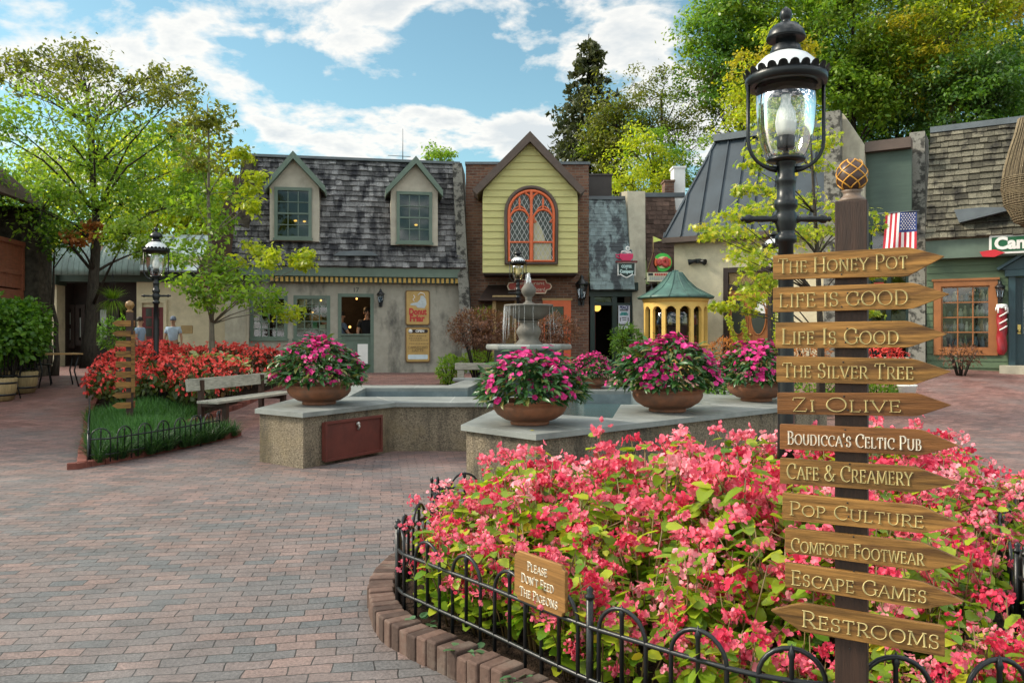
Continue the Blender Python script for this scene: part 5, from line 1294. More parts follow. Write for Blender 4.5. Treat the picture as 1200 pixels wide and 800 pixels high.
# ------------------------------------------------------------------ building materials
M['stucco'] = pm('grey_stucco', (.33, .305, .25), .9, .12, 5, .35, 60, dirt=(.055, .055, .05), ds=1.3, da=.85, dlo=.50, dhi=.68, dstretch=(1.5, 1.5, .7), spec=.15)
M['stucco_clean'] = pm('dormer_stucco', (.40, .36, .29), .9, .1, 5, .3, 60, dirt=(.2, .18, .15), ds=2, da=.4, spec=.15)
M['cream'] = pm('cream_stucco', (.62, .545, .375), .9, .1, 4, .5, 25, dirt=(.36, .31, .21), ds=1.5, da=.5, spec=.15, bd=.02)
M['shake'] = pm('weathered_shake', (.15, .145, .143), .9, .4, 9, .5, 30, 0, (5, 5, 1.2), dirt=(.022, .022, .026), ds=1.7, da=.92, dlo=.45, dhi=.60, island=.6, dstretch=(2.6, 2.6, .55), spec=.15)
M['shake_tan'] = pm('weathered_shake_tan', (.108, .098, .072), .9, .5, 9, .5, 30, 0, (5, 5, 1.2), dirt=(.025, .023, .02), ds=1.4, da=.9, dlo=.48, dhi=.62, island=.5, dstretch=(2.4, 2.4, .6), spec=.15)
M['slate'] = pm('blue_slate', (.155, .205, .205), .55, .25, 6, .3, 30, dirt=(.016, .022, .026), ds=1.1, da=.95, dlo=.46, dhi=.54, island=.25, dstretch=(2.2, 2.2, .55))
M['brown_shingle'] = pm('brown_shingle', (.085, .055, .043), .9, .3, 8, .4, 30, island=.35, spec=.15)
M['trim_green'] = pm('sage_trim', (.105, .145, .11), .55, .12, 4, .1, 20)
M['trim_dkgreen'] = pm('dark_green_paint', (.010, .026, .022), .4, .2, 4, .1, 20)
M['panel_green'] = pm('grey_green_panel', (.055, .085, .065), .6, .12, 2, .1, 10, 0, (1, 1, 8), dirt=(.04, .06, .05), ds=1)
M['clap_green'] = pm('green_clapboard', (.078, .118, .060), .55, .15, 3, .1, 20, 0, (1, 1, 6), dirt=(.035, .06, .038), ds=1.2, da=.5)
M['teal_door'] = pm('teal_paint', (.018, .045, .055), .42, .15, 4, .05, 20)
M['yellow_clap'] = pm('yellow_green_clapboard', (.46, .42, .165), .6, .07, 3, .08, 20, 0, (1, 1, 8), dirt=(.36, .34, .10), ds=1.2, da=.4)
M['brown_trim'] = pm('brown_trim', (.085, .058, .045), .6, .15, 4, .1, 20)
M['orange'] = pm('orange_red_paint', (.58, .115, .035), .5, .12, 6, .05, 20)
M['tan'] = pm('tan_paint', (.34, .23, .10), .6, .15, 5, .1, 20)
M['dentil'] = pm('mustard_dentil', (.40, .25, .055), .6, .15, 10, .05, 20)
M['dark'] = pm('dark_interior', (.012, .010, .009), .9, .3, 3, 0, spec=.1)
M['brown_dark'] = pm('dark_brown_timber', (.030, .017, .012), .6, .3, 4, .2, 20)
M['roofmetal'] = pm('blue_black_metal_roof', (.028, .040, .050), .42, .3, 1.6, .08, 12, dirt=(.055, .07, .085), ds=1.3, da=.5, dlo=.52, dhi=.8, metal=.0, spec=.5)
M['ridge_metal'] = pm('ridge_metal', (.10, .115, .125), .45, .2, 3, .05, 10)
M['patina'] = pm('copper_patina', (.045, .105, .085), .5, .35, 4, .15, 20, dirt=(.015, .035, .03), ds=2.4, da=.7, dstretch=(3, 3, .7))
M['teal_awning'] = pm('teal_metal_awning', (.14, .19, .17), .5, .2, 3, .1, 15, dirt=(.08, .10, .09), ds=2, da=.6)
M['bay_yellow'] = pm('bay_yellow', (.66, .43, .11), .5, .1, 5, .05, 20)
M['concrete'] = pm('pale_concrete', (.40, .365, .28), .9, .15, 4, .4, 40, dirt=(.12, .115, .10), ds=1.2, da=.6, dlo=.5, dhi=.72, dstretch=(1.4, 1.4, .5), spec=.15)
M['lichen'] = pm('lichen_concrete', (.23, .22, .19), .95, .3, 6, .6, 30, dirt=(.025, .024, .022), ds=6, da=.9, dlo=.46, dhi=.58, spec=.1)
M['moss_pier'] = pm('dark_mossy_pier', (.065, .055, .042), .95, .5, 7, .7, 25, dirt=(.02, .018, .014), ds=5, da=.8, spec=.1)
M['brick'] = brickmat('weathered_brick', (.21, .105, .065), (.11, .052, .036), (.17, .14, .11), .22, .078, .009, dirt=(.05, .04, .035))
M['chimney'] = pm('dark_brown_metal', (.035, .027, .024), .6, .2, 4, .05, 20)
M['redwood'] = pm('stained_redwood', (.24, .075, .038), .6, .25, 4, .15, 20, 0, (1, 1, 8))
M['door_wood'] = pm('varnished_door', (.34, .115, .028), .4, .3, 3, .1, 20, 0, (8, 8, 1))
M['win_wood'] = pm('orange_brown_frame', (.28, .105, .032), .5, .2, 4, .1, 20)
M['maroon'] = pm('maroon_paint', (.13, .016, .018), .5, .15, 4, .05, 20)
M['pane'] = glassmat('window_pane', (.75, .85, .75), .02, .8, .03)
M['pane_dark'] = glassmat('dark_pane', (.50, .62, .40), .02, .7, .04)  # olive tint stands in for trees reflected in the glass
t = NT('dark_leaded_glass'); M['leadglass'] = t.done(t.bsdf((.035, .04, .032), .15, 0, .35))
t = NT('room_dim'); M['olive_reflection'] = pm('tree_reflection_olive', (.05, .06, .02), .9, .8, 2.2, 0)  # mottled olive painted in place of foliage reflections on the dormer windows
M['lead'] = pm('lead_came', (.42, .42, .40), .6, .1, 5, 0)
M['white'] = pm('white_paint', (.72, .70, .66), .5, .06, 5, 0)
M['black_paint'] = pm('black_paint', (.012, .012, .012), .4, .2, 5, 0)
M['grey_text'] = pm('grey_lettering', (.20, .13, .05), .6, .1, 5, 0)
M['red_text'] = pm('red_lettering', (.42, .03, .025), .5, .1, 5, 0)
M['sign_tan'] = pm('tan_sign_board', (.44, .28, .09), .55, .15, 5, .1, 20)
M['sign_edge'] = pm('sign_border', (.17, .09, .03), .55, .15, 5, .1, 20)
M['sky_blue'] = pm('pale_blue_panel', (.52, .60, .64), .5, .1, 5, 0)
M['warm'] = emit('warm_bulb', (1, .50, .13), 1.6)

def shingles(mb, x0a, x1a, t0, z0, x0b, x1b, t1, z1, rows, wmin, wmax, seed, m=0, thick=.02, skip=None):
    """courses of shingles on a sloping plane: bottom edge x0a..x1a at (t0,z0), top edge x0b..x1b at (t1,z1)"""
    rd = random.Random(seed); dt, dz = t1 - t0, z1 - z0; L = math.hypot(dt, dz); n = (-dz / L, dt / L)     # (t,z) outward
    for r_ in range(rows):
        u0, u1 = r_ / rows, min(1.0, (r_ + 1.25) / rows)
        xa, xb = x0a + (x0b - x0a) * u0, x1a + (x1b - x1a) * u0
        x = xa - rd.uniform(0, wmin)
        while x < xb:
            w_ = rd.uniform(wmin, wmax); l_, r2 = max(xa, x), min(xb, x + w_ - .008)
            x += w_
            if r2 - l_ < .02: continue
            if skip and skip((l_ + r2) / 2, z0 + dz * u0): continue
            du = rd.uniform(-.12, .05) / rows; k0 = thick * rd.uniform(.9, 1.5); a0 = u0 + du
            def pt(x_, u, off): return (x_, t0 + dt * u + n[0] * off, z0 + dz * u + n[1] * off)
            vs2 = [pt(l_, a0, .004), pt(r2, a0, .004), pt(r2, a0, .004 + k0), pt(l_, a0, .004 + k0), pt(l_, u1, .004), pt(r2, u1, .004), pt(r2, u1, .008), pt(l_, u1, .008)]
            mb.add(vs2, [(3, 2, 6, 7), (0, 1, 2, 3), (1, 5, 6, 2), (0, 3, 7, 4)], m)
def plane_tz(mb, xa0, xa1, t0, z0, xb0, xb1, t1, z1, m=0, th=.06):
    L = math.hypot(t1 - t0, z1 - z0); n = ((z1 - z0) / L * th, -(t1 - t0) / L * th)
    f = [(xa0, t0, z0), (xa1, t0, z0), (xb1, t1, z1), (xb0, t1, z1)]; b_ = [(a, t_ + n[0], z + n[1]) for a, t_, z in f]
    mb.add(f + b_, [(0, 1, 2, 3), (7, 6, 5, 4), (0, 4, 5, 1), (1, 5, 6, 2), (2, 6, 7, 3), (3, 7, 4, 0)], m)
def window(parent, s0, s1, z0, z1, t, nx_, nz_, frame, glass, name='window', fw=.07, mw=.025, depth=.08, sill=True, mid=False):
    mb = MB()
    mb.b(s0, s0 + fw, t, t + depth, z0, z1); mb.b(s1 - fw, s1, t, t + depth, z0, z1); mb.b(s0 + fw, s1 - fw, t, t + depth, z1 - fw, z1); mb.b(s0 + fw, s1 - fw, t, t + depth, z0, z0 + fw)
    for i in range(1, nx_): x = s0 + fw + (s1 - s0 - 2 * fw) * i / nx_; mb.b(x - mw / 2, x + mw / 2, t + .022, t + depth - .02, z0 + fw, z1 - fw)
    for j in range(1, nz_):
        z = z0 + fw + (z1 - z0 - 2 * fw) * j / nz_; w_ = mw * (2 if mid and j == nz_ // 2 else 1)
        mb.b(s0 + fw, s1 - fw, t + .018, t + depth - .024, z - w_ / 2, z + w_ / 2)
    if sill: mb.b(s0 - .03, s1 + .03, t - .04, t - .002, z0 - .03, z0 + .035)
    o = mb.build(name, frame, parent)
    p = MB(); y = t + depth * .55; p.add([(s0 + fw, y, z0 + fw), (s1 - fw, y, z0 + fw), (s1 - fw, y, z1 - fw), (s0 + fw, y, z1 - fw)], [(0, 1, 2, 3)]); p.build('pane', glass, o)
    return o

# ================================================================== A: stucco shop with shake mansard roof
A = Fr(X(268, 20.85), 20.85, 10.4); g0 = .40
sL, sR = 0.0, A.S(545)
ra = A.root('stucco_shop', 'grey stucco shop with steep shake roof, two dormers and a half door', 'shop building')
def Az(px, py): return A.Zz(px, py)
zE = Az(430, 320)
holes = []
d0, d1, dz = A.S(396), A.S(438), Az(417, 344); w = []
holes.append((d0, d1, g0 - .1, dz))
for a, b_ in ((293, 337), (344, 387)): w.append((A.S(a), A.S(b_), Az(340, 398), Az(a, 346))); holes.append(w[-1])
mb = MB(); mb.walls(sL, sR, g0 - .3, zE, holes, 0, .22); mb.build('wall', M['stucco'], ra)
mb = MB(); mb.walls(sL - .01, sL, g0 - .3, zE, [], -.0, 4.5); mb.b(sL, sL + .2, .22, 4.5, g0 - .3, zE); mb.build('side_wall', M['stucco'], ra)
for q in w:
    o = window(ra, q[0], q[1], q[2], q[3], -.015, 4, 5, M['trim_green'], M['pane'], fw=.09, sill=True)
# things inside: counter glow, shelves
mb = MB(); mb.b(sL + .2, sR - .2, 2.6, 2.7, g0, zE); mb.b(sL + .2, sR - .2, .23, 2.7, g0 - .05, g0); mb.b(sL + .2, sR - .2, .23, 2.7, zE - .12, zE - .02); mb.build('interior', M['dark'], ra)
# half door (lower leaf closed, upper open)
mb = MB(); fw = .09; mb.b(d0, d0 + fw, -.02, .15, g0 - .05, dz); mb.b(d1 - fw, d1, -.02, .15, g0 - .05, dz); mb.b(d0 + fw, d1 - fw, -.02, .15, dz - fw, dz); do = mb.build('door', M['trim_green'], ra)
zc = Az(417, 391)
mb = MB(); mb.b(d0 + fw, d1 - fw, .04, .09, g0, zc - .04); mb.b(d0 + fw - .02, d1 - fw + .02, -.03, .16, zc - .04, zc); mb.b(d0 + fw, d0 + fw + .1, .02, .039, g0, zc - .05); mb.b(d1 - fw - .1, d1 - fw, .02, .039, g0, zc - .05); mb.b(d0 + fw + .1, d1 - fw - .1, .02, .039, zc - .17, zc - .05); mb.b(d0 + fw + .1, d1 - fw - .1, .02, .039, g0, g0 + .2)
lf = mb.build('door_leaf', M['trim_green'], do)
mb = MB(); mb.b(A.S(419), A.S(431), .012, .018, Az(425, 426), Az(425, 403)); po = mb.build('poster', M['white'], do)
mb = MB(); mb.b(d0 - .1, d1 + .1, -.25, .2, g0 - .02, g0 + .06); mb.build('threshold', M['concrete'], ra)
letters('17', .17, ra, (A.S(417), -.006, Az(417, 340)), M['black_paint'], 'house_number')
# cornice: sage fascia, mustard dentils
mb = MB(); mb.b(A.S(282), sR - .02, -.30, .22, Az(430, 325), Az(430, 315)); mb.b(A.S(282), sR - .02, -.16, -.002, Az(430, 332), Az(430, 325)); mb.build('fascia', M['trim_green'], ra)
mb = MB(); n_ = 40; x0, x1 = A.S(318), sR - .04
for i in range(n_): x = x0 + (x1 - x0) * i / n_; mb.b(x, x + (x1 - x0) / n_ * .55, -.26, -.162, Az(430, 331.5), Az(430, 326))
mb.build('dentil_course', M['dentil'], ra)
# mansard
zb_, ztp = Az(430, 314), A.Zz(430, 189, .85)
mb = MB(); plane_tz(mb, sL + .1, sR - .02, -.34, zb_, sL + .2, sR - .05, .85, ztp); mb.b(sL + .2, sR - .05, .86, 4.5, ztp - .3, ztp - .02)
rf = mb.build('roof', M['shake'], ra)
mb = MB(); shingles(mb, sL + .1, sR - .02, -.34, zb_, sL + .22, sR - .05, .85, ztp, 20, .13, .24, 1, thick=.042); mb.build('shake_courses', M['shake'], rf)
mb = MB(); mb.beam((sL + .2, .84, ztp + .03), (sR - .05, .84, ztp + .03), .2, .07, 0); mb.build('ridge_cap', M['ridge_metal'], rf)
mb = MB(); mb.prism([(A.S(391), Az(391, 301)), (A.S(398), Az(398, 296.5)), (A.S(416), Az(416, 295)), (A.S(436), Az(436, 296.5)), (A.S(443), Az(443, 301))], -.36, -.20, 'y'); mb.build('rain_diverter', M['ridge_metal'], rf)
# dormers
def dormer(p0, p1, ptop, ppk, ppeak, pb, win, rp0, rp1, rpy):
    T = -.24
    a, b_ = A.S(p0, T), A.S(p1, T); zt_, zb2 = A.Zz(p0, ptop, T), A.Zz(p0, pb, T); pk = (A.S(ppk, T), A.Zz(ppk, ppeak + 9, T))
    w0, w1, wz0, wz1 = A.S(win[0], T), A.S(win[1], T), A.Zz(win[0], win[3], T), A.Zz(win[0], win[2], T)
    mb = MB(); mb.walls(a, b_, zb2, zt_, [(w0, w1, wz0, wz1)], T, T + .1)
    mb.prism([(a, zt_), (b_, zt_), pk], T, T + .1, 'y'); mb.b(a, b_, T + .1, .3, zb2, zb2 + .03); mb.b(a, a + .08, T + .1, .9, zb2, zt_); mb.b(b_ - .08, b_, T + .1, .9, zb2, zt_)
    # flared cheeks at the foot
    dm = mb.build('dormer', M['stucco_clean'], ra)
    window(dm, w0 - .03, w1 + .03, wz0 - .03, wz1 + .04, T - .05, 3, 4, M['trim_green'], M['pane_dark'], 'window', .085, .022, .1, True, True)
    mb = MB(); mb.b(a + .09, b_ - .09, T + .16, T + .18, zb2, zt_ + .2); mb.build('room', M['olive_reflection'], dm)
    mb = MB(); r0, r1, rz_ = A.S(rp0, T - .15), A.S(rp1, T - .15), A.Zz(rp0, rpy, T - .15); pz = A.Zz(ppk, ppeak, T - .15)
    for sx_, ex in ((r0, 1), (r1, -1)):
        vs2 = [(pk[0], T - .2, pz), (sx_, T - .2, rz_), (sx_, T - .2, rz_ - .17), (pk[0], T - .2, pz - .2), (pk[0], 1.2, pz), (sx_, 1.2, rz_), (sx_, 1.2, rz_ - .17), (pk[0], 1.2, pz - .2)]
        fs = [(0, 1, 2, 3), (0, 4, 5, 1), (1, 5, 6, 2), (3, 2, 6, 7), (7, 6, 5, 4)]
        mb.add(vs2, fs if ex < 0 else [f[::-1] for f in fs])
    mb.build('gable_roof', M['trim_green'], dm)
    mb = MB(); mb.ball(((w0 + w1) / 2 + .05, T + .09, wz0 + (wz1 - wz0) * .37), .038, 0, 8, 1.2, .5, .7); mb.ball(((w0 + w1) / 2 + .28, T + .09, wz0 + (wz1 - wz0) * .36), .035, 0, 8, 1.2, .5, .7) if p0 < 400 else None
    mb.build('lamp_bulb', M['warm'], dm)
dormer(316, 374, 214, 344, 177, 282, (323, 364, 221, 279), 310, 381, 216)
dormer(458, 513, 216, 487, 183, 287, (466, 505, 226, 284), 452, 519, 221)
# left mossy pier of A and the far pier towards the brick shop
def pier(name, label, p_top, p_bot, w_top, w_bot, dep, mat, zbase, cat='wall pier', taper=0):
    a, b_ = Vector(p_bot), Vector(p_top); r_ = MB(); wb, wt = w_bot / 2, w_top / 2
    vs2 = [(a.x - wb, a.y, zbase), (a.x + wb, a.y, zbase), (a.x + wb, a.y + dep, zbase), (a.x - wb, a.y + dep, zbase), (b_.x - wt, b_.y, b_.z), (b_.x + wt, b_.y, b_.z), (b_.x + wt, b_.y + dep, b_.z + taper), (b_.x - wt, b_.y + dep, b_.z + taper)]
    r_.add(vs2, [(3, 2, 1, 0), (4, 5, 6, 7), (0, 1, 5, 4), (1, 2, 6, 5), (2, 3, 7, 6), (3, 0, 4, 7)])
    o = r_.build(name, mat); return tag(o, label, cat)
pier('leaning_pier', 'dark mossy leaning pier at the left end of the shake roof', P(289, 182, 21.2), P(276, 350, 20.4), .30, .34, 1.2, M['moss_pier'], .3)
pier('leaning_pier', 'lichen speckled leaning pier between the stucco shop and the brick shop', P(535.5, 191, 22.0), P(549, 360, 21.3), .26, .30, 1.6, M['lichen'], .3)
pier('wall_pier', 'square grey stucco pier in front of the left corner of the stucco shop', P(275, 352, 20.3), P(275, 400, 20.3), .5, .5, .35, M['concrete'], .3)
# antenna
an = thing('roof_antenna', 'thin metal aerial with one cross rod on the shake roof', 'antenna', A.w(A.S(472, .9), .9, ztp)); hz = A.Zz(472, 151, .9) - ztp
mb = MB(); mb.tube([(0, 0, -.1), (0, 0, hz)], [.016, .008], 6); mb.build('mast', M['ridge_metal'], an)
mb = MB(); mb.tube([(-.42, 0, hz * .22), (.22, 0, hz * .18)], .010, 6); mb.build('cross_rod', M['ridge_metal'], an)
# wall lantern A
def wall_lantern(label, p, k=1.0, rz=0):
    r_ = thing('wall_lantern', label, 'wall lamp', p, rz); r_.scale = (k, k, k)
    mb = MB(); mb.b(-.05, .05, .06, .1, -.22, .12); mb.tube([(0, .07, -.12), (0, -.02, -.2), (0, -.06, -.14)], .014, 6); mb.build('bracket', M['iron'], r_)
    mb = MB(); mb.lathe([(.02, -.14), (.05, -.12), (.055, -.10)], 6, (0, -.06, 0)); mb.lathe([(.105, .10), (.10, .13), (.05, .18), (.03, .21), (.035, .23), (.001, .27)], 6, (0, -.06, 0))
    for i in range(6): a = math.pi / 3 * i; mb.tube([(.05 * math.cos(a), -.06 + .05 * math.sin(a), -.11), (.085 * math.cos(a), -.06 + .085 * math.sin(a), .11)], .008, 4)
    mb.build('cage', M['iron'], r_)
    mb = MB(); mb.lathe([(.045, -.10), (.078, .10)], 6, (0, -.06, 0), smooth=False); mb.build('glass', M['lampglass'], r_)
wall_lantern('small black wall lantern right of the half door', A.w(A.S(446), -.1, Az(446, 350)), 1.0, A.a)
# tan signs on A
def rounded(w_, h_, r_, n=4):
    out = []
    for cx, cy, a0 in ((w_ - r_, r_, -90), (w_ - r_, h_ - r_, 0), (r_, h_ - r_, 90), (r_, r_, 180)):
        for i in range(n + 1): a = R(a0 + 90 * i / n); out.append((cx + r_ * math.cos(a), cy + r_ * math.sin(a)))
    return out
def board_sign(name, label, fr, p0, p1, y0, y1, mat, edge, t=-.06, cat='sign', r=.06, bw=.03):
    s0, s1 = fr.S(p0), fr.S(p1); zb3, zt3 = fr.Zz(p0, y1), fr.Zz(p0, y0); r_ = thing(name, label, cat, fr.w(s0, t, zb3), fr.a)
    W2, H2_ = s1 - s0, zt3 - zb3
    mb = MB(); mb.prism(rounded(W2, H2_, r), 0, .05, 'y'); mb.build('frame', edge, r_, bevel=.004)
    mb = MB(); mb.prism([(a + bw, b2 + bw) for a, b2 in rounded(W2 - 2 * bw, H2_ - 2 * bw, max(.01, r - bw * .5))], -.008, .01, 'y'); mb.build('panel', mat, r_)
    return r_, W2, H2_
sg, W2, H2_ = board_sign('shop_sign', 'tan shop sign with red gothic lettering and a pale robed figure, on the stucco wall', A, 475, 503.5, 340, 381, M['sign_tan'], M['sign_edge'])
letters('Donut', .24, sg, (W2 * .5, -.014, H2_ * .38), M['red_text'], width=W2 * .72, offset=.012)
letters('Friar', .24, sg, (W2 * .47, -.014, H2_ * .19), M['red_text'], width=W2 * .62, offset=.012)
mb = MB(); mb.prism([(W2 * x, H2_ * y) for x, y in ((.5, .5), (.78, .49), (.86, .6), (.84, .74), (.74, .84), (.62, .84), (.6, .74), (.5, .66), (.22, .62), (.2, .57), (.42, .56))], -.016, -.007, 'y'); mb.build('robed_figure', pm('figure_grey', (.42, .46, .47), .6, .15, 20, 0), sg)
mb = MB()
for pts in ([(.36, .68), (.3, .74), (.38, .79), (.33, .86)], [(.5, .86), (.62, .93), (.76, .9), (.8, .82)]): mb.tube([(W2 * a, -.015, H2_ * b2) for a, b2 in pts], .012, 5)
mb.build('steam', M['white'], sg)
sg, W2, H2_ = board_sign('menu_board', 'tan menu board with brown lines of lettering, below the red lettered sign', A, 475, 504, 383, 424.5, M['sign_tan'], M['sign_edge'])
mb = MB(); mb.prism([(a + W2 * .12, b2 + H2_ * .83) for a, b2 in rounded(W2 * .78, H2_ * .10, .04)], -.014, -.007, 'y'); mb.build('dark_band', M['brown_dark'], sg)
letters('OPEN', .09, sg, (W2 * .58, -.019, H2_ * .88), M['white'], offset=.004)
mb = MB(); mb.lathe([(.001, 0), (.055, 0), (.055, .006)], 16, M=Matrix.Translation((W2 * .2, -.02, H2_ * .88)) @ Matrix.Rotation(R(-90), 4, 'X')); mb.build('white_disc', M['white'], sg)
for i, (tx, z_, k) in enumerate((('CAPPUCCINO', .42, .78), ('LATTE', .335, .45))): letters(tx, .10, sg, (W2 * .5, -.014, H2_ * z_), M['grey_text'], width=W2 * k)
rd = random.Random(2); mb = MB()
for z_, a, b2 in ((.75, .15, .8), (.68, .13, .62), (.62, .2, .86), (.53, .15, .86)):   # unreadably small writing: short dashes
    x = a
    while x < b2: l_ = rd.uniform(.03, .08); mb.b(W2 * x, W2 * (x + l_), -.011, -.0075, H2_ * z_ - .012, H2_ * z_ + .012); x += l_ + .02
mb.build('small_lettering', M['grey_text'], sg)
mb = MB(); mb.prism([(a + W2 * .1, b2 + H2_ * .09) for a, b2 in rounded(W2 * .8, H2_ * .13, .03)], -.014, -.007, 'y'); mb.build('price_panel', M['sky_blue'], sg)
# shop window contents
rd = random.Random(8); dm_ = {'amber': pm('amber_pastry', (.5, .2, .04), .5, .4, 20, 0), 'cream': pm('cream_card', (.6, .5, .32), .6, .2, 10, 0), 'teal': pm('green_card', (.05, .3, .18), .6, .2, 10, 0), 'red': M['red_text'], 'white': M['white']}
for (px, py, w_, h_, mt, lab) in ((355, 355, 9, 8, 'cream', 'cream card high in the right shop window of the stucco shop'), (370, 372, 14, 7, 'amber', 'tray of amber pastries in the right shop window of the stucco shop'), (369, 381, 5, 10, 'teal', 'green and white card in the right shop window of the stucco shop'), (378, 384, 6, 7, 'white', 'white notice in the right shop window of the stucco shop'), (380, 378, 6, 4, 'red', 'red strip card in the right shop window of the stucco shop')):
    s_ = A.S(px, .3); z_ = A.Zz(px, py, .3); mb = MB(); mb.prism([(a - w_ / 88, b2 - h_ / 88) for a, b2 in rounded(w_ / 44, h_ / 44, .02)], 0, .03, 'y'); o = mb.build('window_card' if mt != 'amber' else 'pastry_tray', dm_[mt]); o.location = A.w(s_, .3, z_); o.rotation_euler = (0, 0, A.a); tag(o, lab, 'notice' if mt != 'amber' else 'tray')
for (px, py, k) in ((376, 352, .03), (418, 350, .028), (410, 383, .035), (366, 366, .03)):
    o = MB().ball((0, 0, 0), k).build('pendant_bulb', M['warm']); o.location = A.w(A.S(px, 1.0), 1.0, A.Zz(px, py, 1.0)); tag(o, {376: 'warm bulb high in the right window of the stucco shop', 418: 'warm bulb at the top of the half door opening', 410: 'warm lamp low behind the half door counter', 366: 'warm lamp behind the pastry tray'}[px], 'lamp')

# ================================================================== B: brick shop with yellow gabled oriel
B = Fr(X(545, 22.2), 22.2, 0); rb_ = B.root('brick_shop', 'brown brick shop with a projecting yellow-green gabled upper storey', 'shop building')
bR = B.S(690); bz = B.Zz
e0, e1 = B.S(566), B.S(669)
dB0, dB1, dBz = B.S(636), B.S(669), bz(650, 352)
mb = MB(); mb.walls(.02, bR, .1, bz(600, 193), [(dB0, dB1, .4, dBz)], 0, .25); mb.b(bR - .25, bR, .25, 3, .1, bz(600, 193)); mb.build('wall', M['brick'], rb_)
mb = MB(); mb.b(.0, bR + .04, -.05, .3, bz(600, 193), bz(600, 190)); mb.build('parapet_cap', M['ridge_metal'], rb_)
mb = MB(); mb.b(dB0, dB1, 1.2, 1.3, .3, dBz); mb.build('interior', M['dark'], rb_)
mb = MB(); mb.b(dB0, dB0 + .06, -.05, .1, .45, dBz); mb.b(dB1 - .2, dB1, -.05, .1, .45, dBz); mb.b(dB0 + .06, dB1 - .2, -.05, .1, dBz - .17, dBz); do = mb.build('door', M['orange'], rb_)
p_ = MB(); p_.add([(dB0 + .06, .06, .45), (dB1 - .2, .06, .45), (dB1 - .2, .06, dBz - .17), (dB0 + .06, .06, dBz - .17)], [(0, 1, 2, 3)]); p_.build('pane', M['pane_dark'], do)
mb = MB(); mb.b(dB0 - .02, dB1 + .04, -.07, -.001, dBz + .002, dBz + .06); mb.build('lintel', M['tan'], rb_)
# dark canopy and display window at lower left
mb = MB(); c0, c1 = B.S(560, -.9), B.S(611, -.9)
mb.add([(c0, -.9, bz(560, 352, -.9)), (c1, -.9, bz(560, 352, -.9)), (c1, -.01, bz(560, 334)), (c0 + .25, -.01, bz(560, 334)), (c0, -.01, bz(560, 352, -.9)), (c1, -.01, bz(560, 352, -.9))], [(0, 1, 2, 3), (0, 3, 4), (1, 5, 2), (0, 4, 5, 1)]); mb.build('canopy', M['brown_dark'], rb_)
mb = MB(); x0, x1 = B.S(577, -.7), B.S(607, -.7); zt4, zb4 = bz(590, 346, -.7), .5; mb.b(x0, x0 + .1, -.7, -.01, zb4, zt4); mb.b(x1 - .1, x1, -.7, -.01, zb4, zt4); mb.b(x0 + .1, x1 - .1, -.7, -.01, zt4 - .12, zt4); mb.b(x0 + .1, x1 - .1, -.7, -.01, zb4, zb4 + .7); mb.b(x0 + .1, x1 - .1, -.08, -.01, zb4 + .7, zt4 - .12); ow = mb.build('display_window', M['tan'], rb_)
mb = MB(); mb.b(B.S(547, -.5), x0 - .02, -.55, -.01, bz(566, 381, -.5) - .12, bz(566, 381, -.5)); mb.build('ledge', M['brown_dark'], rb_)
mb = MB(); mb.b(B.S(584, -.12), B.S(594, -.12), -.12, -.09, bz(590, 378, -.12), bz(590, 364, -.12)); mb.build('card', M['sign_tan'], ow)
# oriel box
gt = -.95; o0, o1 = B.S(565.5, gt), B.S(677, gt); oz0 = bz(600, 319.5, gt); oe = bz(600, 224, gt); pkx, pkz = B.S(621, gt), bz(621, 166, gt)
def outl(z):
    if z <= oe: return o0, o1
    u = (z - oe) / (pkz - oe); return o0 + (pkx - o0) * u, o1 + (pkx - o1) * u
mb = MB(); mb.prism([(o0 + .01, oz0), (o1 - .01, oz0), (o1 - .01, oe), (pkx, pkz), (o0 + .01, oe)], gt + .03, -.002, 'y'); orl = mb.build('oriel', M['yellow_clap'], rb_)
mb = MB(); nb2 = 19; H3 = pkz - oz0
for i in range(nb2):
    z0, z1 = oz0 + H3 * i / nb2, oz0 + H3 * (i + 1) / nb2
    a0, b0 = outl(z0); a1, b1_2 = outl(z1)
    if b1_2 - a1 < .05: a1, b1_2 = pkx - .02, pkx + .02
    mb.add([(a0, gt - .006, z0), (b0, gt - .006, z0), (b1_2, gt + .02, z1), (a1, gt + .02, z1), (a0, gt + .03, z0), (b0, gt + .03, z0)], [(0, 1, 2, 3), (4, 5, 1, 0)])
mb.build('cladding', M['yellow_clap'], orl)
mb = MB(); mb.b(o0 + .02, o1 - .02, gt + .05, -.01, oz0 - .05, oz0 - .002); mb.build('soffit', M['brown_dark'], orl)
mb = MB(); r0, r1, rzz = B.S(554, gt), B.S(685, gt), bz(600, 224, gt); pz = bz(621, 156, gt)
for sx_, ex in ((r0, 1), (r1, -1)):
    vs2 = [(pkx, gt - .22, pz), (sx_, gt - .22, rzz), (sx_ + ex * .12, gt - .22, rzz - .12), (pkx, gt - .22, pz - .27), (pkx, .9, pz), (sx_, .9, rzz), (sx_ + ex * .12, .9, rzz - .12), (pkx, .9, pz - .27)]
    fs = [(0, 1, 2, 3), (0, 4, 5, 1), (1, 5, 6, 2), (3, 2, 6, 7), (7, 6, 5, 4)]; mb.add(vs2, [f[::-1] for f in fs] if ex > 0 else fs)
mb.build('gable_roof', M['brown_trim'], orl)
mb = MB()
for i in range(7): u = (i + .5) / 8; x, z = r0 + (pkx - r0) * u, rzz + (pz - rzz) * u; mb.box((x - .02, .3, z + .06), (.1, .9, .05), 0, 0)
mb.build('step_flashing', M['ridge_metal'], orl)
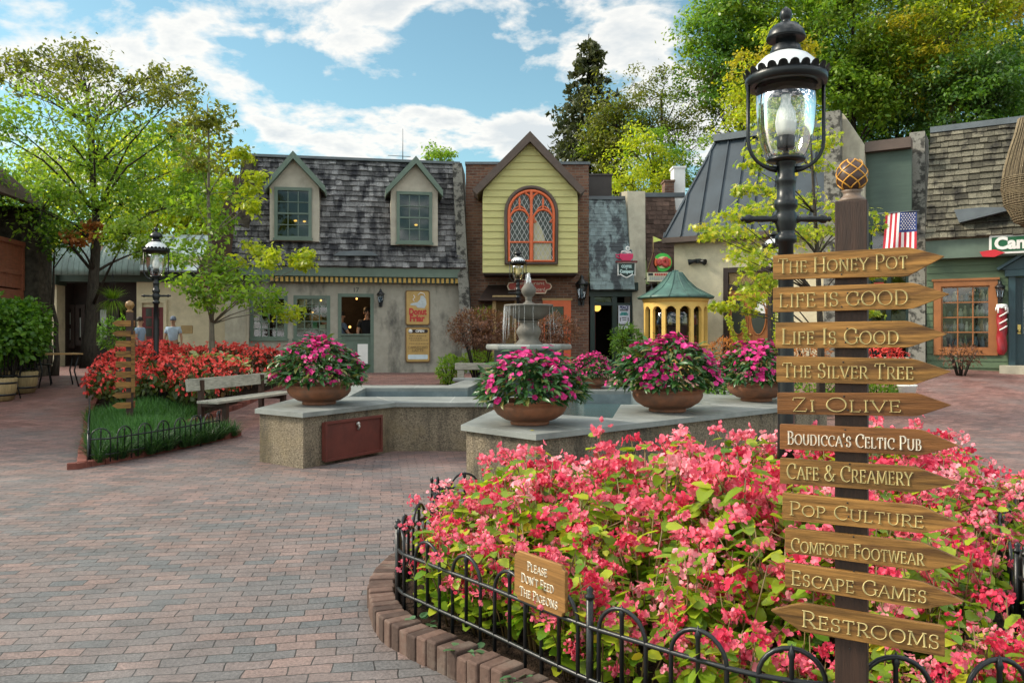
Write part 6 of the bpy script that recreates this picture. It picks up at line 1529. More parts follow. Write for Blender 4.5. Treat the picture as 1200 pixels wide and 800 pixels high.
# arched tracery window
wc, whw = B.S(622.5, gt), (B.S(650, gt) - B.S(595, gt)) / 2; wz0, wzs, wzt = bz(622, 307, gt), bz(622, 252, gt), bz(622, 223, gt)
def arch_pts(cx, hw, zs, rise, n=18, p=2.0):
    return [(cx + hw * math.cos(math.pi * i / n), zs + rise * (abs(math.sin(math.pi * i / n)) ** (.92))) for i in range(n + 1)]
ap = arch_pts(wc, whw, wzs, wzt - wzs); full = [(wc + whw, wz0)] + ap + [(wc - whw, wz0)]
mb = MB(); mb.prism(full, gt - .035, gt - .012, 'y'); pn = mb.build('window', M['leadglass'], orl)
mb = MB(); q3 = lambda pts, y: [(a, y, b2) for a, b2 in pts]
out2 = [(wc + whw + .05, wz0 - .04)] + arch_pts(wc, whw + .05, wzs, wzt - wzs + .07) + [(wc - whw - .05, wz0 - .04)]
mb.tube(q3(out2, gt - .05), .055, 6, closed=True); mb.build('casing', M['brown_trim'], pn)
mb = MB(); y = gt - .07
mb.tube(q3([(wc + whw - .03, wz0 + .02)] + arch_pts(wc, whw - .03, wzs, wzt - wzs - .03) + [(wc - whw + .03, wz0 + .02)], y), .042, 6, closed=True)
mb.b(wc - .035, wc + .035, y - .04, y + .03, wz0, wzt - .04); hw2 = whw / 2
zs2 = bz(622, 262, gt)
for c_ in (wc - hw2, wc + hw2):
    mb.tube(q3([(c_ + hw2 - .03, wz0)] + arch_pts(c_, hw2 - .03, zs2, .36) + [(c_ - hw2 + .03, wz0)], y), .030, 6)
    mb.b(c_ - .025, c_ + .025, y - .02, y + .02, zs2 + .34, wzs + (wzt - wzs) * .66)
    mb.b(c_ - hw2, c_ + hw2, y - .02, y + .02, bz(622, 284, gt) - .02, bz(622, 284, gt) + .02)
    for sg_ in (-1, 1):   # cusps
        mb.tube(q3([(c_ + sg_ * (hw2 - .04), zs2 + .02), (c_ + sg_ * (hw2 - .13), zs2 + .03), (c_ + sg_ * (hw2 - .06), zs2 + .12)], y), .02, 5)
        mb.tube(q3([(c_ + sg_ * .03, wzs + .22), (c_ + sg_ * .13, wzs + .16), (c_ + sg_ * .2, wzs + .05)], y), .02, 5)
for sg_ in (-1, 1): mb.tube(q3([(wc, wzt - .34), (wc + sg_ * .06, wzt - .16), (wc + sg_ * .17, wzt - .08)], y), .03, 5)
mb.build('tracery', M['orange'], pn)
def in_arch(x, z):
    if z < wz0: return False
    if z < wzs: return abs(x - wc) < whw - .02
    if z > wzt: return False
    return abs(x - wc) < whw * math.sqrt(max(0, 1 - ((z - wzs) / (wzt - wzs)) ** 2)) - .02
mb = MB(); y = gt - .04
for sg_ in (-1, 1):
    c_ = -3.0
    while c_ < 3.0:
        run = None; st_ = 40
        for i in range(st_ + 1):
            z = wz0 + (wzt - wz0) * i / st_; x = wc + c_ + sg_ * (z - wz0) * .55
            if in_arch(x, z):
                if run is None: run = [(x, z), (x, z)]
                run[1] = (x, z)
            elif run: break
        if run and run[0] != run[1]: mb.beam((run[0][0], y - .001 * (sg_ > 0), run[0][1]), (run[1][0], y - .001 * (sg_ > 0), run[1][1]), .012, .012, 0, (0, 1, 0))
        c_ += .125
mb.build('leading', M['lead'], pn)
mb = MB(); zq0, zq1, zq2 = wz0 + .03, bz(622, 284, gt) - .03, zs2 + .25
mb.prism([(wc + .06, zq0), (wc + whw - .1, zq0), (wc + whw - .1, zq1), (wc + .06, zq1)], gt - .0385, gt - .0355, 'y'); mb.prism([(wc + .06, zq1 + .06), (wc + whw * .6, zq1 + .06), (wc + whw * .45, zq2 * .5 + zq1 * .5), (wc + .06, zq2)], gt - .0385, gt - .0355, 'y'); mb.build('pale_curtain', pm('pale_curtain', (.38, .35, .22), .8, .2, 6, 0), pn)
# red name board under the oriel
nbp = thing('name_board', 'red and cream shaped name board on the brick wall below the yellow gable', 'sign', (X(620.5, 21.9), 21.9, Z(335.5, 21.9)))
W2 = X(647, 21.9) - X(594, 21.9); H2_ = 17 * 21.9 / F
def plaq(k, e):
    w_, h_ = W2 / 2 + e, H2_ / 2 + e; return [(-w_ * .62, -h_), (w_ * .72, -h_), (w_ * .78, -h_ * .5), (w_ * .93, -h_ * .42), (w_, 0), (w_ * .93, h_ * .42), (w_ * .78, h_ * .5), (w_ * .72, h_), (-w_ * .62, h_), (-w_ * .72, h_ * .55), (-w_ * .93, h_ * .5), (-w_, 0), (-w_ * .93, -h_ * .5), (-w_ * .72, -h_ * .55)]
mb = MB(); mb.prism(plaq(1, 0), -.0, .05, 'y'); mb.build('border', pm('cream_border', (.62, .50, .36), .5, .1, 5, 0), nbp)
mb = MB(); mb.prism(plaq(1, -.035), -.012, .004, 'y'); mb.build('panel', pm('brick_red_panel', (.34, .045, .03), .5, .1, 5, 0), nbp)
letters('Restaurant', .14, nbp, (.02, -.016, .085), M['ivory'], width=W2 * .62); letters('Cheese Cupboard', .14, nbp, (.0, -.016, -.085), M['ivory'], width=W2 * .68)
wall_lantern('large black wall lantern at the right corner of the brick shop', B.w(B.S(681), -.12, bz(681, 342)), 1.75)

# ================================================================== C: dark green shop with slate roof, and D beside it
Cc = Fr(X(690, 22.4), 22.4, 0); rc = Cc.root('slate_roof_shop', 'narrow dark green shopfront under a stained blue slate roof', 'shop building'); cz = Cc.Zz
c1_ = Cc.S(746)
mb = MB(); plane_tz(mb, .0, Cc.S(744, -.45), -.45, cz(700, 339, -.45), .0, c1_ - .1, .9, cz(700, 234, .9)); rfo = mb.build('roof', M['slate'], rc)
mb = MB(); shingles(mb, .0, Cc.S(744, -.45), -.45, cz(700, 339, -.45), .0, c1_ - .1, .9, cz(700, 234, .9), 24, .13, .17, 3, thick=.010); mb.build('slate_courses', M['slate'], rfo)
mb = MB(); mb.b(.0, c1_, .86, 1.0, cz(700, 234, .9), cz(700, 230, .9)); mb.build('ridge_cap', M['ridge_metal'], rfo)
zt5 = cz(700, 341)
mb = MB(); mb.b(0, c1_, -.30, .2, zt5, zt5 + .22); mb.b(0, c1_, -.16, .2, zt5 - .16, zt5 - .002)
for x in (0.03, Cc.S(717), Cc.S(739)): mb.b(x, x + .13, -.12, .12, .4, zt5 - .162)
mb.b(.16, Cc.S(717), -.08, .08, cz(700, 358), cz(700, 354)); mb.b(Cc.S(717) + .13, Cc.S(739), -.09, .08, .4, 1.0); mb.b(Cc.S(717) + .13, Cc.S(739), -.085, .05, cz(700, 358), cz(700, 355)); mb.build('shopfront', M['trim_dkgreen'], rc)
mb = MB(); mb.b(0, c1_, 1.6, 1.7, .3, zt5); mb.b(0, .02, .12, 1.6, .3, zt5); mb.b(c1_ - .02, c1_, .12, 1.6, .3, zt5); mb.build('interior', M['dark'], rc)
mb = MB(); mb.b(Cc.S(691), Cc.S(699), .3, .36, .45, cz(700, 358)); mb.build('door', M['maroon'], rc)
mb = MB(); mb.add([(Cc.S(717) + .13, -.02, 1.0), (Cc.S(739), -.02, 1.0), (Cc.S(739), -.02, cz(700, 358)), (Cc.S(717) + .13, -.02, cz(700, 358))], [(0, 1, 2, 3)]); mb.add([(.16, .0, cz(700, 354)), (Cc.S(717), .0, cz(700, 354)), (Cc.S(717), .0, zt5 - .17), (.16, .0, zt5 - .17)], [(0, 1, 2, 3)]); mb.build('pane', M['pane_dark'], rc)
o = MB().ball((0, 0, 0), .11).build('globe_lamp', emit('amber_globe', (1, .6, .12), .8)); o.location = Cc.w(Cc.S(700.5), .2, cz(700, 360)); tag(o, 'round amber lamp hanging in the dark green shop doorway', 'lamp')
# safety poster
pr = thing('safety_notice', 'tall white notice with dark and teal lettering on the dark green shopfront', 'notice', Cc.w(Cc.S(724), -.13, cz(724, 385.5))); W2 = Cc.S(737.3) - Cc.S(724); H2_ = 27.5 * 22.4 / F
mb = MB(); mb.b(0, W2, 0, .015, 0, H2_); mb.build('panel', pm('notice_white', (.62, .63, .70), .5, .05, 5, 0), pr)
letters('PEACE', .12, pr, (W2 / 2, -.004, H2_ * .91), pm('navy_ink', (.03, .03, .12), .5, .1, 5, 0), width=W2 * .78, offset=.006)
mb = MB(); rd = random.Random(4)
for z_, a, b2, h_ in ((.80, .12, .85, .022), (.68, .25, .75, .03), (.62, .12, .85, .03), (.48, .3, .7, .012), (.2, .1, .85, .01), (.16, .15, .8, .01)):
    mi = 1 if z_ in (.68, .62) else 0
    x = a
    while x < b2: l_ = rd.uniform(.05, .12); mb.b(W2 * x, W2 * min(b2, x + l_), -.005, -.0005, H2_ * z_ - h_, H2_ * z_ + h_, mi); x += l_ + .02
for x in (.14, .82): mb.b(W2 * x, W2 * (x + .06), -.005, -.0005, H2_ * .33, H2_ * .44); mb.ball((W2 * (x + .03), -.003, H2_ * .46), .016)
mb.b(W2 * .35, W2 * .68, -.005, -.0005, H2_ * .37, H2_ * .40)
mb.build('lettering', [M['black_paint'], pm('teal_ink', (.03, .30, .28), .5, .1, 5, 0)], pr)
# chimney boxes
def boxthing(name, label, cat, p0, p1, y0, y1, Y, dep, mat, capm=None, zb=None):
    x0, x1 = X(p0, Y), X(p1, Y); r_ = thing(name, label, cat, ((x0 + x1) / 2, Y, Z(y1, Y))); h_ = Z(y0, Y) - Z(y1, Y); w_ = (x1 - x0) / 2
    mb = MB(); mb.b(-w_, w_, 0, dep, -.4, h_); mb.build('stack', mat, r_, bevel=.01)
    mb = MB(); mb.b(-w_ - .03, w_ + .03, -.03, dep + .03, h_, h_ + .06); mb.build('cap', capm or mat, r_); return r_
boxthing('rooftop_box', 'plain dark brown metal box on the roof behind the slate roof', 'roof box', 689.5, 717, 206, 236, 24.2, 1.2, M['chimney'])
boxthing('rooftop_vent', 'small brown chimney by the white vent, left of the metal roof', 'chimney', 779, 790, 213, 238, 25, .5, M['brick'])
boxthing('rooftop_vent', 'white louvered roof vent beside the small brown chimney', 'vent', 789.5, 803, 197, 232, 25.2, .5, M['white'])
# white pier between C and D
pier('leaning_pier', 'pale concrete leaning pier between the slate roof and the brown shingle roof', P(745.5, 224, 22.9), P(751.5, 345, 21.7), .52, .27, 1.6, M['concrete'], .3, taper=.25)
D = Fr(X(757, 22.6), 22.6, 0); rd_ = D.root('shingle_roof_shop', 'narrow dark entry under a brown shingle roof between pier and cream shop', 'shop building'); dzz = D.Zz; d1_ = D.S(797)
mb = MB(); plane_tz(mb, 0, d1_, -.3, dzz(760, 330, -.3), .05, d1_, .8, dzz(760, 231, .8)); rfo = mb.build('roof', M['brown_shingle'], rd_)
mb = MB(); shingles(mb, 0, d1_, -.3, dzz(760, 330, -.3), .05, d1_, .8, dzz(760, 231, .8), 18, .14, .22, 5, thick=.014); mb.build('shingle_courses', M['brown_shingle'], rfo)
mb = MB(); mb.b(.0, d1_ + .3, .76, .95, dzz(760, 231, .8), dzz(760, 226, .8)); mb.build('ridge_cap', M['ridge_metal'], rfo)
mb = MB(); mb.walls(0, d1_ + .2, .3, dzz(760, 332), [], .3, .4); mb.build('wall', M['brown_dark'], rd_)
# cup sign
cs = thing('cup_sign', 'hanging sign with a crimson coffee cup above a dark scalloped panel', 'sign', P(734, 327, 21.5)); u_ = 21.5 / F
crim = pm('crimson', (.52, .02, .09), .45, .1, 5, 0)
mb = MB(); pts = [(-8.5, 29.5), (8, 29.5), (7.2, 24), (4.8, 21.5), (-5.3, 21.5), (-7.8, 24)]; mb.prism([(a * u_, b2 * u_) for a, b2 in pts], -.06, .06, 'y'); mb.tube([(a * u_, 0, b2 * u_) for a, b2 in ((-8, 28), (-12.5, 28.5), (-12, 26), (-7.6, 23.6))], .022, 6); mb.build('cup', crim, cs, bevel=.01)
mb = MB(); mb.tube([(a * u_, 0, b2 * u_) for a, b2 in ((-6, 30), (-5, 32.5), (-1.5, 32.5), (1.5, 30.5), (4.5, 31.5), (5.5, 30))], .02, 6); mb.tube([(a * u_, 0, b2 * u_) for a, b2 in ((1.5, 32), (3.2, 34.5), (3.2, 37.2), (1.2, 38), (-.5, 36.8), (.3, 34.5), (2, 32.5))], .02, 6); mb.build('steam', M['white'], cs)
mb = MB(); mb.b(-12.5 * u_, 12.5 * u_, -.08, .08, 19.2 * u_, 21.2 * u_); mb.build('shelf', M['maroon'], cs)
low = [(-10, 19), (10, 19), (10, 4), (7, 5.5), (4, 3.5), (0, 1.5), (-4, 3.5), (-7, 5.5), (-10, 4)]
mb = MB(); mb.prism([(a * u_, b2 * u_) for a, b2 in low], -.02, .03, 'y'); pnl = mb.build('panel', M['trim_dkgreen'], cs)
mb = MB(); mb.tube([(a * u_, -.03, b2 * u_) for a, b2 in low], .018, 5, closed=True); mb.build('border', M['white'], cs)
lt = pm('pale_teal_text', (.50, .66, .64), .5, .1, 5, 0)
letters('COFFEE', .10, cs, (0, -.03, 14.6 * u_), lt, width=12 * u_, offset=.004); letters('&', .07, cs, (0, -.03, 11.8 * u_), lt); letters('Company', .12, cs, (0, -.03, 8.8 * u_), lt, width=16 * u_, offset=.005)
mb = MB(); mb.tube([(0, 0, 20 * u_), (.1, .7, 24 * u_)], .02, 5); mb.build('bracket', M['iron'], cs)
# pretzel sign group
ps = thing('ring_sign', 'round green and orange sign with red twisted emblem over cream boards and a brown pyramid', 'sign', P(775, 329, 21.2)); u_ = 21.2 / F
mb = MB(); mb.lathe([(.001, 0), (10.8 * u_, 0), (10.8 * u_, .05), (.001, .05)], 32, M=Matrix.Translation((1.3 * u_, .02, 21.5 * u_)) @ Matrix.Rotation(R(90), 4, 'X'), smooth=False); mb.build('disc', pm('bright_green', (.05, .42, .05), .5, .1, 5, 0), ps)
mb = MB()
for s_, mi in ((9.4, 0),): mb.tube([(1.3 * u_ + 8.4 * u_ * math.cos(R(a)), -.035, 21.5 * u_ + 8.4 * u_ * math.sin(R(a))) for a in range(-30, 31, 6)], .035, 6); mb.tube([(1.3 * u_ + 8.4 * u_ * math.cos(R(a)), -.035, 21.5 * u_ + 8.4 * u_ * math.sin(R(a))) for a in range(150, 211, 6)], .035, 6)
mb.build('orange_arc', M['orange'], ps)
mb = MB(); mb.lathe([(.001, 0), (7.0 * u_, 0), (7.0 * u_, .03), (.001, .03)], 28, M=Matrix.Translation((1.3 * u_, -.015, 21.5 * u_)) @ Matrix.Rotation(R(90), 4, 'X'), smooth=False); mb.build('inner_disc', pm('pale_yellow_disc', (.66, .60, .30), .5, .1, 5, 0), ps)
mb = MB(); tw = [(1.3 * u_ + 5.3 * u_ * math.sin(R(a)) * (1 if True else 1), -.06, 21.5 * u_ + 3.2 * u_ * math.sin(R(2 * a)) + 1.4 * u_ * math.cos(R(a))) for a in range(0, 360, 12)]; mb.tube(tw, .055, 8, closed=True); mb.build('twisted_emblem', pm('crimson_twist', (.42, .05, .04), .5, .3, 20, 0), ps)
mb = MB(); mb.prism([(a * u_, b2 * u_) for a, b2 in ((-16.5, 10.2), (-4.2, 10.2), (-9.6, 34))], -.03, .05, 'y'); mb.build('pyramid', pm('pyramid_brown', (.10, .025, .02), .6, .2, 10, 0), ps)
mb = MB(); mb.tube([(a * u_, -.03, b2 * u_) for a, b2 in ((-16.5, 10.2), (-4.2, 10.2), (-9.6, 34))], .022, 5, closed=True); mb.build('pyramid_edge', M['tan'], ps)
mb = MB(); mb.b(-17 * u_, 16.5 * u_, -.03, .03, -1 * u_, 9.8 * u_); mb.build('board', pm('cream_board', (.56, .50, .34), .5, .1, 5, 0), ps)
mb = MB(); rd = random.Random(6)
for z_, a, b2, mi, h_ in ((7.2, -8, 15, 0, .03), (2.8, -14, 13, 1, .045)):
    x = a
    while x < b2: l_ = rd.uniform(1, 2.2); mb.b(x * u_, (x + l_) * u_, -.037, -.0305, z_ * u_ - h_, z_ * u_ + h_, mi); x += l_ + .5
mb.b(-15.5 * u_, -10 * u_, -.037, -.0305, 6 * u_, 9 * u_, 2)
mb.build('lettering', [M['red_text'], pm('grey_ink', (.32, .33, .30), .5, .1, 5, 0), M['black_paint']], ps)
mb = MB(); mb.tube([(-9.6 * u_, 0, 33 * u_), (-9.6 * u_, 0, 52 * u_)], .012, 5); mb.build('flag_pole', M['tan'], ps)
mb = MB(); mb.prism([(-9.4 * u_, 45 * u_), (1 * u_, 47.5 * u_), (-9.4 * u_, 52 * u_)], -.005, .005, 'y'); mb.build('pennant', pm('pale_yellow_flag', (.56, .62, .14), .7, .1, 5, 0), ps)
mb = MB(); mb.tube([(6 * u_, .05, 31 * u_), (2 * u_, .6, 40 * u_)], .015, 5); mb.tube([(-12 * u_, .03, 5 * u_), (-12 * u_, 1.0, 5 * u_)], .02, 5); mb.build('bracket', M['iron'], ps)
hl = thing('gooseneck_lamp', 'small downlight with a dark conical shade under the cream boards', 'lamp', P(764, 340, 21.2))
mb = MB(); mb.lathe([(.12, -.08), (.05, .04), (.03, .07), (.02, .1)], 14); mb.build('shade', M['iron'], hl); mb = MB(); mb.tube([(0, 0, .09), (0, .1, .16), (0, .8, .16)], .014, 5); mb.build('arm', M['iron'], hl)

# ================================================================== E: cream shop with metal roof (angled row)
E = Fr(4.22, 22.0, -32); re_ = E.root('cream_shop', 'cream stucco shop with tall dark standing seam metal roof', 'shop building'); ez = E.Zz
eR = E.S(968); w0 = E.S(790)
dE0, dE1, dEz = E.S(848), E.S(906), ez(848, 314)
mb = MB(); mb.walls(w0, eR, .3, ez(790, 280), [(dE0, dE1, .3, dEz)], 0, .25); mb.b(w0, w0 + .2, .25, 3.0, .3, ez(790, 280)); mb.build('wall', M['cream'], re_)
zeb, zet = ez(778, 279, -.35), ez(840, 164, .95); xt0 = E.S(840, .95)
mb = MB(); x0 = E.S(778, -.35); plane_tz(mb, x0, eR + .1, -.35, zeb, xt0, eR, .95, zet)
mb.add([(x0, -.35, zeb), (xt0, .95, zet), (xt0, 3.2, zet), (x0, 3.6, zeb)], [(0, 1, 2, 3)]); rfo = mb.build('roof', M['roofmetal'], re_)
mb = MB(); ns = 9
for i in range(ns + 1):
    u = i / ns; xb = x0 + (eR + .1 - x0) * u
    # vertical seams, trimmed by the sloping left hip
    xs0 = xb; k_ = 1.0
    if xb < xt0: k_ = max(0.05, (xb - x0) / (xt0 - x0))
    tt, zz2 = -.35 + 1.3 * k_, zeb + (zet - zeb) * k_
    mb.beam((xb, -.37, zeb + .01), (xb, tt - .02, zz2 + .01), .028, .05, 0, (0, -1, .3))
mb.beam((x0, -.36, zeb), (xt0, .94, zet), .05, .05, 0, (0, -1, .3)); mb.build('standing_seams', M['roofmetal'], rfo)
mb = MB(); mb.b(xt0 - .05, eR, .80, 1.1, zet - .06, zet + .12); mb.build('ridge_cap', M['ridge_metal'], rfo)
mb = MB(); mb.b(x0 - .03, eR + .1, -.42, -.02, zeb - .14, zeb - .002); mb.build('gutter', M['brown_trim'], re_)
# double doors with oval lights
mb = MB(); fw = .13; mb.b(dE0, dE0 + fw, -.04, .14, .4, dEz); mb.b(dE1 - fw, dE1, -.04, .14, .4, dEz); mb.b(dE0 + fw, dE1 - fw, -.04, .14, dEz - fw, dEz); zt6 = ez(848, 337); mb.b(dE0 + fw, dE1 - fw, -.02, .14, zt6 - .07, zt6 + .07); do = mb.build('door', M['brown_dark'], re_)
mb = MB(); a, b2 = dE0 + fw, dE1 - fw; n_ = 14; h_ = dEz - fw - zt6 - .07
mb.b(a, b2, .06, .10, zt6 + .07, dEz - fw)
for i in range(n_): x = a + (b2 - a) * i / n_; mb.beam((x, .045, zt6 + .07), (x + (b2 - a) / n_, .045, dEz - fw), .015, .015, 0, (0, 1, 0)); mb.beam((x + (b2 - a) / n_, .04, zt6 + .07), (x, .04, dEz - fw), .015, .015, 0, (0, 1, 0))
mb.build('transom_lattice', M['tan'], do)
m_ = (a + b2) / 2
for (x0_, x1_) in ((a, m_ - .005), (m_ + .005, b2)):
    mb = MB(); mb.b(x0_, x1_, .04, .09, .45, zt6 - .075); lf = mb.build('door_leaf', M['door_wood'], do, bevel=.006)
    cx, cz_ = (x0_ + x1_) / 2, .45 + (zt6 - .45) * .66; ov = [(cx + .20 * math.cos(R(q)), cz_ + .47 * math.sin(R(q))) for q in range(0, 360, 12)]
    mb = MB(); mb.prism(ov, .030, .039, 'y'); mb.build('oval_glass', M['leadglass'], lf)
    mb = MB(); mb.tube([(p[0], .035, p[1]) for p in ov], .025, 6, closed=True)
    for zz3, hh in ((.62, .30), (1.0, .26)): mb.tube([(cx - .24, .038, zz3), (cx + .24, .038, zz3), (cx + .24, .038, zz3 + hh), (cx, .038, zz3 + hh + .12), (cx - .24, .038, zz3 + hh)], .016, 5, closed=True)
    mb.build('moulding', M['door_wood'], lf)
mb = MB(); mb.ball((m_ + .06, .01, 1.5), .035); mb.build('knob', pm('brass', (.6, .42, .15), .3, .1, 5, 0, metal=1), do)
mb = MB(); mb.b(m_ + .17, m_ + .46, .02, .029, 2.05, 2.42); mb.build('notice', M['white'], do)
sl = thing('spotlight', 'black twin-head spotlight on the cream wall', 'spotlight', E.w(E.S(819), -.06, ez(819, 306)), E.a)
mb = MB(); mb.b(-.07, .07, -.02, .06, -.06, .06); mb.build('mount', M['iron'], sl)
for s_ in (-1, 1):
    mb = MB(); mb.lathe([(.02, 0), (.05, .02), (.05, .08), (.085, .20), (.08, .21), (.02, .17)], 12, M=Matrix.Translation((s_ * .04, -.05, 0)) @ Matrix.Rotation(R(105 if s_ > 0 else -100), 4, 'Y') @ Matrix.Rotation(R(20), 4, 'X')); mb.build('lamp_head', M['iron'], sl)
hr = thing('handrail', 'short black handrail by the brown double doors', 'handrail', E.w(E.S(842), -.5, .47)); mb = MB(); mb.tube([(0, 0, 0), (0, 0, .72), (.30, .0, 1.05), (.30, 0, 0)], .025, 6); mb.build('rail', M['iron'], hr)
# yellow arcaded bay window
by_ = 20.2; bx_ = X(791.5, by_); bg_ = .42
bw = thing('bay_window', 'round yellow arcaded bay window with concave green copper roof', 'bay window', (bx_, by_, bg_)); rb2 = .80
zA, zB = Z(350, by_) - bg_, .85
mb = MB(); mb.lathe([(rb2 - .03, 0), (rb2, 0), (rb2, .08), (rb2 - .03, .1), (rb2 - .03, zB - .06), (rb2 + .03, zB - .05), (rb2 + .03, zB), (rb2 - .1, zB)], 40); mb.lathe([(rb2 - .12, zA - .10), (rb2 + .01, zA - .10), (rb2 + .04, zA), (rb2 - .12, zA)], 40); mb.build('base', M['bay_yellow'], bw)
na = 14; mb = MB()
def cyl(a, r_, z): return (r_ * math.cos(a), r_ * math.sin(a), z)
za0 = zA - .34
for i in range(na):                                   # piers and arches
    a0 = 2 * math.pi * i / na + .10; aw = .058; L_ = 2 * math.pi / na
    def seg(aA, aB, zl, zh):
        vs2 = [cyl(aA, rb2 - .09, zl), cyl(aB, rb2 - .09, zl), cyl(aB, rb2, zl), cyl(aA, rb2, zl), cyl(aA, rb2 - .09, zh), cyl(aB, rb2 - .09, zh), cyl(aB, rb2, zh), cyl(aA, rb2, zh)]
        mb.add(vs2, [(3, 2, 1, 0), (4, 5, 6, 7), (3, 7, 6, 2), (0, 1, 5, 4), (0, 4, 7, 3), (1, 2, 6, 5)])
    seg(a0 - aw, a0 + aw, zB, zA - .101)
    hw_ = L_ / 2 - aw; ca = a0 + L_ / 2; ns2 = 8
    for j in range(ns2):
        t0_, t1_ = -1 + 2 * j / ns2, -1 + 2 * (j + 1) / ns2; zz4 = za0 + hw_ * rb2 * 1.0 * math.sqrt(max(0, 1 - ((t0_ + t1_) / 2) ** 2))
        seg(ca + hw_ * t0_, ca + hw_ * t1_, min(zz4, zA - .102), zA - .101)
mb.build('arcade', M['bay_yellow'], bw)
mb = MB(); mb.lathe([(rb2 - .1, zB), (rb2 - .1, zA - .1)], 28); mb.build('pane', M['pane'], bw)
mb = MB(); mb.lathe([(.0, .75), (rb2 - .14, .75), (rb2 - .14, .80), (.0, .8)], 24); mb.lathe([(.0, 1.30), (rb2 - .25, 1.30), (rb2 - .25, 1.325), (.0, 1.325)], 24); mb.b(-.03, .03, -.03, .03, .8, zA - .1); mb.b(-.6, .6, .35, .37, .8, zA - .1); mb.build('shelf', M['brown_dark'], bw)
zr = Z(316, by_) - bg_; mb = MB(); n_ = 32; prof = [(rb2 + .14, zA - .005), (rb2 + .16, zA + .03), (rb2 + .02, zA + .10), (.52, zA + .26), (.30, zA + .47), (.16, zA + .66), (.07, zr - .06), (.05, zr - .02), (.001, zr)]
mb.lathe(prof, n_); mb.add([cyl(2 * math.pi * i / n_, rb2 + .14, zA - .004) for i in range(n_)], [tuple(range(n_))]); mb.build('copper_roof', M['patina'], bw)
mb = MB()
for i in range(12):
    a = 2 * math.pi * (i + .3) / 12; mb.tube([cyl(a, r_ + .008, z) for r_, z in prof[1:8]], .014, 5)
mb.build('roof_seams', M['patina'], bw)
# wares inside the bay
rd = random.Random(12); wm = [pm('ware_' + n_2, c_, .5, .2, 10, 0) for n_2, c_ in (('red', (.45, .04, .04)), ('cream', (.6, .5, .35)), ('blue', (.06, .1, .25)), ('green', (.06, .2, .06)), ('rose', (.5, .22, .22)))]
def ware(label, p, r_, h_, m_, name='jar', group=None):
    mb = MB(); mb.lathe([(.02, 0), (r_, .0), (r_ * 1.1, h_ * .3), (r_, h_ * .62), (r_ * .5, h_ * .75), (r_ * .55, h_ * .85), (r_ * .6, h_), (.001, h_ * 1.05)], 10); o = mb.build(name, m_); o.location = p; tag(o, label, 'ornament', group); return o
for i in range(16):
    a = R(180 + 12 + i * 10.4); lev = (.8, 1.325)[i % 2]; rr = .50; ware('small ornament on the shelves inside the yellow bay window', (bx_ + rr * math.cos(a), by_ + rr * math.sin(a), bg_ + lev), rd.uniform(.04, .065), rd.uniform(.16, .34), wm[rd.randrange(5)], 'ornament', 'ornaments in the yellow bay window')

# ================================================================== piers and F green panel, G candle shop
pE = E.S(972); 
def fr_pier(name, label, fr, s0, s1, t0, t1, z0, prof, mat, cat='wall pier'):
    r_ = MB(); r_.prism(prof, s0, s1, 'x'); o = r_.build(name, mat); o.location = (fr.ox, fr.oy, 0); o.rotation_euler = (0, 0, fr.a); return tag(o, label, cat)
zt7 = ez(975, 134); fr_pier('wall_pier', 'tall pale concrete pier with sloping top behind the arrow post finial', E, E.S(969), E.S(987), 0, 2, .3, [(-.5, .3), (2.2, .3), (2.2, zt7 - .9), (.6, zt7 - .85), (-.1, zt7), (-.3, zt7)], M['lichen'])
s0, s1 = E.S(987), E.S(1013)
mb = MB(); mb.prism([(s0, .3), (s1, .3), (s1, ez(1012, 170)), (s0 + .04, zt7 - .05), (s0, zt7)], .02, .5, 'y'); o = mb.build('concrete_fin', M['concrete']); o.location = (E.ox, E.oy, 0); o.rotation_euler = (0, 0, E.a); tag(o, 'pale smooth concrete fin with raked top beside the green panelled wall', 'wall')
rf_ = E.root('panel_shop', 'shop with plain grey-green upper panel and dark front between two piers', 'shop building'); f0, f1 = E.S(1013), E.S(1067)
mb = MB(); mb.b(f0, f1, .25, .4, ez(1030, 262), ez(1030, 176)); mb.build('upper_panel', M['panel_green'], rf_)
mb = MB(); mb.b(f0, f1, .05, .5, ez(1030, 176) + .002, ez(1030, 164)); mb.build('fascia', M['brown_trim'], rf_)
mb = MB(); mb.b(f0, f1, .1, .5, ez(1030, 268), ez(1030, 262) - .002); mb.b(f0, f0 + .12, .2, .45, .5, ez(1030, 268)); mb.b(f1 - .12, f1, .2, .45, .5, ez(1030, 268)); mb.b((f0 + f1) / 2 - .05, (f0 + f1) / 2 + .05, .25, .4, .5, ez(1030, 268)); mb.build('shopfront', M['trim_dkgreen'], rf_)
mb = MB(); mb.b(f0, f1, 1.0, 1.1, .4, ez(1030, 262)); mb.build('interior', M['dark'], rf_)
mb = MB(); mb.add([(f0 + .12, .3, 1.0), (f1 - .12, .3, 1.0), (f1 - .12, .3, ez(1030, 268)), (f0 + .12, .3, ez(1030, 268))], [(0, 1, 2, 3)]); mb.build('pane', M['pane_dark'], rf_)
mb = MB(); mb.b(E.S(1022), E.S(1034), .28, .29, ez(1030, 350), ez(1030, 330)); mb.build('notice', M['red_text'], rf_)
mb = MB(); mb.b(f0, f1, -.35, .1, .4, ez(1030, 418)); mb.build('planter_ledge', M['concrete'], rf_)
pier2 = MB(); pz1 = ez(1075, 154, .7); pier2.add([(E.S(1066), -.35, .3), (E.S(1086), -.35, .3), (E.S(1086), 1.8, .3), (E.S(1066), 1.8, .3), (E.S(1066, .8) , .75, pz1), (E.S(1084, .8), .75, pz1), (E.S(1084, .8), 1.8, pz1), (E.S(1066, .8), 1.8, pz1)], [(3, 2, 1, 0), (4, 5, 6, 7), (0, 1, 5, 4), (1, 2, 6, 5), (2, 3, 7, 6), (3, 0, 4, 7)])
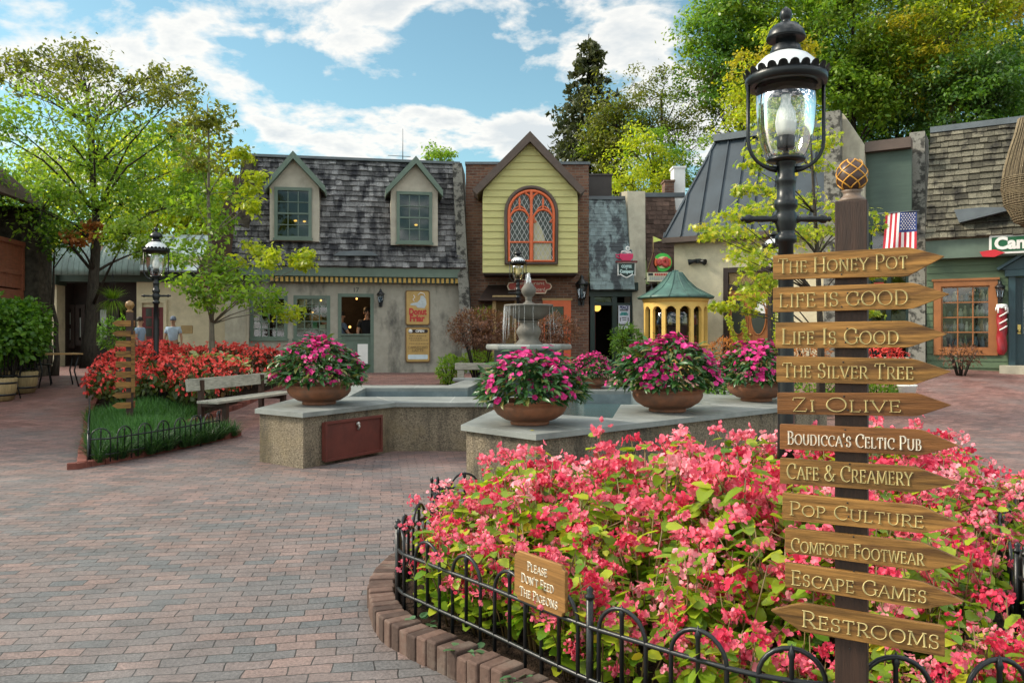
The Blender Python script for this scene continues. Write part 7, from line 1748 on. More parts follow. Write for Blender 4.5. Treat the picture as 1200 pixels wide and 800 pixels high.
o = pier2.build('leaning_pier', M['lichen']); o.location = (E.ox, E.oy, 0); o.rotation_euler = (0, 0, E.a); tag(o, 'lichen covered leaning pier between the flag and the right shake roof', 'wall pier')
# flag
fl_ = thing('flag', 'american flag hanging from a horizontal pole in front of the green panel', 'flag', E.w(E.S(1056, -.5), -.5, ez(1056, 249, -.5)), E.a)
fw_ = E.S(1074, -.5) - E.S(1037.5, -.5); fh = 42 * 19 / F
fm = [pm('flag_red', (.42, .02, .035), .8, .1, 5, 0), pm('flag_white', (.72, .68, .66), .8, .05, 5, 0), pm('flag_blue', (.022, .04, .15), .8, .1, 5, 0)]
mb = MB(); nxs, nzs = 52, 26
def fpt(i, j):
    u, v_ = i / nxs, j / nzs; sway = .03 * math.sin(u * 9 + v_ * 2) * (.3 + v_); return (-fw_ / 2 + fw_ * u - .07 * v_ * (1 - u), sway, -fh * v_)
vs2 = [fpt(i, j) for j in range(nzs + 1) for i in range(nxs + 1)]; fs, ms_ = [], []
for j in range(nzs):
    for i in range(nxs):
        a_ = j * (nxs + 1) + i; fs.append((a_, a_ + 1, a_ + nxs + 2, a_ + nxs + 1)); u, v_ = (i + .5) / nxs, (j + .5) / nzs
        ms_.append(2 if (u > .46 and v_ < .52) else (0 if int(u * 13) % 2 == 0 else 1))
mb.add(vs2, fs, 0, True); mb.m = ms_
for r_ in range(9):
    for c_ in range(6 if r_ % 2 == 0 else 5):
        u = .48 + .50 * (c_ + (.5 if r_ % 2 == 0 else 1.0)) / 6; v_ = .03 + .46 * (r_ + .3) / 9; p = fpt(u * nxs, v_ * nzs)
        st5 = [(p[0] + .019 * (1 if q % 2 == 0 else .42) * math.sin(math.pi * q / 5), p[1] - .006, p[2] + .019 * (1 if q % 2 == 0 else .42) * math.cos(math.pi * q / 5)) for q in range(10)]
        mb.add(st5, [tuple(range(10))], 1)
mb.build('cloth', fm, fl_)
mb = MB(); mb.tube([(-fw_ / 2 - .35, 0, .01), (fw_ / 2 + .05, 0, .01)], .014, 6); mb.ball((-fw_ / 2 - .35, 0, .01), .025); mb.build('pole', M['ridge_metal'], fl_)
# G
rg2 = E.root('candle_shop', 'green clapboard shop with weathered shake roof and orange framed window at the right', 'shop building'); gL = E.S(1086); gR = E.S(1330)
zgb, zgt = ez(1086, 281, -.3), ez(1086, 156, 1.0); zf0 = ez(1086, 305)
mb = MB(); plane_tz(mb, gL, gR, -.35, zgb, gL, gR, 1.0, zgt); rfo = mb.build('roof', M['shake_tan'], rg2)
mb = MB(); shingles(mb, gL, gR, -.35, zgb, gL, gR, 1.0, zgt, 18, .15, .30, 9, thick=.045); mb.build('shake_courses', M['shake_tan'], rfo)
mb = MB(); mb.b(gL, gR, .93, 1.15, zgt - .02, zgt + .12); mb.build('ridge_cap', M['ridge_metal'], rfo)
mb = MB(); q = [(E.S(1118, -.4), ez(1118, 246, -.4)), (E.S(1124, -.4), ez(1124, 261, -.4)), (E.S(1196, -.4), ez(1196, 243, -.4)), (E.S(1150, -.4), ez(1150, 243, -.4))]; mb.prism(q, -.42, -.1, 'y'); mb.build('rain_diverter', M['ridge_metal'], rfo)
mb = MB(); mb.b(gL, gR, -.28, .2, zf0, zgb - .03); mb.build('fascia', M['trim_green'], rg2); 
gw0, gw1, gwz1, gwz0 = E.S(1103), E.S(1160), ez(1103, 336), ez(1103, 408)
gd0, gd1, gdz = E.S(1190), E.S(1245), ez(1190, 325)
mb = MB(); mb.walls(gL, gR, .5, zf0, [(gw0, gw1, gwz0, gwz1), (gd0, gd1, .5, gdz)], 0, .2); wl_ = mb.build('wall', M['clap_green'], rg2)
mb = MB(); z = .75; 
while z < zf0 - .05:
    for a, b2 in ((gL, gw0 - .17), (gw0 - .17, gw1 + .17), (gw1 + .17, gd0 - .14), (gd1 + .14, gR)):
        if a == gw0 - .17 and gwz0 - .2 < z < gwz1 + .14: continue
        mb.add([(a, -.022, z), (b2, -.022, z), (b2, -.004, z + .155), (a, -.004, z + .155), (a, -.002, z), (b2, -.002, z)], [(0, 1, 2, 3), (4, 5, 1, 0)])
    z += .155
mb.build('cladding', M['clap_green'], wl_)
wo_ = window(rg2, gw0, gw1, gwz0, gwz1, -.02, 3, 4, M['win_wood'], M['pane'], fw=.03, sill=False)
mb = MB(); c_ = .15
mb.b(gw0 - c_, gw0, -.06, -.001, gwz0 - c_, gwz1 + c_ * .8); mb.b(gw1, gw1 + c_, -.06, -.001, gwz0 - c_, gwz1 + c_ * .8); mb.b(gw0, gw1, -.06, -.001, gwz1, gwz1 + c_ * .8); mb.b(gw0, gw1, -.06, -.001, gwz0 - c_, gwz0); mb.b(gw0 - c_ - .04, gw1 + c_ + .04, -.085, -.002, gwz1 + c_ * .8 + .002, gwz1 + c_ * 1.15); mb.build('casing', M['win_wood'], wo_)
mb = MB(); mb.b(gw0, gw1, .75, .8, gwz0 - .2, gwz1 + .1); mb.build('interior', M['dark'], rg2)
for j in range(4):
    mb = MB(); zz5 = gwz0 + (gwz1 - gwz0) * j / 4 + .02; mb.b(gw0, gw1, .22, .6, zz5 - .02, zz5); mb.build('shelf', M['brown_dark'], rg2)
wm2 = [pm('jar_' + n_2, c_2, .35, .2, 10, 0) for n_2, c_2 in (('cream', (.55, .48, .36)), ('amber', (.35, .16, .05)), ('blue', (.12, .18, .26)), ('sage', (.16, .22, .14)), ('white', (.7, .68, .64)))]
for j in range(4):
    for i in range(9):
        x = gw0 + (gw1 - gw0) * (i + .5 + rd.uniform(-.2, .2)) / 9; h_ = rd.uniform(.12, .3); p = E.w(x, .3 + rd.uniform(-.05, .1), gwz0 + (gwz1 - gwz0) * j / 4 + .02)
        ware('small jar on the shelves behind the orange framed shop window', p, rd.uniform(.035, .055), h_, wm2[rd.randrange(5)], 'jar', 'jars in the orange framed window')
# door with pediment
mb = MB(); mb.b(gd0 - .13, gd0, -.1, .12, .7, gdz + .02); mb.b(gd1, gd1 + .13, -.1, .12, .7, gdz + .02); mb.b(gd0 - .2, gd1 + .2, -.16, .12, gdz + .022, gdz + .16)
mb.prism([(gd0 - .28, gdz + .17), (gd1 + .28, gdz + .17), ((gd0 + gd1) / 2, gdz + .62)], -.12, .0, 'y'); mb.beam((gd0 - .34, -.1, gdz + .18), ((gd0 + gd1) / 2, -.1, gdz + .68), .26, .06, 0); mb.beam((gd1 + .34, -.1, gdz + .18), ((gd0 + gd1) / 2, -.1, gdz + .683), .26, .06, 0); do = mb.build('door', M['teal_door'], rg2)
mb = MB(); mb.b(gd0, gd1, .04, .1, .75, gdz); lf = mb.build('door_leaf', M['teal_door'], do)
window(lf, gd0 + .12, gd1 - .12, 1.5, gdz - .12, .0, 3, 4, M['teal_door'], M['pane_dark'], 'door_window', .03, .02, .06, False)
mb = MB(); mb.b(gd0 + .04, gd0 + .10, .0, .038, 1.52, 1.72); mb.ball((gd0 + .07, -.02, 1.58), .035); mb.build('handle', pm('brass_plate', (.5, .36, .12), .35, .1, 5, 0, metal=1), lf)
mb = MB(); mb.b(gd0 - .3, gd1 + .3, -.5, -.0, .5, .82); mb.build('door_step', M['concrete'], rg2)
# candle sign
s0, s1 = E.S(1159, -.35), E.S(1262, -.35); zz6, zz7 = ez(1159, 298, -.35), ez(1159, 276, -.35)
cs2 = thing('shop_sign', 'green shop sign with white gothic lettering and a red ribbon, on the right fascia', 'sign', E.w(s0, -.35, zz6), E.a); W2, H2_ = s1 - s0, zz7 - zz6
mb = MB(); mb.prism(rounded(W2, H2_, .04), 0, .05, 'y'); mb.build('border', M['white'], cs2); mb = MB(); mb.prism([(a + .05, b2 + .05) for a, b2 in rounded(W2 - .1, H2_ - .1, .02)], -.01, .01, 'y'); mb.build('panel', pm('sign_green', (.012, .10, .04), .45, .1, 5, 0), cs2)
letters('Cand', .36, cs2, (.10, -.016, H2_ * .52), M['white'], align='LEFT', offset=.016, ext=.006)
mb = MB(); mb.prism([(-.18, .06), (.1, .1), (.3, .02), (.1, -.07), (-.12, -.05)], -.04, -.012, 'y'); mb.build('ribbon', pm('ribbon_red', (.5, .02, .03), .5, .1, 5, 0), cs2)
# candle pole
cp_ = thing('candle_pole', 'red and white twisted candle shaped pole on the green wall left of the teal door', 'shop pole', E.w(E.S(1174, -.16), -.16, ez(1174, 416, -.16))); hcp = ez(1174, 357, -.16) - ez(1174, 416, -.16)
mb = MB(); n_ = 20; vs2, fs = [], []; rows = 30
for j in range(rows + 1):
    for i in range(n_):
        a = 2 * math.pi * i / n_; tw_ = a * 3 + j / rows * 18; rr = (.095 + .012 * math.sin(tw_)) * (1 if j < rows * .985 else .9) * min(1, .5 + j * .2); vs2.append((rr * math.cos(a), rr * math.sin(a), hcp * j / rows))
for j in range(rows):
    for i in range(n_): fs.append((j * n_ + i, j * n_ + (i + 1) % n_, (j + 1) * n_ + (i + 1) % n_, (j + 1) * n_ + i))
fs.append(tuple(range(n_))[::-1]); fs.append(tuple(range(rows * n_, rows * n_ + n_))); mb.add(vs2, fs, 0, True); mb.build('shaft', pm('candle_red', (.24, .012, .018), .45, .25, 8, .1), cp_)
mb = MB(); mb.lathe([(.108, hcp * .93), (.112, hcp * .97), (.10, hcp + .01), (.001, hcp + .02)], 16)
for i in range(9): a = 2 * math.pi * i / 9; mb.tube([(.106 * math.cos(a), .106 * math.sin(a), hcp * .95), (.11 * math.cos(a), .11 * math.sin(a), hcp * (.93 - .05 * (i % 3)))], .018, 6)
mb.build('wax_drips', M['white'], cp_)
mb = MB()
for j, zq in enumerate((.80, .66, .53)): mb.tube([(.112 * math.cos(R(a)), .112 * math.sin(R(a)), hcp * zq + .0012 * (a - 250)) for a in range(215, 300, 12)], .016, 6)
mb.build('white_marks', M['white'], cp_)
wall_lantern('square bronze wall lantern above the candle shaped pole', E.w(E.S(1172), -.12, ez(1172, 343)), 1.0, E.a)
# wicker form hanging at the right edge
wk = thing('wicker_hanging', 'tall woven wicker form hanging at the right edge before the shake roof', 'wicker ornament', P(1212, 268, 15.2)); u_ = 15.2 / F
mb = MB(); rd = random.Random(3)
prof = [(6, 0), (20, 10), (30, 30), (33, 50), (31, 70), (26, 92), (20, 112), (16, 130)]
for i in range(56):
    a = 2 * math.pi * i / 56 + rd.uniform(-.05, .05); mb.tube([(r_ * u_ * math.cos(a + z / 400), r_ * u_ * math.sin(a + z / 400), z * u_) for r_, z in prof], .010, 4)
for k_ in range(26):
    z = 4 + k_ * 2.2; rr = np.interp(z, [p[1] for p in prof], [p[0] for p in prof]); mb.tube([(rr * u_ * 1.03 * math.cos(R(a)), rr * u_ * 1.03 * math.sin(R(a)), z * u_ + .02 * math.sin(R(a + k_ * 40))) for a in range(0, 360, 20)], .009, 4, closed=True)
mb.build('weave', pm('wicker', (.17, .13, .075), .8, .4, 20, .2, 30), wk)
mb = MB(); mb.lathe([(r_ * u_ * .94, z * u_) for r_, z in prof], 24); mb.build('core', pm('wicker_core', (.10, .075, .045), .9, .4, 10, .3, 30), wk)
mb = MB(); mb.tube([(0, 0, 128 * u_), (0, 0, 150 * u_)], .03, 8); mb.tube([(0, 0, 150 * u_), (1.3, .3, 150 * u_)], .05, 8); mb.tube([(1.3, .3, 158 * u_), (1.3, .3, -P(1212, 268, 15.2).z)], .07, 10); mb.build('hanger', M['brown_dark'], wk)
# white tub among the plants
tb_ = MB(); tb_.lathe([(.02, 0), (.11, 0), (.145, .20), (.155, .205), (.155, .23), (.14, .235), (.13, .21), (.02, .17)], 24); o = tb_.build('tub', M['white']); o.location = (X(1063, 13.2), 13.2, Z(467, 13.2)); tag(o, 'white plastic tub seen right of the arrow post', 'tub')

# ================================================================== left side: arcade of shops, balcony house
Lf = Fr(X(40, 25.5), 25.5, 6); rl = Lf.root('arcade_shop', 'low dark shopfront under teal metal awnings behind the left trees', 'shop building'); lz = Lf.Zz
lS = Lf.S
mb = MB(); mb.b(lS(44), lS(68), -.1, .5, .3, lz(50, 334)); mb.build('wall', M['cream'], rl); mb = MB(); mb.b(lS(160), lS(290), .0, .3, .3, lz(200, 300)); mb.build('wall', M['cream'], rl)
mb = MB(); mb.b(lS(40), lS(70), -.3, .5, lz(50, 334) + .002, lz(50, 312)); mb.b(lS(70), lS(290), -.05, .4, lz(100, 330), lz(100, 316)); mb.build('fascia', M['panel_green'], rl)
mb = MB(); mb.b(lS(40), lS(290), 1.2, 1.4, .3, lz(100, 298)); mb.b(lS(66), lS(67), -.05, 1.2, .3, lz(100, 330)); mb.build('recess_wall', M['brown_dark'], rl)
def dark_door(p0, p1, y0, y1, cards):
    s0, s1 = lS(p0, .9), lS(p1, .9); z1_, z0_ = Lf.Zz(p0, y0, .9), Lf.Zz(p0, y1, .9); mb = MB(); f_ = .12
    mb.b(s0, s0 + f_, .85, 1.0, z0_, z1_); mb.b(s1 - f_, s1, .85, 1.0, z0_, z1_); mb.b(s0 + f_, s1 - f_, .85, 1.0, z1_ - f_, z1_); mb.b(s0 + f_, s1 - f_, .85, 1.0, z0_, z0_ + f_ * 1.6); o = mb.build('door', M['brown_dark'], rl)
    mb = MB(); mb.add([(s0 + f_, .95, z0_ + f_), (s1 - f_, .95, z0_ + f_), (s1 - f_, .95, z1_ - f_), (s0 + f_, .95, z1_ - f_)], [(0, 1, 2, 3)]); mb.build('pane', M['pane_dark'], o)
    for (c0, c1, d0_, d1__) in cards: mb = MB(); mb.b(lS(c0, .9), lS(c1, .9), .90, .92, Lf.Zz(c0, d1__, .9), Lf.Zz(c0, d0_, .9)); mb.build('card', pm('dim_card', (.40, .44, .40), .6, .1, 5, 0), o)
dark_door(67, 88, 357, 408, [(73, 83, 366, 380), (71, 83, 385, 398)]); dark_door(89, 100, 357, 405, [(92, 98, 372, 395)]); dark_door(112, 130, 357, 405, [(117, 125, 363, 377), (117, 126, 382, 395)]); dark_door(131, 140, 357, 405, [(132.5, 137, 363, 376)])
s0, s1 = lS(167, -.02), lS(192, -.02); mb = MB(); mb.b(s0, s1, -.06, -.002, .45, lz(170, 360)); dr = mb.build('door', M['maroon'], rl)
mb = MB(); mb.b(s0 - .1, s0 - .002, -.08, -.001, .45, lz(170, 355)); mb.b(s1 + .002, s1 + .1, -.08, -.001, .45, lz(170, 355)); mb.b(s0 - .1, s1 + .1, -.082, -.003, lz(170, 355) + .002, lz(170, 351)); mb.build('door_frame', M['cream'], dr)
mb = MB()
for i in range(2):
    for j in range(3): x = s0 + .12 + i * (s1 - s0 - .2) / 2; z = 1.45 + j * .32; mb.b(x, x + (s1 - s0) / 2 - .15, -.07, -.061, z, z + .26)
mb.build('door_panes', M['leadglass'], dr)
def awning(p0, p1, y0, y1, nseg=7):
    s0, s1 = lS(p0, -1.0), lS(p1, -1.0); zt8, zb8 = Lf.Zz(p0, y0, -.2), Lf.Zz(p0, y1, -1.0); mb = MB(); rows = 8; vs2, fs = [], []
    for j in range(rows + 1):
        a = R(90) * j / rows; t_ = -.05 - 1.0 * math.sin(a); z = zb8 + (zt8 - zb8) * math.cos(a); k_ = .82 + .18 * math.sin(a)
        c_ = (s0 + s1) / 2; h_ = (s1 - s0) / 2 * k_
        for i in range(nseg + 1): vs2.append((c_ - h_ + 2 * h_ * i / nseg, t_, z))
    for j in range(rows):
        for i in range(nseg): fs.append((j * (nseg + 1) + i, (j + 1) * (nseg + 1) + i, (j + 1) * (nseg + 1) + i + 1, j * (nseg + 1) + i + 1))
    mb.add(vs2, fs, 0, True)
    o = mb.build('awning', M['teal_awning'], rl); o.modifiers.new('solid', 'SOLIDIFY').thickness = .03
    mb = MB()
    for i in range(nseg + 1): mb.tube([vs2[j * (nseg + 1) + i] for j in range(rows + 1)], .018, 4)
    mb.build('awning_seams', M['teal_awning'], o)
awning(59, 106, 284, 322); awning(114, 164, 284, 322)
# sloping roofs
mb = MB(); plane_tz(mb, lS(40), lS(112), -.2, lz(50, 312), lS(40), lS(112), 2.0, lz(50, 280)); mb.build('low_roof', M['brown_shingle'], rl)
mb = MB(); plane_tz(mb, lS(128), lS(290), -.5, lz(200, 318), lS(116), lS(290), 3.0, lz(200, 262)); sr = mb.build('metal_roof', pm('pale_metal_roof', (.26, .32, .34), .35, .2, 3, .05, 10), rl)
mb = MB()
for i in range(10): x = lS(128) + (lS(290) - lS(128)) * i / 9; mb.beam((x, -.5, lz(200, 318) + .03), (x - .3, 3.0, lz(200, 262) + .03), .04, .05, 0)
mb.build('roof_ribs', M['ridge_metal'], sr)
# gable slope seen left of the stucco shop
mb = MB(); mb.prism([(X(222, 23.8), 2.8), (X(285, 23.8), 2.8), (X(285, 23.8), Z(205, 23.8)), (X(276, 23.8), Z(205, 23.8))], 23.8, 25.4, 'y'); o = mb.build('grey_gable', M['brown_shingle']); tag(o, 'dark raked roof end just left of the shake roof pier', 'roof end')
# round hanging sign
hs = thing('round_sign', 'oval maroon hanging sign with gold rim behind the slender young tree', 'sign', P(246, 338, 22.3)); u_ = 22.3 / F
mb = MB(); mb.prism([(15.5 * u_ * math.cos(R(a)), 18.5 * u_ * math.sin(R(a))) for a in range(0, 360, 10)], -.03, .03, 'y'); mb.build('rim', M['tan'], hs); mb = MB(); mb.prism([(13 * u_ * math.cos(R(a)), 16 * u_ * math.sin(R(a))) for a in range(0, 360, 10)], -.04, -.02, 'y'); mb.build('panel', pm('maroon_panel', (.09, .022, .02), .5, .2, 5, 0), hs)
mb = MB(); mb.tube([(-8 * u_, -.05, 2 * u_), (-4 * u_, -.05, 6 * u_), (2 * u_, -.05, 4 * u_), (7 * u_, -.05, 7 * u_)], .035, 5); mb.tube([(-9 * u_, -.05, -3 * u_), (-1 * u_, -.05, -2 * u_), (4 * u_, -.05, -6 * u_)], .05, 5); mb.build('gold_scroll', M['gilt'], hs)
mb = MB(); mb.tube([(0, 0, 18 * u_), (0, 0, 27 * u_), (.2, 1.6, 27 * u_)], .025, 5); mb.build('bracket', M['iron'], hs)
# tan notice and small sign near people
bs = MB(); bs.prism(rounded(.36, .26, .03), 0, .04, 'y'); o = bs.build('wall_notice', M['tan']); o.location = P(212, 391, 25.0); tag(o, 'small tan notice on the pale wall right of the man in the cap', 'notice')
# balcony house: its front runs away from the camera along the left side
rh = thing('balcony_house', 'dark house with a red-brown wooden balcony at the far left edge', 'house', (X(28, 19.2), 19.2, 0), R(90 + 9))
# local x runs away from the camera (far end at 0), local y towards the left
mb = MB(); mb.b(-9, .9, 1.0, 1.3, .2, 6.0); mb.build('wall', M['brown_dark'], rh)
mb = MB(); mb.b(.12, .9, -.28, 1.0, .2, 4.6); mb.build('corner_column', M['moss_pier'], rh)
mb = MB(); plane_tz(mb, -9, .2, -.5, 4.55, -9, .2, 1.4, 6.3); mb.build('roof', M['brown_shingle'], rh)
mb = MB(); mb.b(-9, 0, .0, 1.0, 2.32, 2.56); bl = mb.build('balcony', M['redwood'], rh)
mb = MB()
for i in range(50): x = -9 + 9 * i / 50; mb.b(x, x + .168, .02, .045, 2.6, 3.62)
mb.b(-9, .02, -.03, .09, 3.62, 3.72); mb.b(-9, .02, -.015, .019, 2.92, 3.02)
for i in range(7): mb.b(-.1 - i * 1.4, -i * 1.4, -.02, .1, 2.56, 3.615)
mb.b(-.04, .0, .11, 1.0, 2.6, 3.6); mb.build('railing', M['redwood'], bl)

# backdrop wall closing the row behind piers (upper brick between the shops)
# timber bench behind the pool and stone blocks
tbn = thing('timber_bench', 'weathered grey timber beam seat behind the pool, beside light green shrubs', 'bench', P(558, 433, 17.0)); g_y = zg(-.7, 17.0)
mb = MB(); L_ = X(584, 17) - X(535, 17); zt9 = Z(433, 17); mb.b(-L_ / 2, L_ / 2, -.12, .12, 0, .14); mb.build('seat', M['bench_wood'], tbn, bevel=.01)
for x in (-L_ / 2 + .12, L_ / 2 - .12): mb = MB(); mb.b(x - .07, x + .07, -.1, .1, g_y - zt9 - .05, -.002); mb.build('leg', M['bench_wood'], tbn)
stb = thing('stone_bench', 'low stone slab on blocks at the back left of the pool', 'stone bench', P(548, 446, 15.6)); mb = MB(); mb.b(-.28, .5, -.2, .25, 0, .05); mb.build('slab', M['bluestone'], stb, bevel=.006); mb = MB(); mb.b(-.24, .46, -.16, .2, -.55, -.002); mb.build('base', M['aggregate'], stb)

# ------------------------------------------------------------------ terrace furniture on the left
def chair(label, p, rz):
    r_ = thing('bistro_chair', label, 'chair', p, rz, 'black iron terrace chairs'); 
    mb = MB(); mb.lathe([(.001, .44), (.19, .44), (.20, .455), (.19, .465), (.001, .465)], 16); mb.build('seat', M['iron'], r_)
    for a in (45, 135, 225, 315): mb = MB(); mb.tube([(.15 * math.cos(R(a)), .15 * math.sin(R(a)), .45), (.24 * math.cos(R(a)), .24 * math.sin(R(a)), 0)], .013, 6); mb.build('leg', M['iron'], r_)
    mb = MB(); mb.tube([(-.17, -.16, .45), (-.18, -.2, .85), (-.1, -.23, .92), (.1, -.23, .92), (.18, -.2, .85), (.17, -.16, .45)], .014, 6)
    for x in (-.08, 0, .08): mb.tube([(x, -.19, .46), (x, -.225, .91)], .008, 5)
    mb.build('backrest', M['iron'], r_)
chair('black iron chair at the far left, nearest to the camera', (X(8, 15.6), 15.6, zg(-9.9, 15.6)), 2.6); chair('black iron chair left of the plank table, partly behind the shrub', (X(30, 16.8), 16.8, zg(-10, 16.8)), .5); chair('black iron chair tucked under the plank table', (X(50, 17.6), 17.6, zg(-10, 17.6)), 3.6)
tbl = thing('terrace_table', 'small plank topped iron table on the left terrace', 'table', (X(66, 17.3), 17.3, zg(-9.9, 17.3)), R(40))
mb = MB(); 
for i in range(5): mb.b(-.45, .45, -.35 + i * .14, -.22 + i * .14, .70, .73)
mb.build('tabletop', pm('honey_plank', (.30, .17, .06), .6, .2, 5, .1, 20), tbl)
for x in (-.38, .38):
    for y in (-.28, .28): mb = MB(); mb.tube([(x, y, 0), (x * .8, y * .8, .35), (x, y, .70)], .016, 6); mb.build('leg', M['iron'], tbl)
for i, (px, Y, lab) in enumerate(((-2, 15.4, 'tan half-barrel planter under the large laurel at the far left'), (24, 16.4, 'tan half-barrel planter under the lit laurel'))):
    r_ = thing('barrel_planter', lab, 'planter', (X(px, Y), Y, zg(X(px, Y), Y))); r_.scale = (.85, .85, .95); mb = MB(); mb.lathe([(.30, 0), (.36, .2), (.38, .45), (.35, .47), (.34, .42), (.02, .42)], 20); mb.build('barrel', pm('barrel_wood', (.28, .20, .09), .7, .25, 5, .2, 20, 0, (6, 6, 1)), r_)
    mb = MB(); mb.lathe([(.342, .1), (.346, .14)], 20); mb.lathe([(.374, .34), (.378, .38)], 20); mb.build('hoop', M['iron'], r_)

# a fallen leaf on the near coping, and a few on the paving
for i, (x, y, z, lab) in enumerate(((.16, 7.2, .632, 'small yellow leaf fallen on the nearest coping corner'),)):
    mb = MB(); mb.add([(0, 0, .002), (.02, -.012, .008), (.045, 0, .004), (.02, .014, .009)], [(0, 1, 2, 3)]); o = mb.build('fallen_leaf', Lm['gold']); o.location = (x, y, z); tag(o, lab, 'leaf')

# the lit shop interiors seen in the photograph
for nm_, p, e in (('interior_light', A.w(A.S(385), 1.3, 2.75), 45), ('interior_light', E.w(E.S(1131), .7, gwz1 + .05), 8)):
    ld = bpy.data.lights.new(nm_, 'POINT'); ld.energy = e; ld.color = (1, .62, .28); ld.shadow_soft_size = .12; lo_ = bpy.data.objects.new(nm_, ld); COL.objects.link(lo_); lo_.location = p
# ------------------------------------------------------------------ people (small in the picture, but whole)
M['skin'] = pm('skin', (.42, .24, .16), .55, .08, 5, 0)
M['hair'] = pm('dark_hair', (.02, .014, .01), .6, .2, 20, .2)
def skinned(name, verts, edges, mat, parent, lvl=2, root=0):
    me = bpy.data.meshes.new(name); me.from_pydata([v[0] for v in verts], edges, []); me.materials.append(mat)
    o = link(name, me, parent); md = o.modifiers.new('skin', 'SKIN'); md.use_smooth_shade = True
    sl_ = me.skin_vertices[0].data if len(me.skin_vertices) else None
    if sl_ is None:
        bpy.context.view_layer.objects.active = o
        me.skin_vertices.new() if hasattr(me.skin_vertices, 'new') else None
        sl_ = me.skin_vertices[0].data
    for i, v in enumerate(verts): r_ = v[1]; sl_[i].radius = r_ if isinstance(r_, tuple) else (r_, r_)
    sl_[root].use_root = True
    o.modifiers.new('sub', 'SUBSURF').levels = lvl; o.modifiers['sub'].render_levels = lvl
    return o
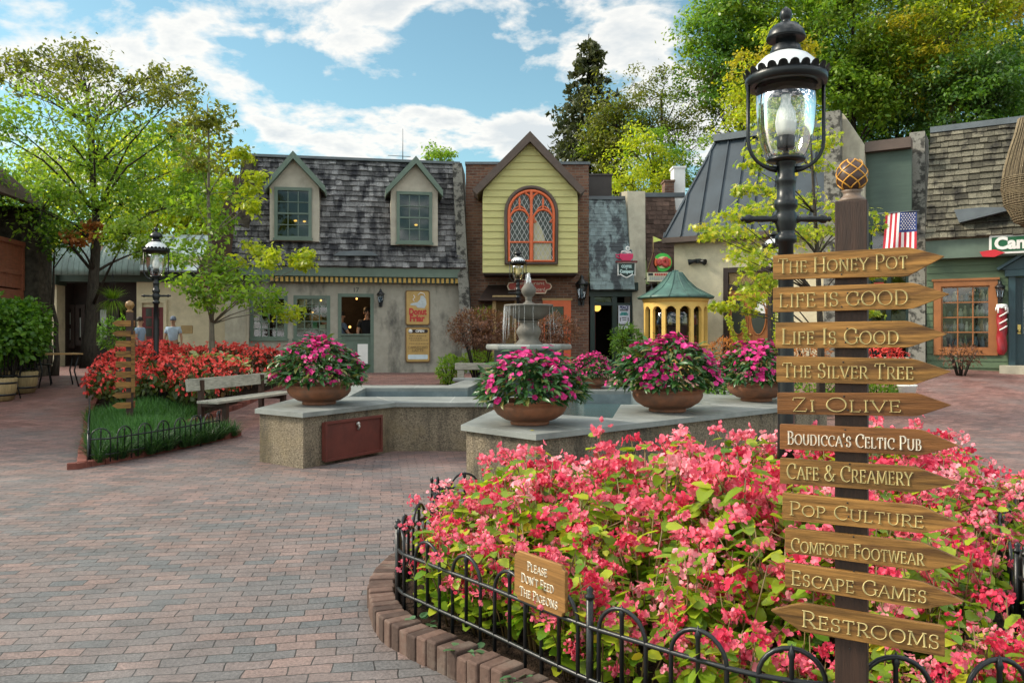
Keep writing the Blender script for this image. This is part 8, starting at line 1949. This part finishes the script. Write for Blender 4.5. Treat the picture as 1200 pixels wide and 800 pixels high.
def person(label, loc, rz, shirt, trousers, cap=None, arm=(0, 0), k=1.0):
    r_ = thing('person', label, 'person', loc, rz); r_.scale = (k, k, k)
    # body joints: pelvis, waist, chest, neck, head
    V = [((0, 0, .95), (.14, .11)), ((0, 0, 1.10), (.13, .10)), ((0, .0, 1.32), (.16, .11)), ((0, 0, 1.46), (.075, .07)), ((0, -.01, 1.53), (.052, .055)), ((0, -.02, 1.62), (.075, .09)), ((0, -.02, 1.70), (.075, .092)), ((0, -.01, 1.765), (.045, .055))]
    Eg = [(i, i + 1) for i in range(7)]
    for s_ in (-1, 1):
        b0 = len(V); ax = arm[0] if s_ < 0 else arm[1]
        el = (s_ * .26, -.02 - .10 * ax, 1.12 + .02 * ax); wr = (s_ * (.27 - .06 * ax), -.06 - .27 * ax, .90 + .20 * ax); hd = (wr[0] - s_ * .005, wr[1] - .03 - .03 * ax, wr[2] - .08 + .06 * ax)
        V += [((s_ * .19, 0, 1.40), .062), (el, .043), (wr, .030), (hd, (.018, .038))]; Eg += [(2, b0), (b0, b0 + 1), (b0 + 1, b0 + 2), (b0 + 2, b0 + 3)]
        for f_ in range(5):                           # four fingers and a thumb
            n_ = len(V); sp_ = (f_ - 1.5) * .017
            if f_ < 4: L_ = (.055, .065, .062, .048)[f_]; V += [((hd[0], hd[1] + sp_ - .01, hd[2] - .05), .0085), ((hd[0] - s_ * .008, hd[1] + sp_ - .015, hd[2] - .05 - L_), .007)]; Eg += [(b0 + 3, n_), (n_, n_ + 1)]
            else: V += [((hd[0] - s_ * .012, hd[1] - .045, hd[2] - .005), .009), ((hd[0] - s_ * .016, hd[1] - .06, hd[2] - .045), .008)]; Eg += [(b0 + 3, n_), (n_, n_ + 1)]
        b0 = len(V); V += [((s_ * .095, 0, .88), .095), ((s_ * .11, -.02, .50), .062), ((s_ * .12, .02, .09), .043), ((s_ * .13, -.10, .035), (.036, .045))]; Eg += [(0, b0), (b0, b0 + 1), (b0 + 1, b0 + 2), (b0 + 2, b0 + 3)]
    skinned('body', V, Eg, M['skin'], r_, 1)
    def up(v, d): return tuple((a + d) for a in (v if isinstance(v, tuple) else (v, v)))
    SV = [((0, 0, .93), (.165, .135)), ((0, 0, 1.10), (.158, .125)), ((0, 0, 1.32), (.185, .132)), ((0, 0, 1.44), (.10, .09))]; SE = [(0, 1), (1, 2), (2, 3)]
    for s_, bi in ((-1, 8), (1, 8 + 4 + 10 + 4)): 
        n_ = len(SV); a, b2 = Vector(V[bi][0]), Vector(V[bi + 1][0]); SV += [(tuple(a), .082), (tuple(a * .35 + b2 * .65), .066)]; SE += [(2, n_), (n_, n_ + 1)]
    skinned('shirt', SV, SE, shirt, r_, 1)
    TV = [((0, 0, .97), (.155, .128))]; TE = []
    for s_ in (-1, 1): n_ = len(TV); TV += [((s_ * .098, 0, .86), .108), ((s_ * .11, -.02, .50), .082), ((s_ * .12, .015, .10), .068)]; TE += [(0, n_), (n_, n_ + 1), (n_ + 1, n_ + 2)]
    skinned('trousers', TV, TE, trousers, r_, 1)
    mb = MB()
    for s_ in (-1, 1): mb.ball((s_ * .13, -.075, .04), .05, 0, 8, .95, 2.5, .85)
    mb.build('shoes', M['black_paint'], r_)
    mb = MB(); mb.ball((0, -.118, 1.635), .016, 0, 6, .8, 1.0, 1.5)
    for s_ in (-1, 1): mb.ball((s_ * .084, -.01, 1.64), .026, 0, 6, .4, .8, 1.2)
    mb.build('face', M['skin'], r_)
    mb = MB()
    for s_ in (-1, 1): mb.ball((s_ * .033, -.106, 1.665), .010, 0, 6)
    mb.box((0, -.110, 1.585), (.045, .012, .008)); mb.build('eyes_and_mouth', M['hair'], r_)
    mb = MB(); mb.lathe([(.088, 1.66), (.093, 1.70), (.085, 1.76), (.055, 1.80), (.001, 1.815)], 14, (0, .006, 0))
    mb.v = [(a, b2 * 1.14, c_) for a, b2, c_ in mb.v]
    if cap is None: mb.build('hair', M['hair'], r_)
    else:
        mb.v = [(a * 1.05, b2 * 1.05, c_ + .006) for a, b2, c_ in mb.v]; mb.prism([(.075 * math.cos(R(a)), -.085 + .105 * math.sin(R(a))) for a in range(180, 361, 15)], 1.695, 1.705, 'z'); mb.build('cap', cap, r_)
    return r_
def cloth(n_, c_): return pm(n_, c_, .85, .12, 8, .2, 30)
Yp = 23.6
person('man in a pale blue t-shirt and grey cap standing behind the red flowers', (X(203, Yp), Yp, .42), .15, cloth('pale_blue_tee', (.40, .50, .62)), cloth('khaki', (.25, .2, .14)), cloth('grey_cap', (.16, .19, .25)), k=.90)
person('person in a light blue shirt half hidden behind the left sign post', (X(164, 22.6), 22.6, .42), 1.5, cloth('light_blue_shirt', (.26, .36, .50)), cloth('navy', (.03, .04, .07)), None, k=.88)
p1 = A.w(A.S(399.5, .9), .9, g0); person('person in a grey blue top at the left of the half door opening', p1, 2.2, cloth('grey_blue_top', (.10, .14, .20)), cloth('dark_jeans', (.03, .035, .05)), None, (1, .6), .98)
p2 = A.w(A.S(430, .8), .8, g0); person('person in a black top standing at the right of the half door opening', p2, .4, cloth('black_top', (.012, .012, .014)), cloth('black_jeans', (.015, .015, .018)), None, (.3, .3), 1.04)
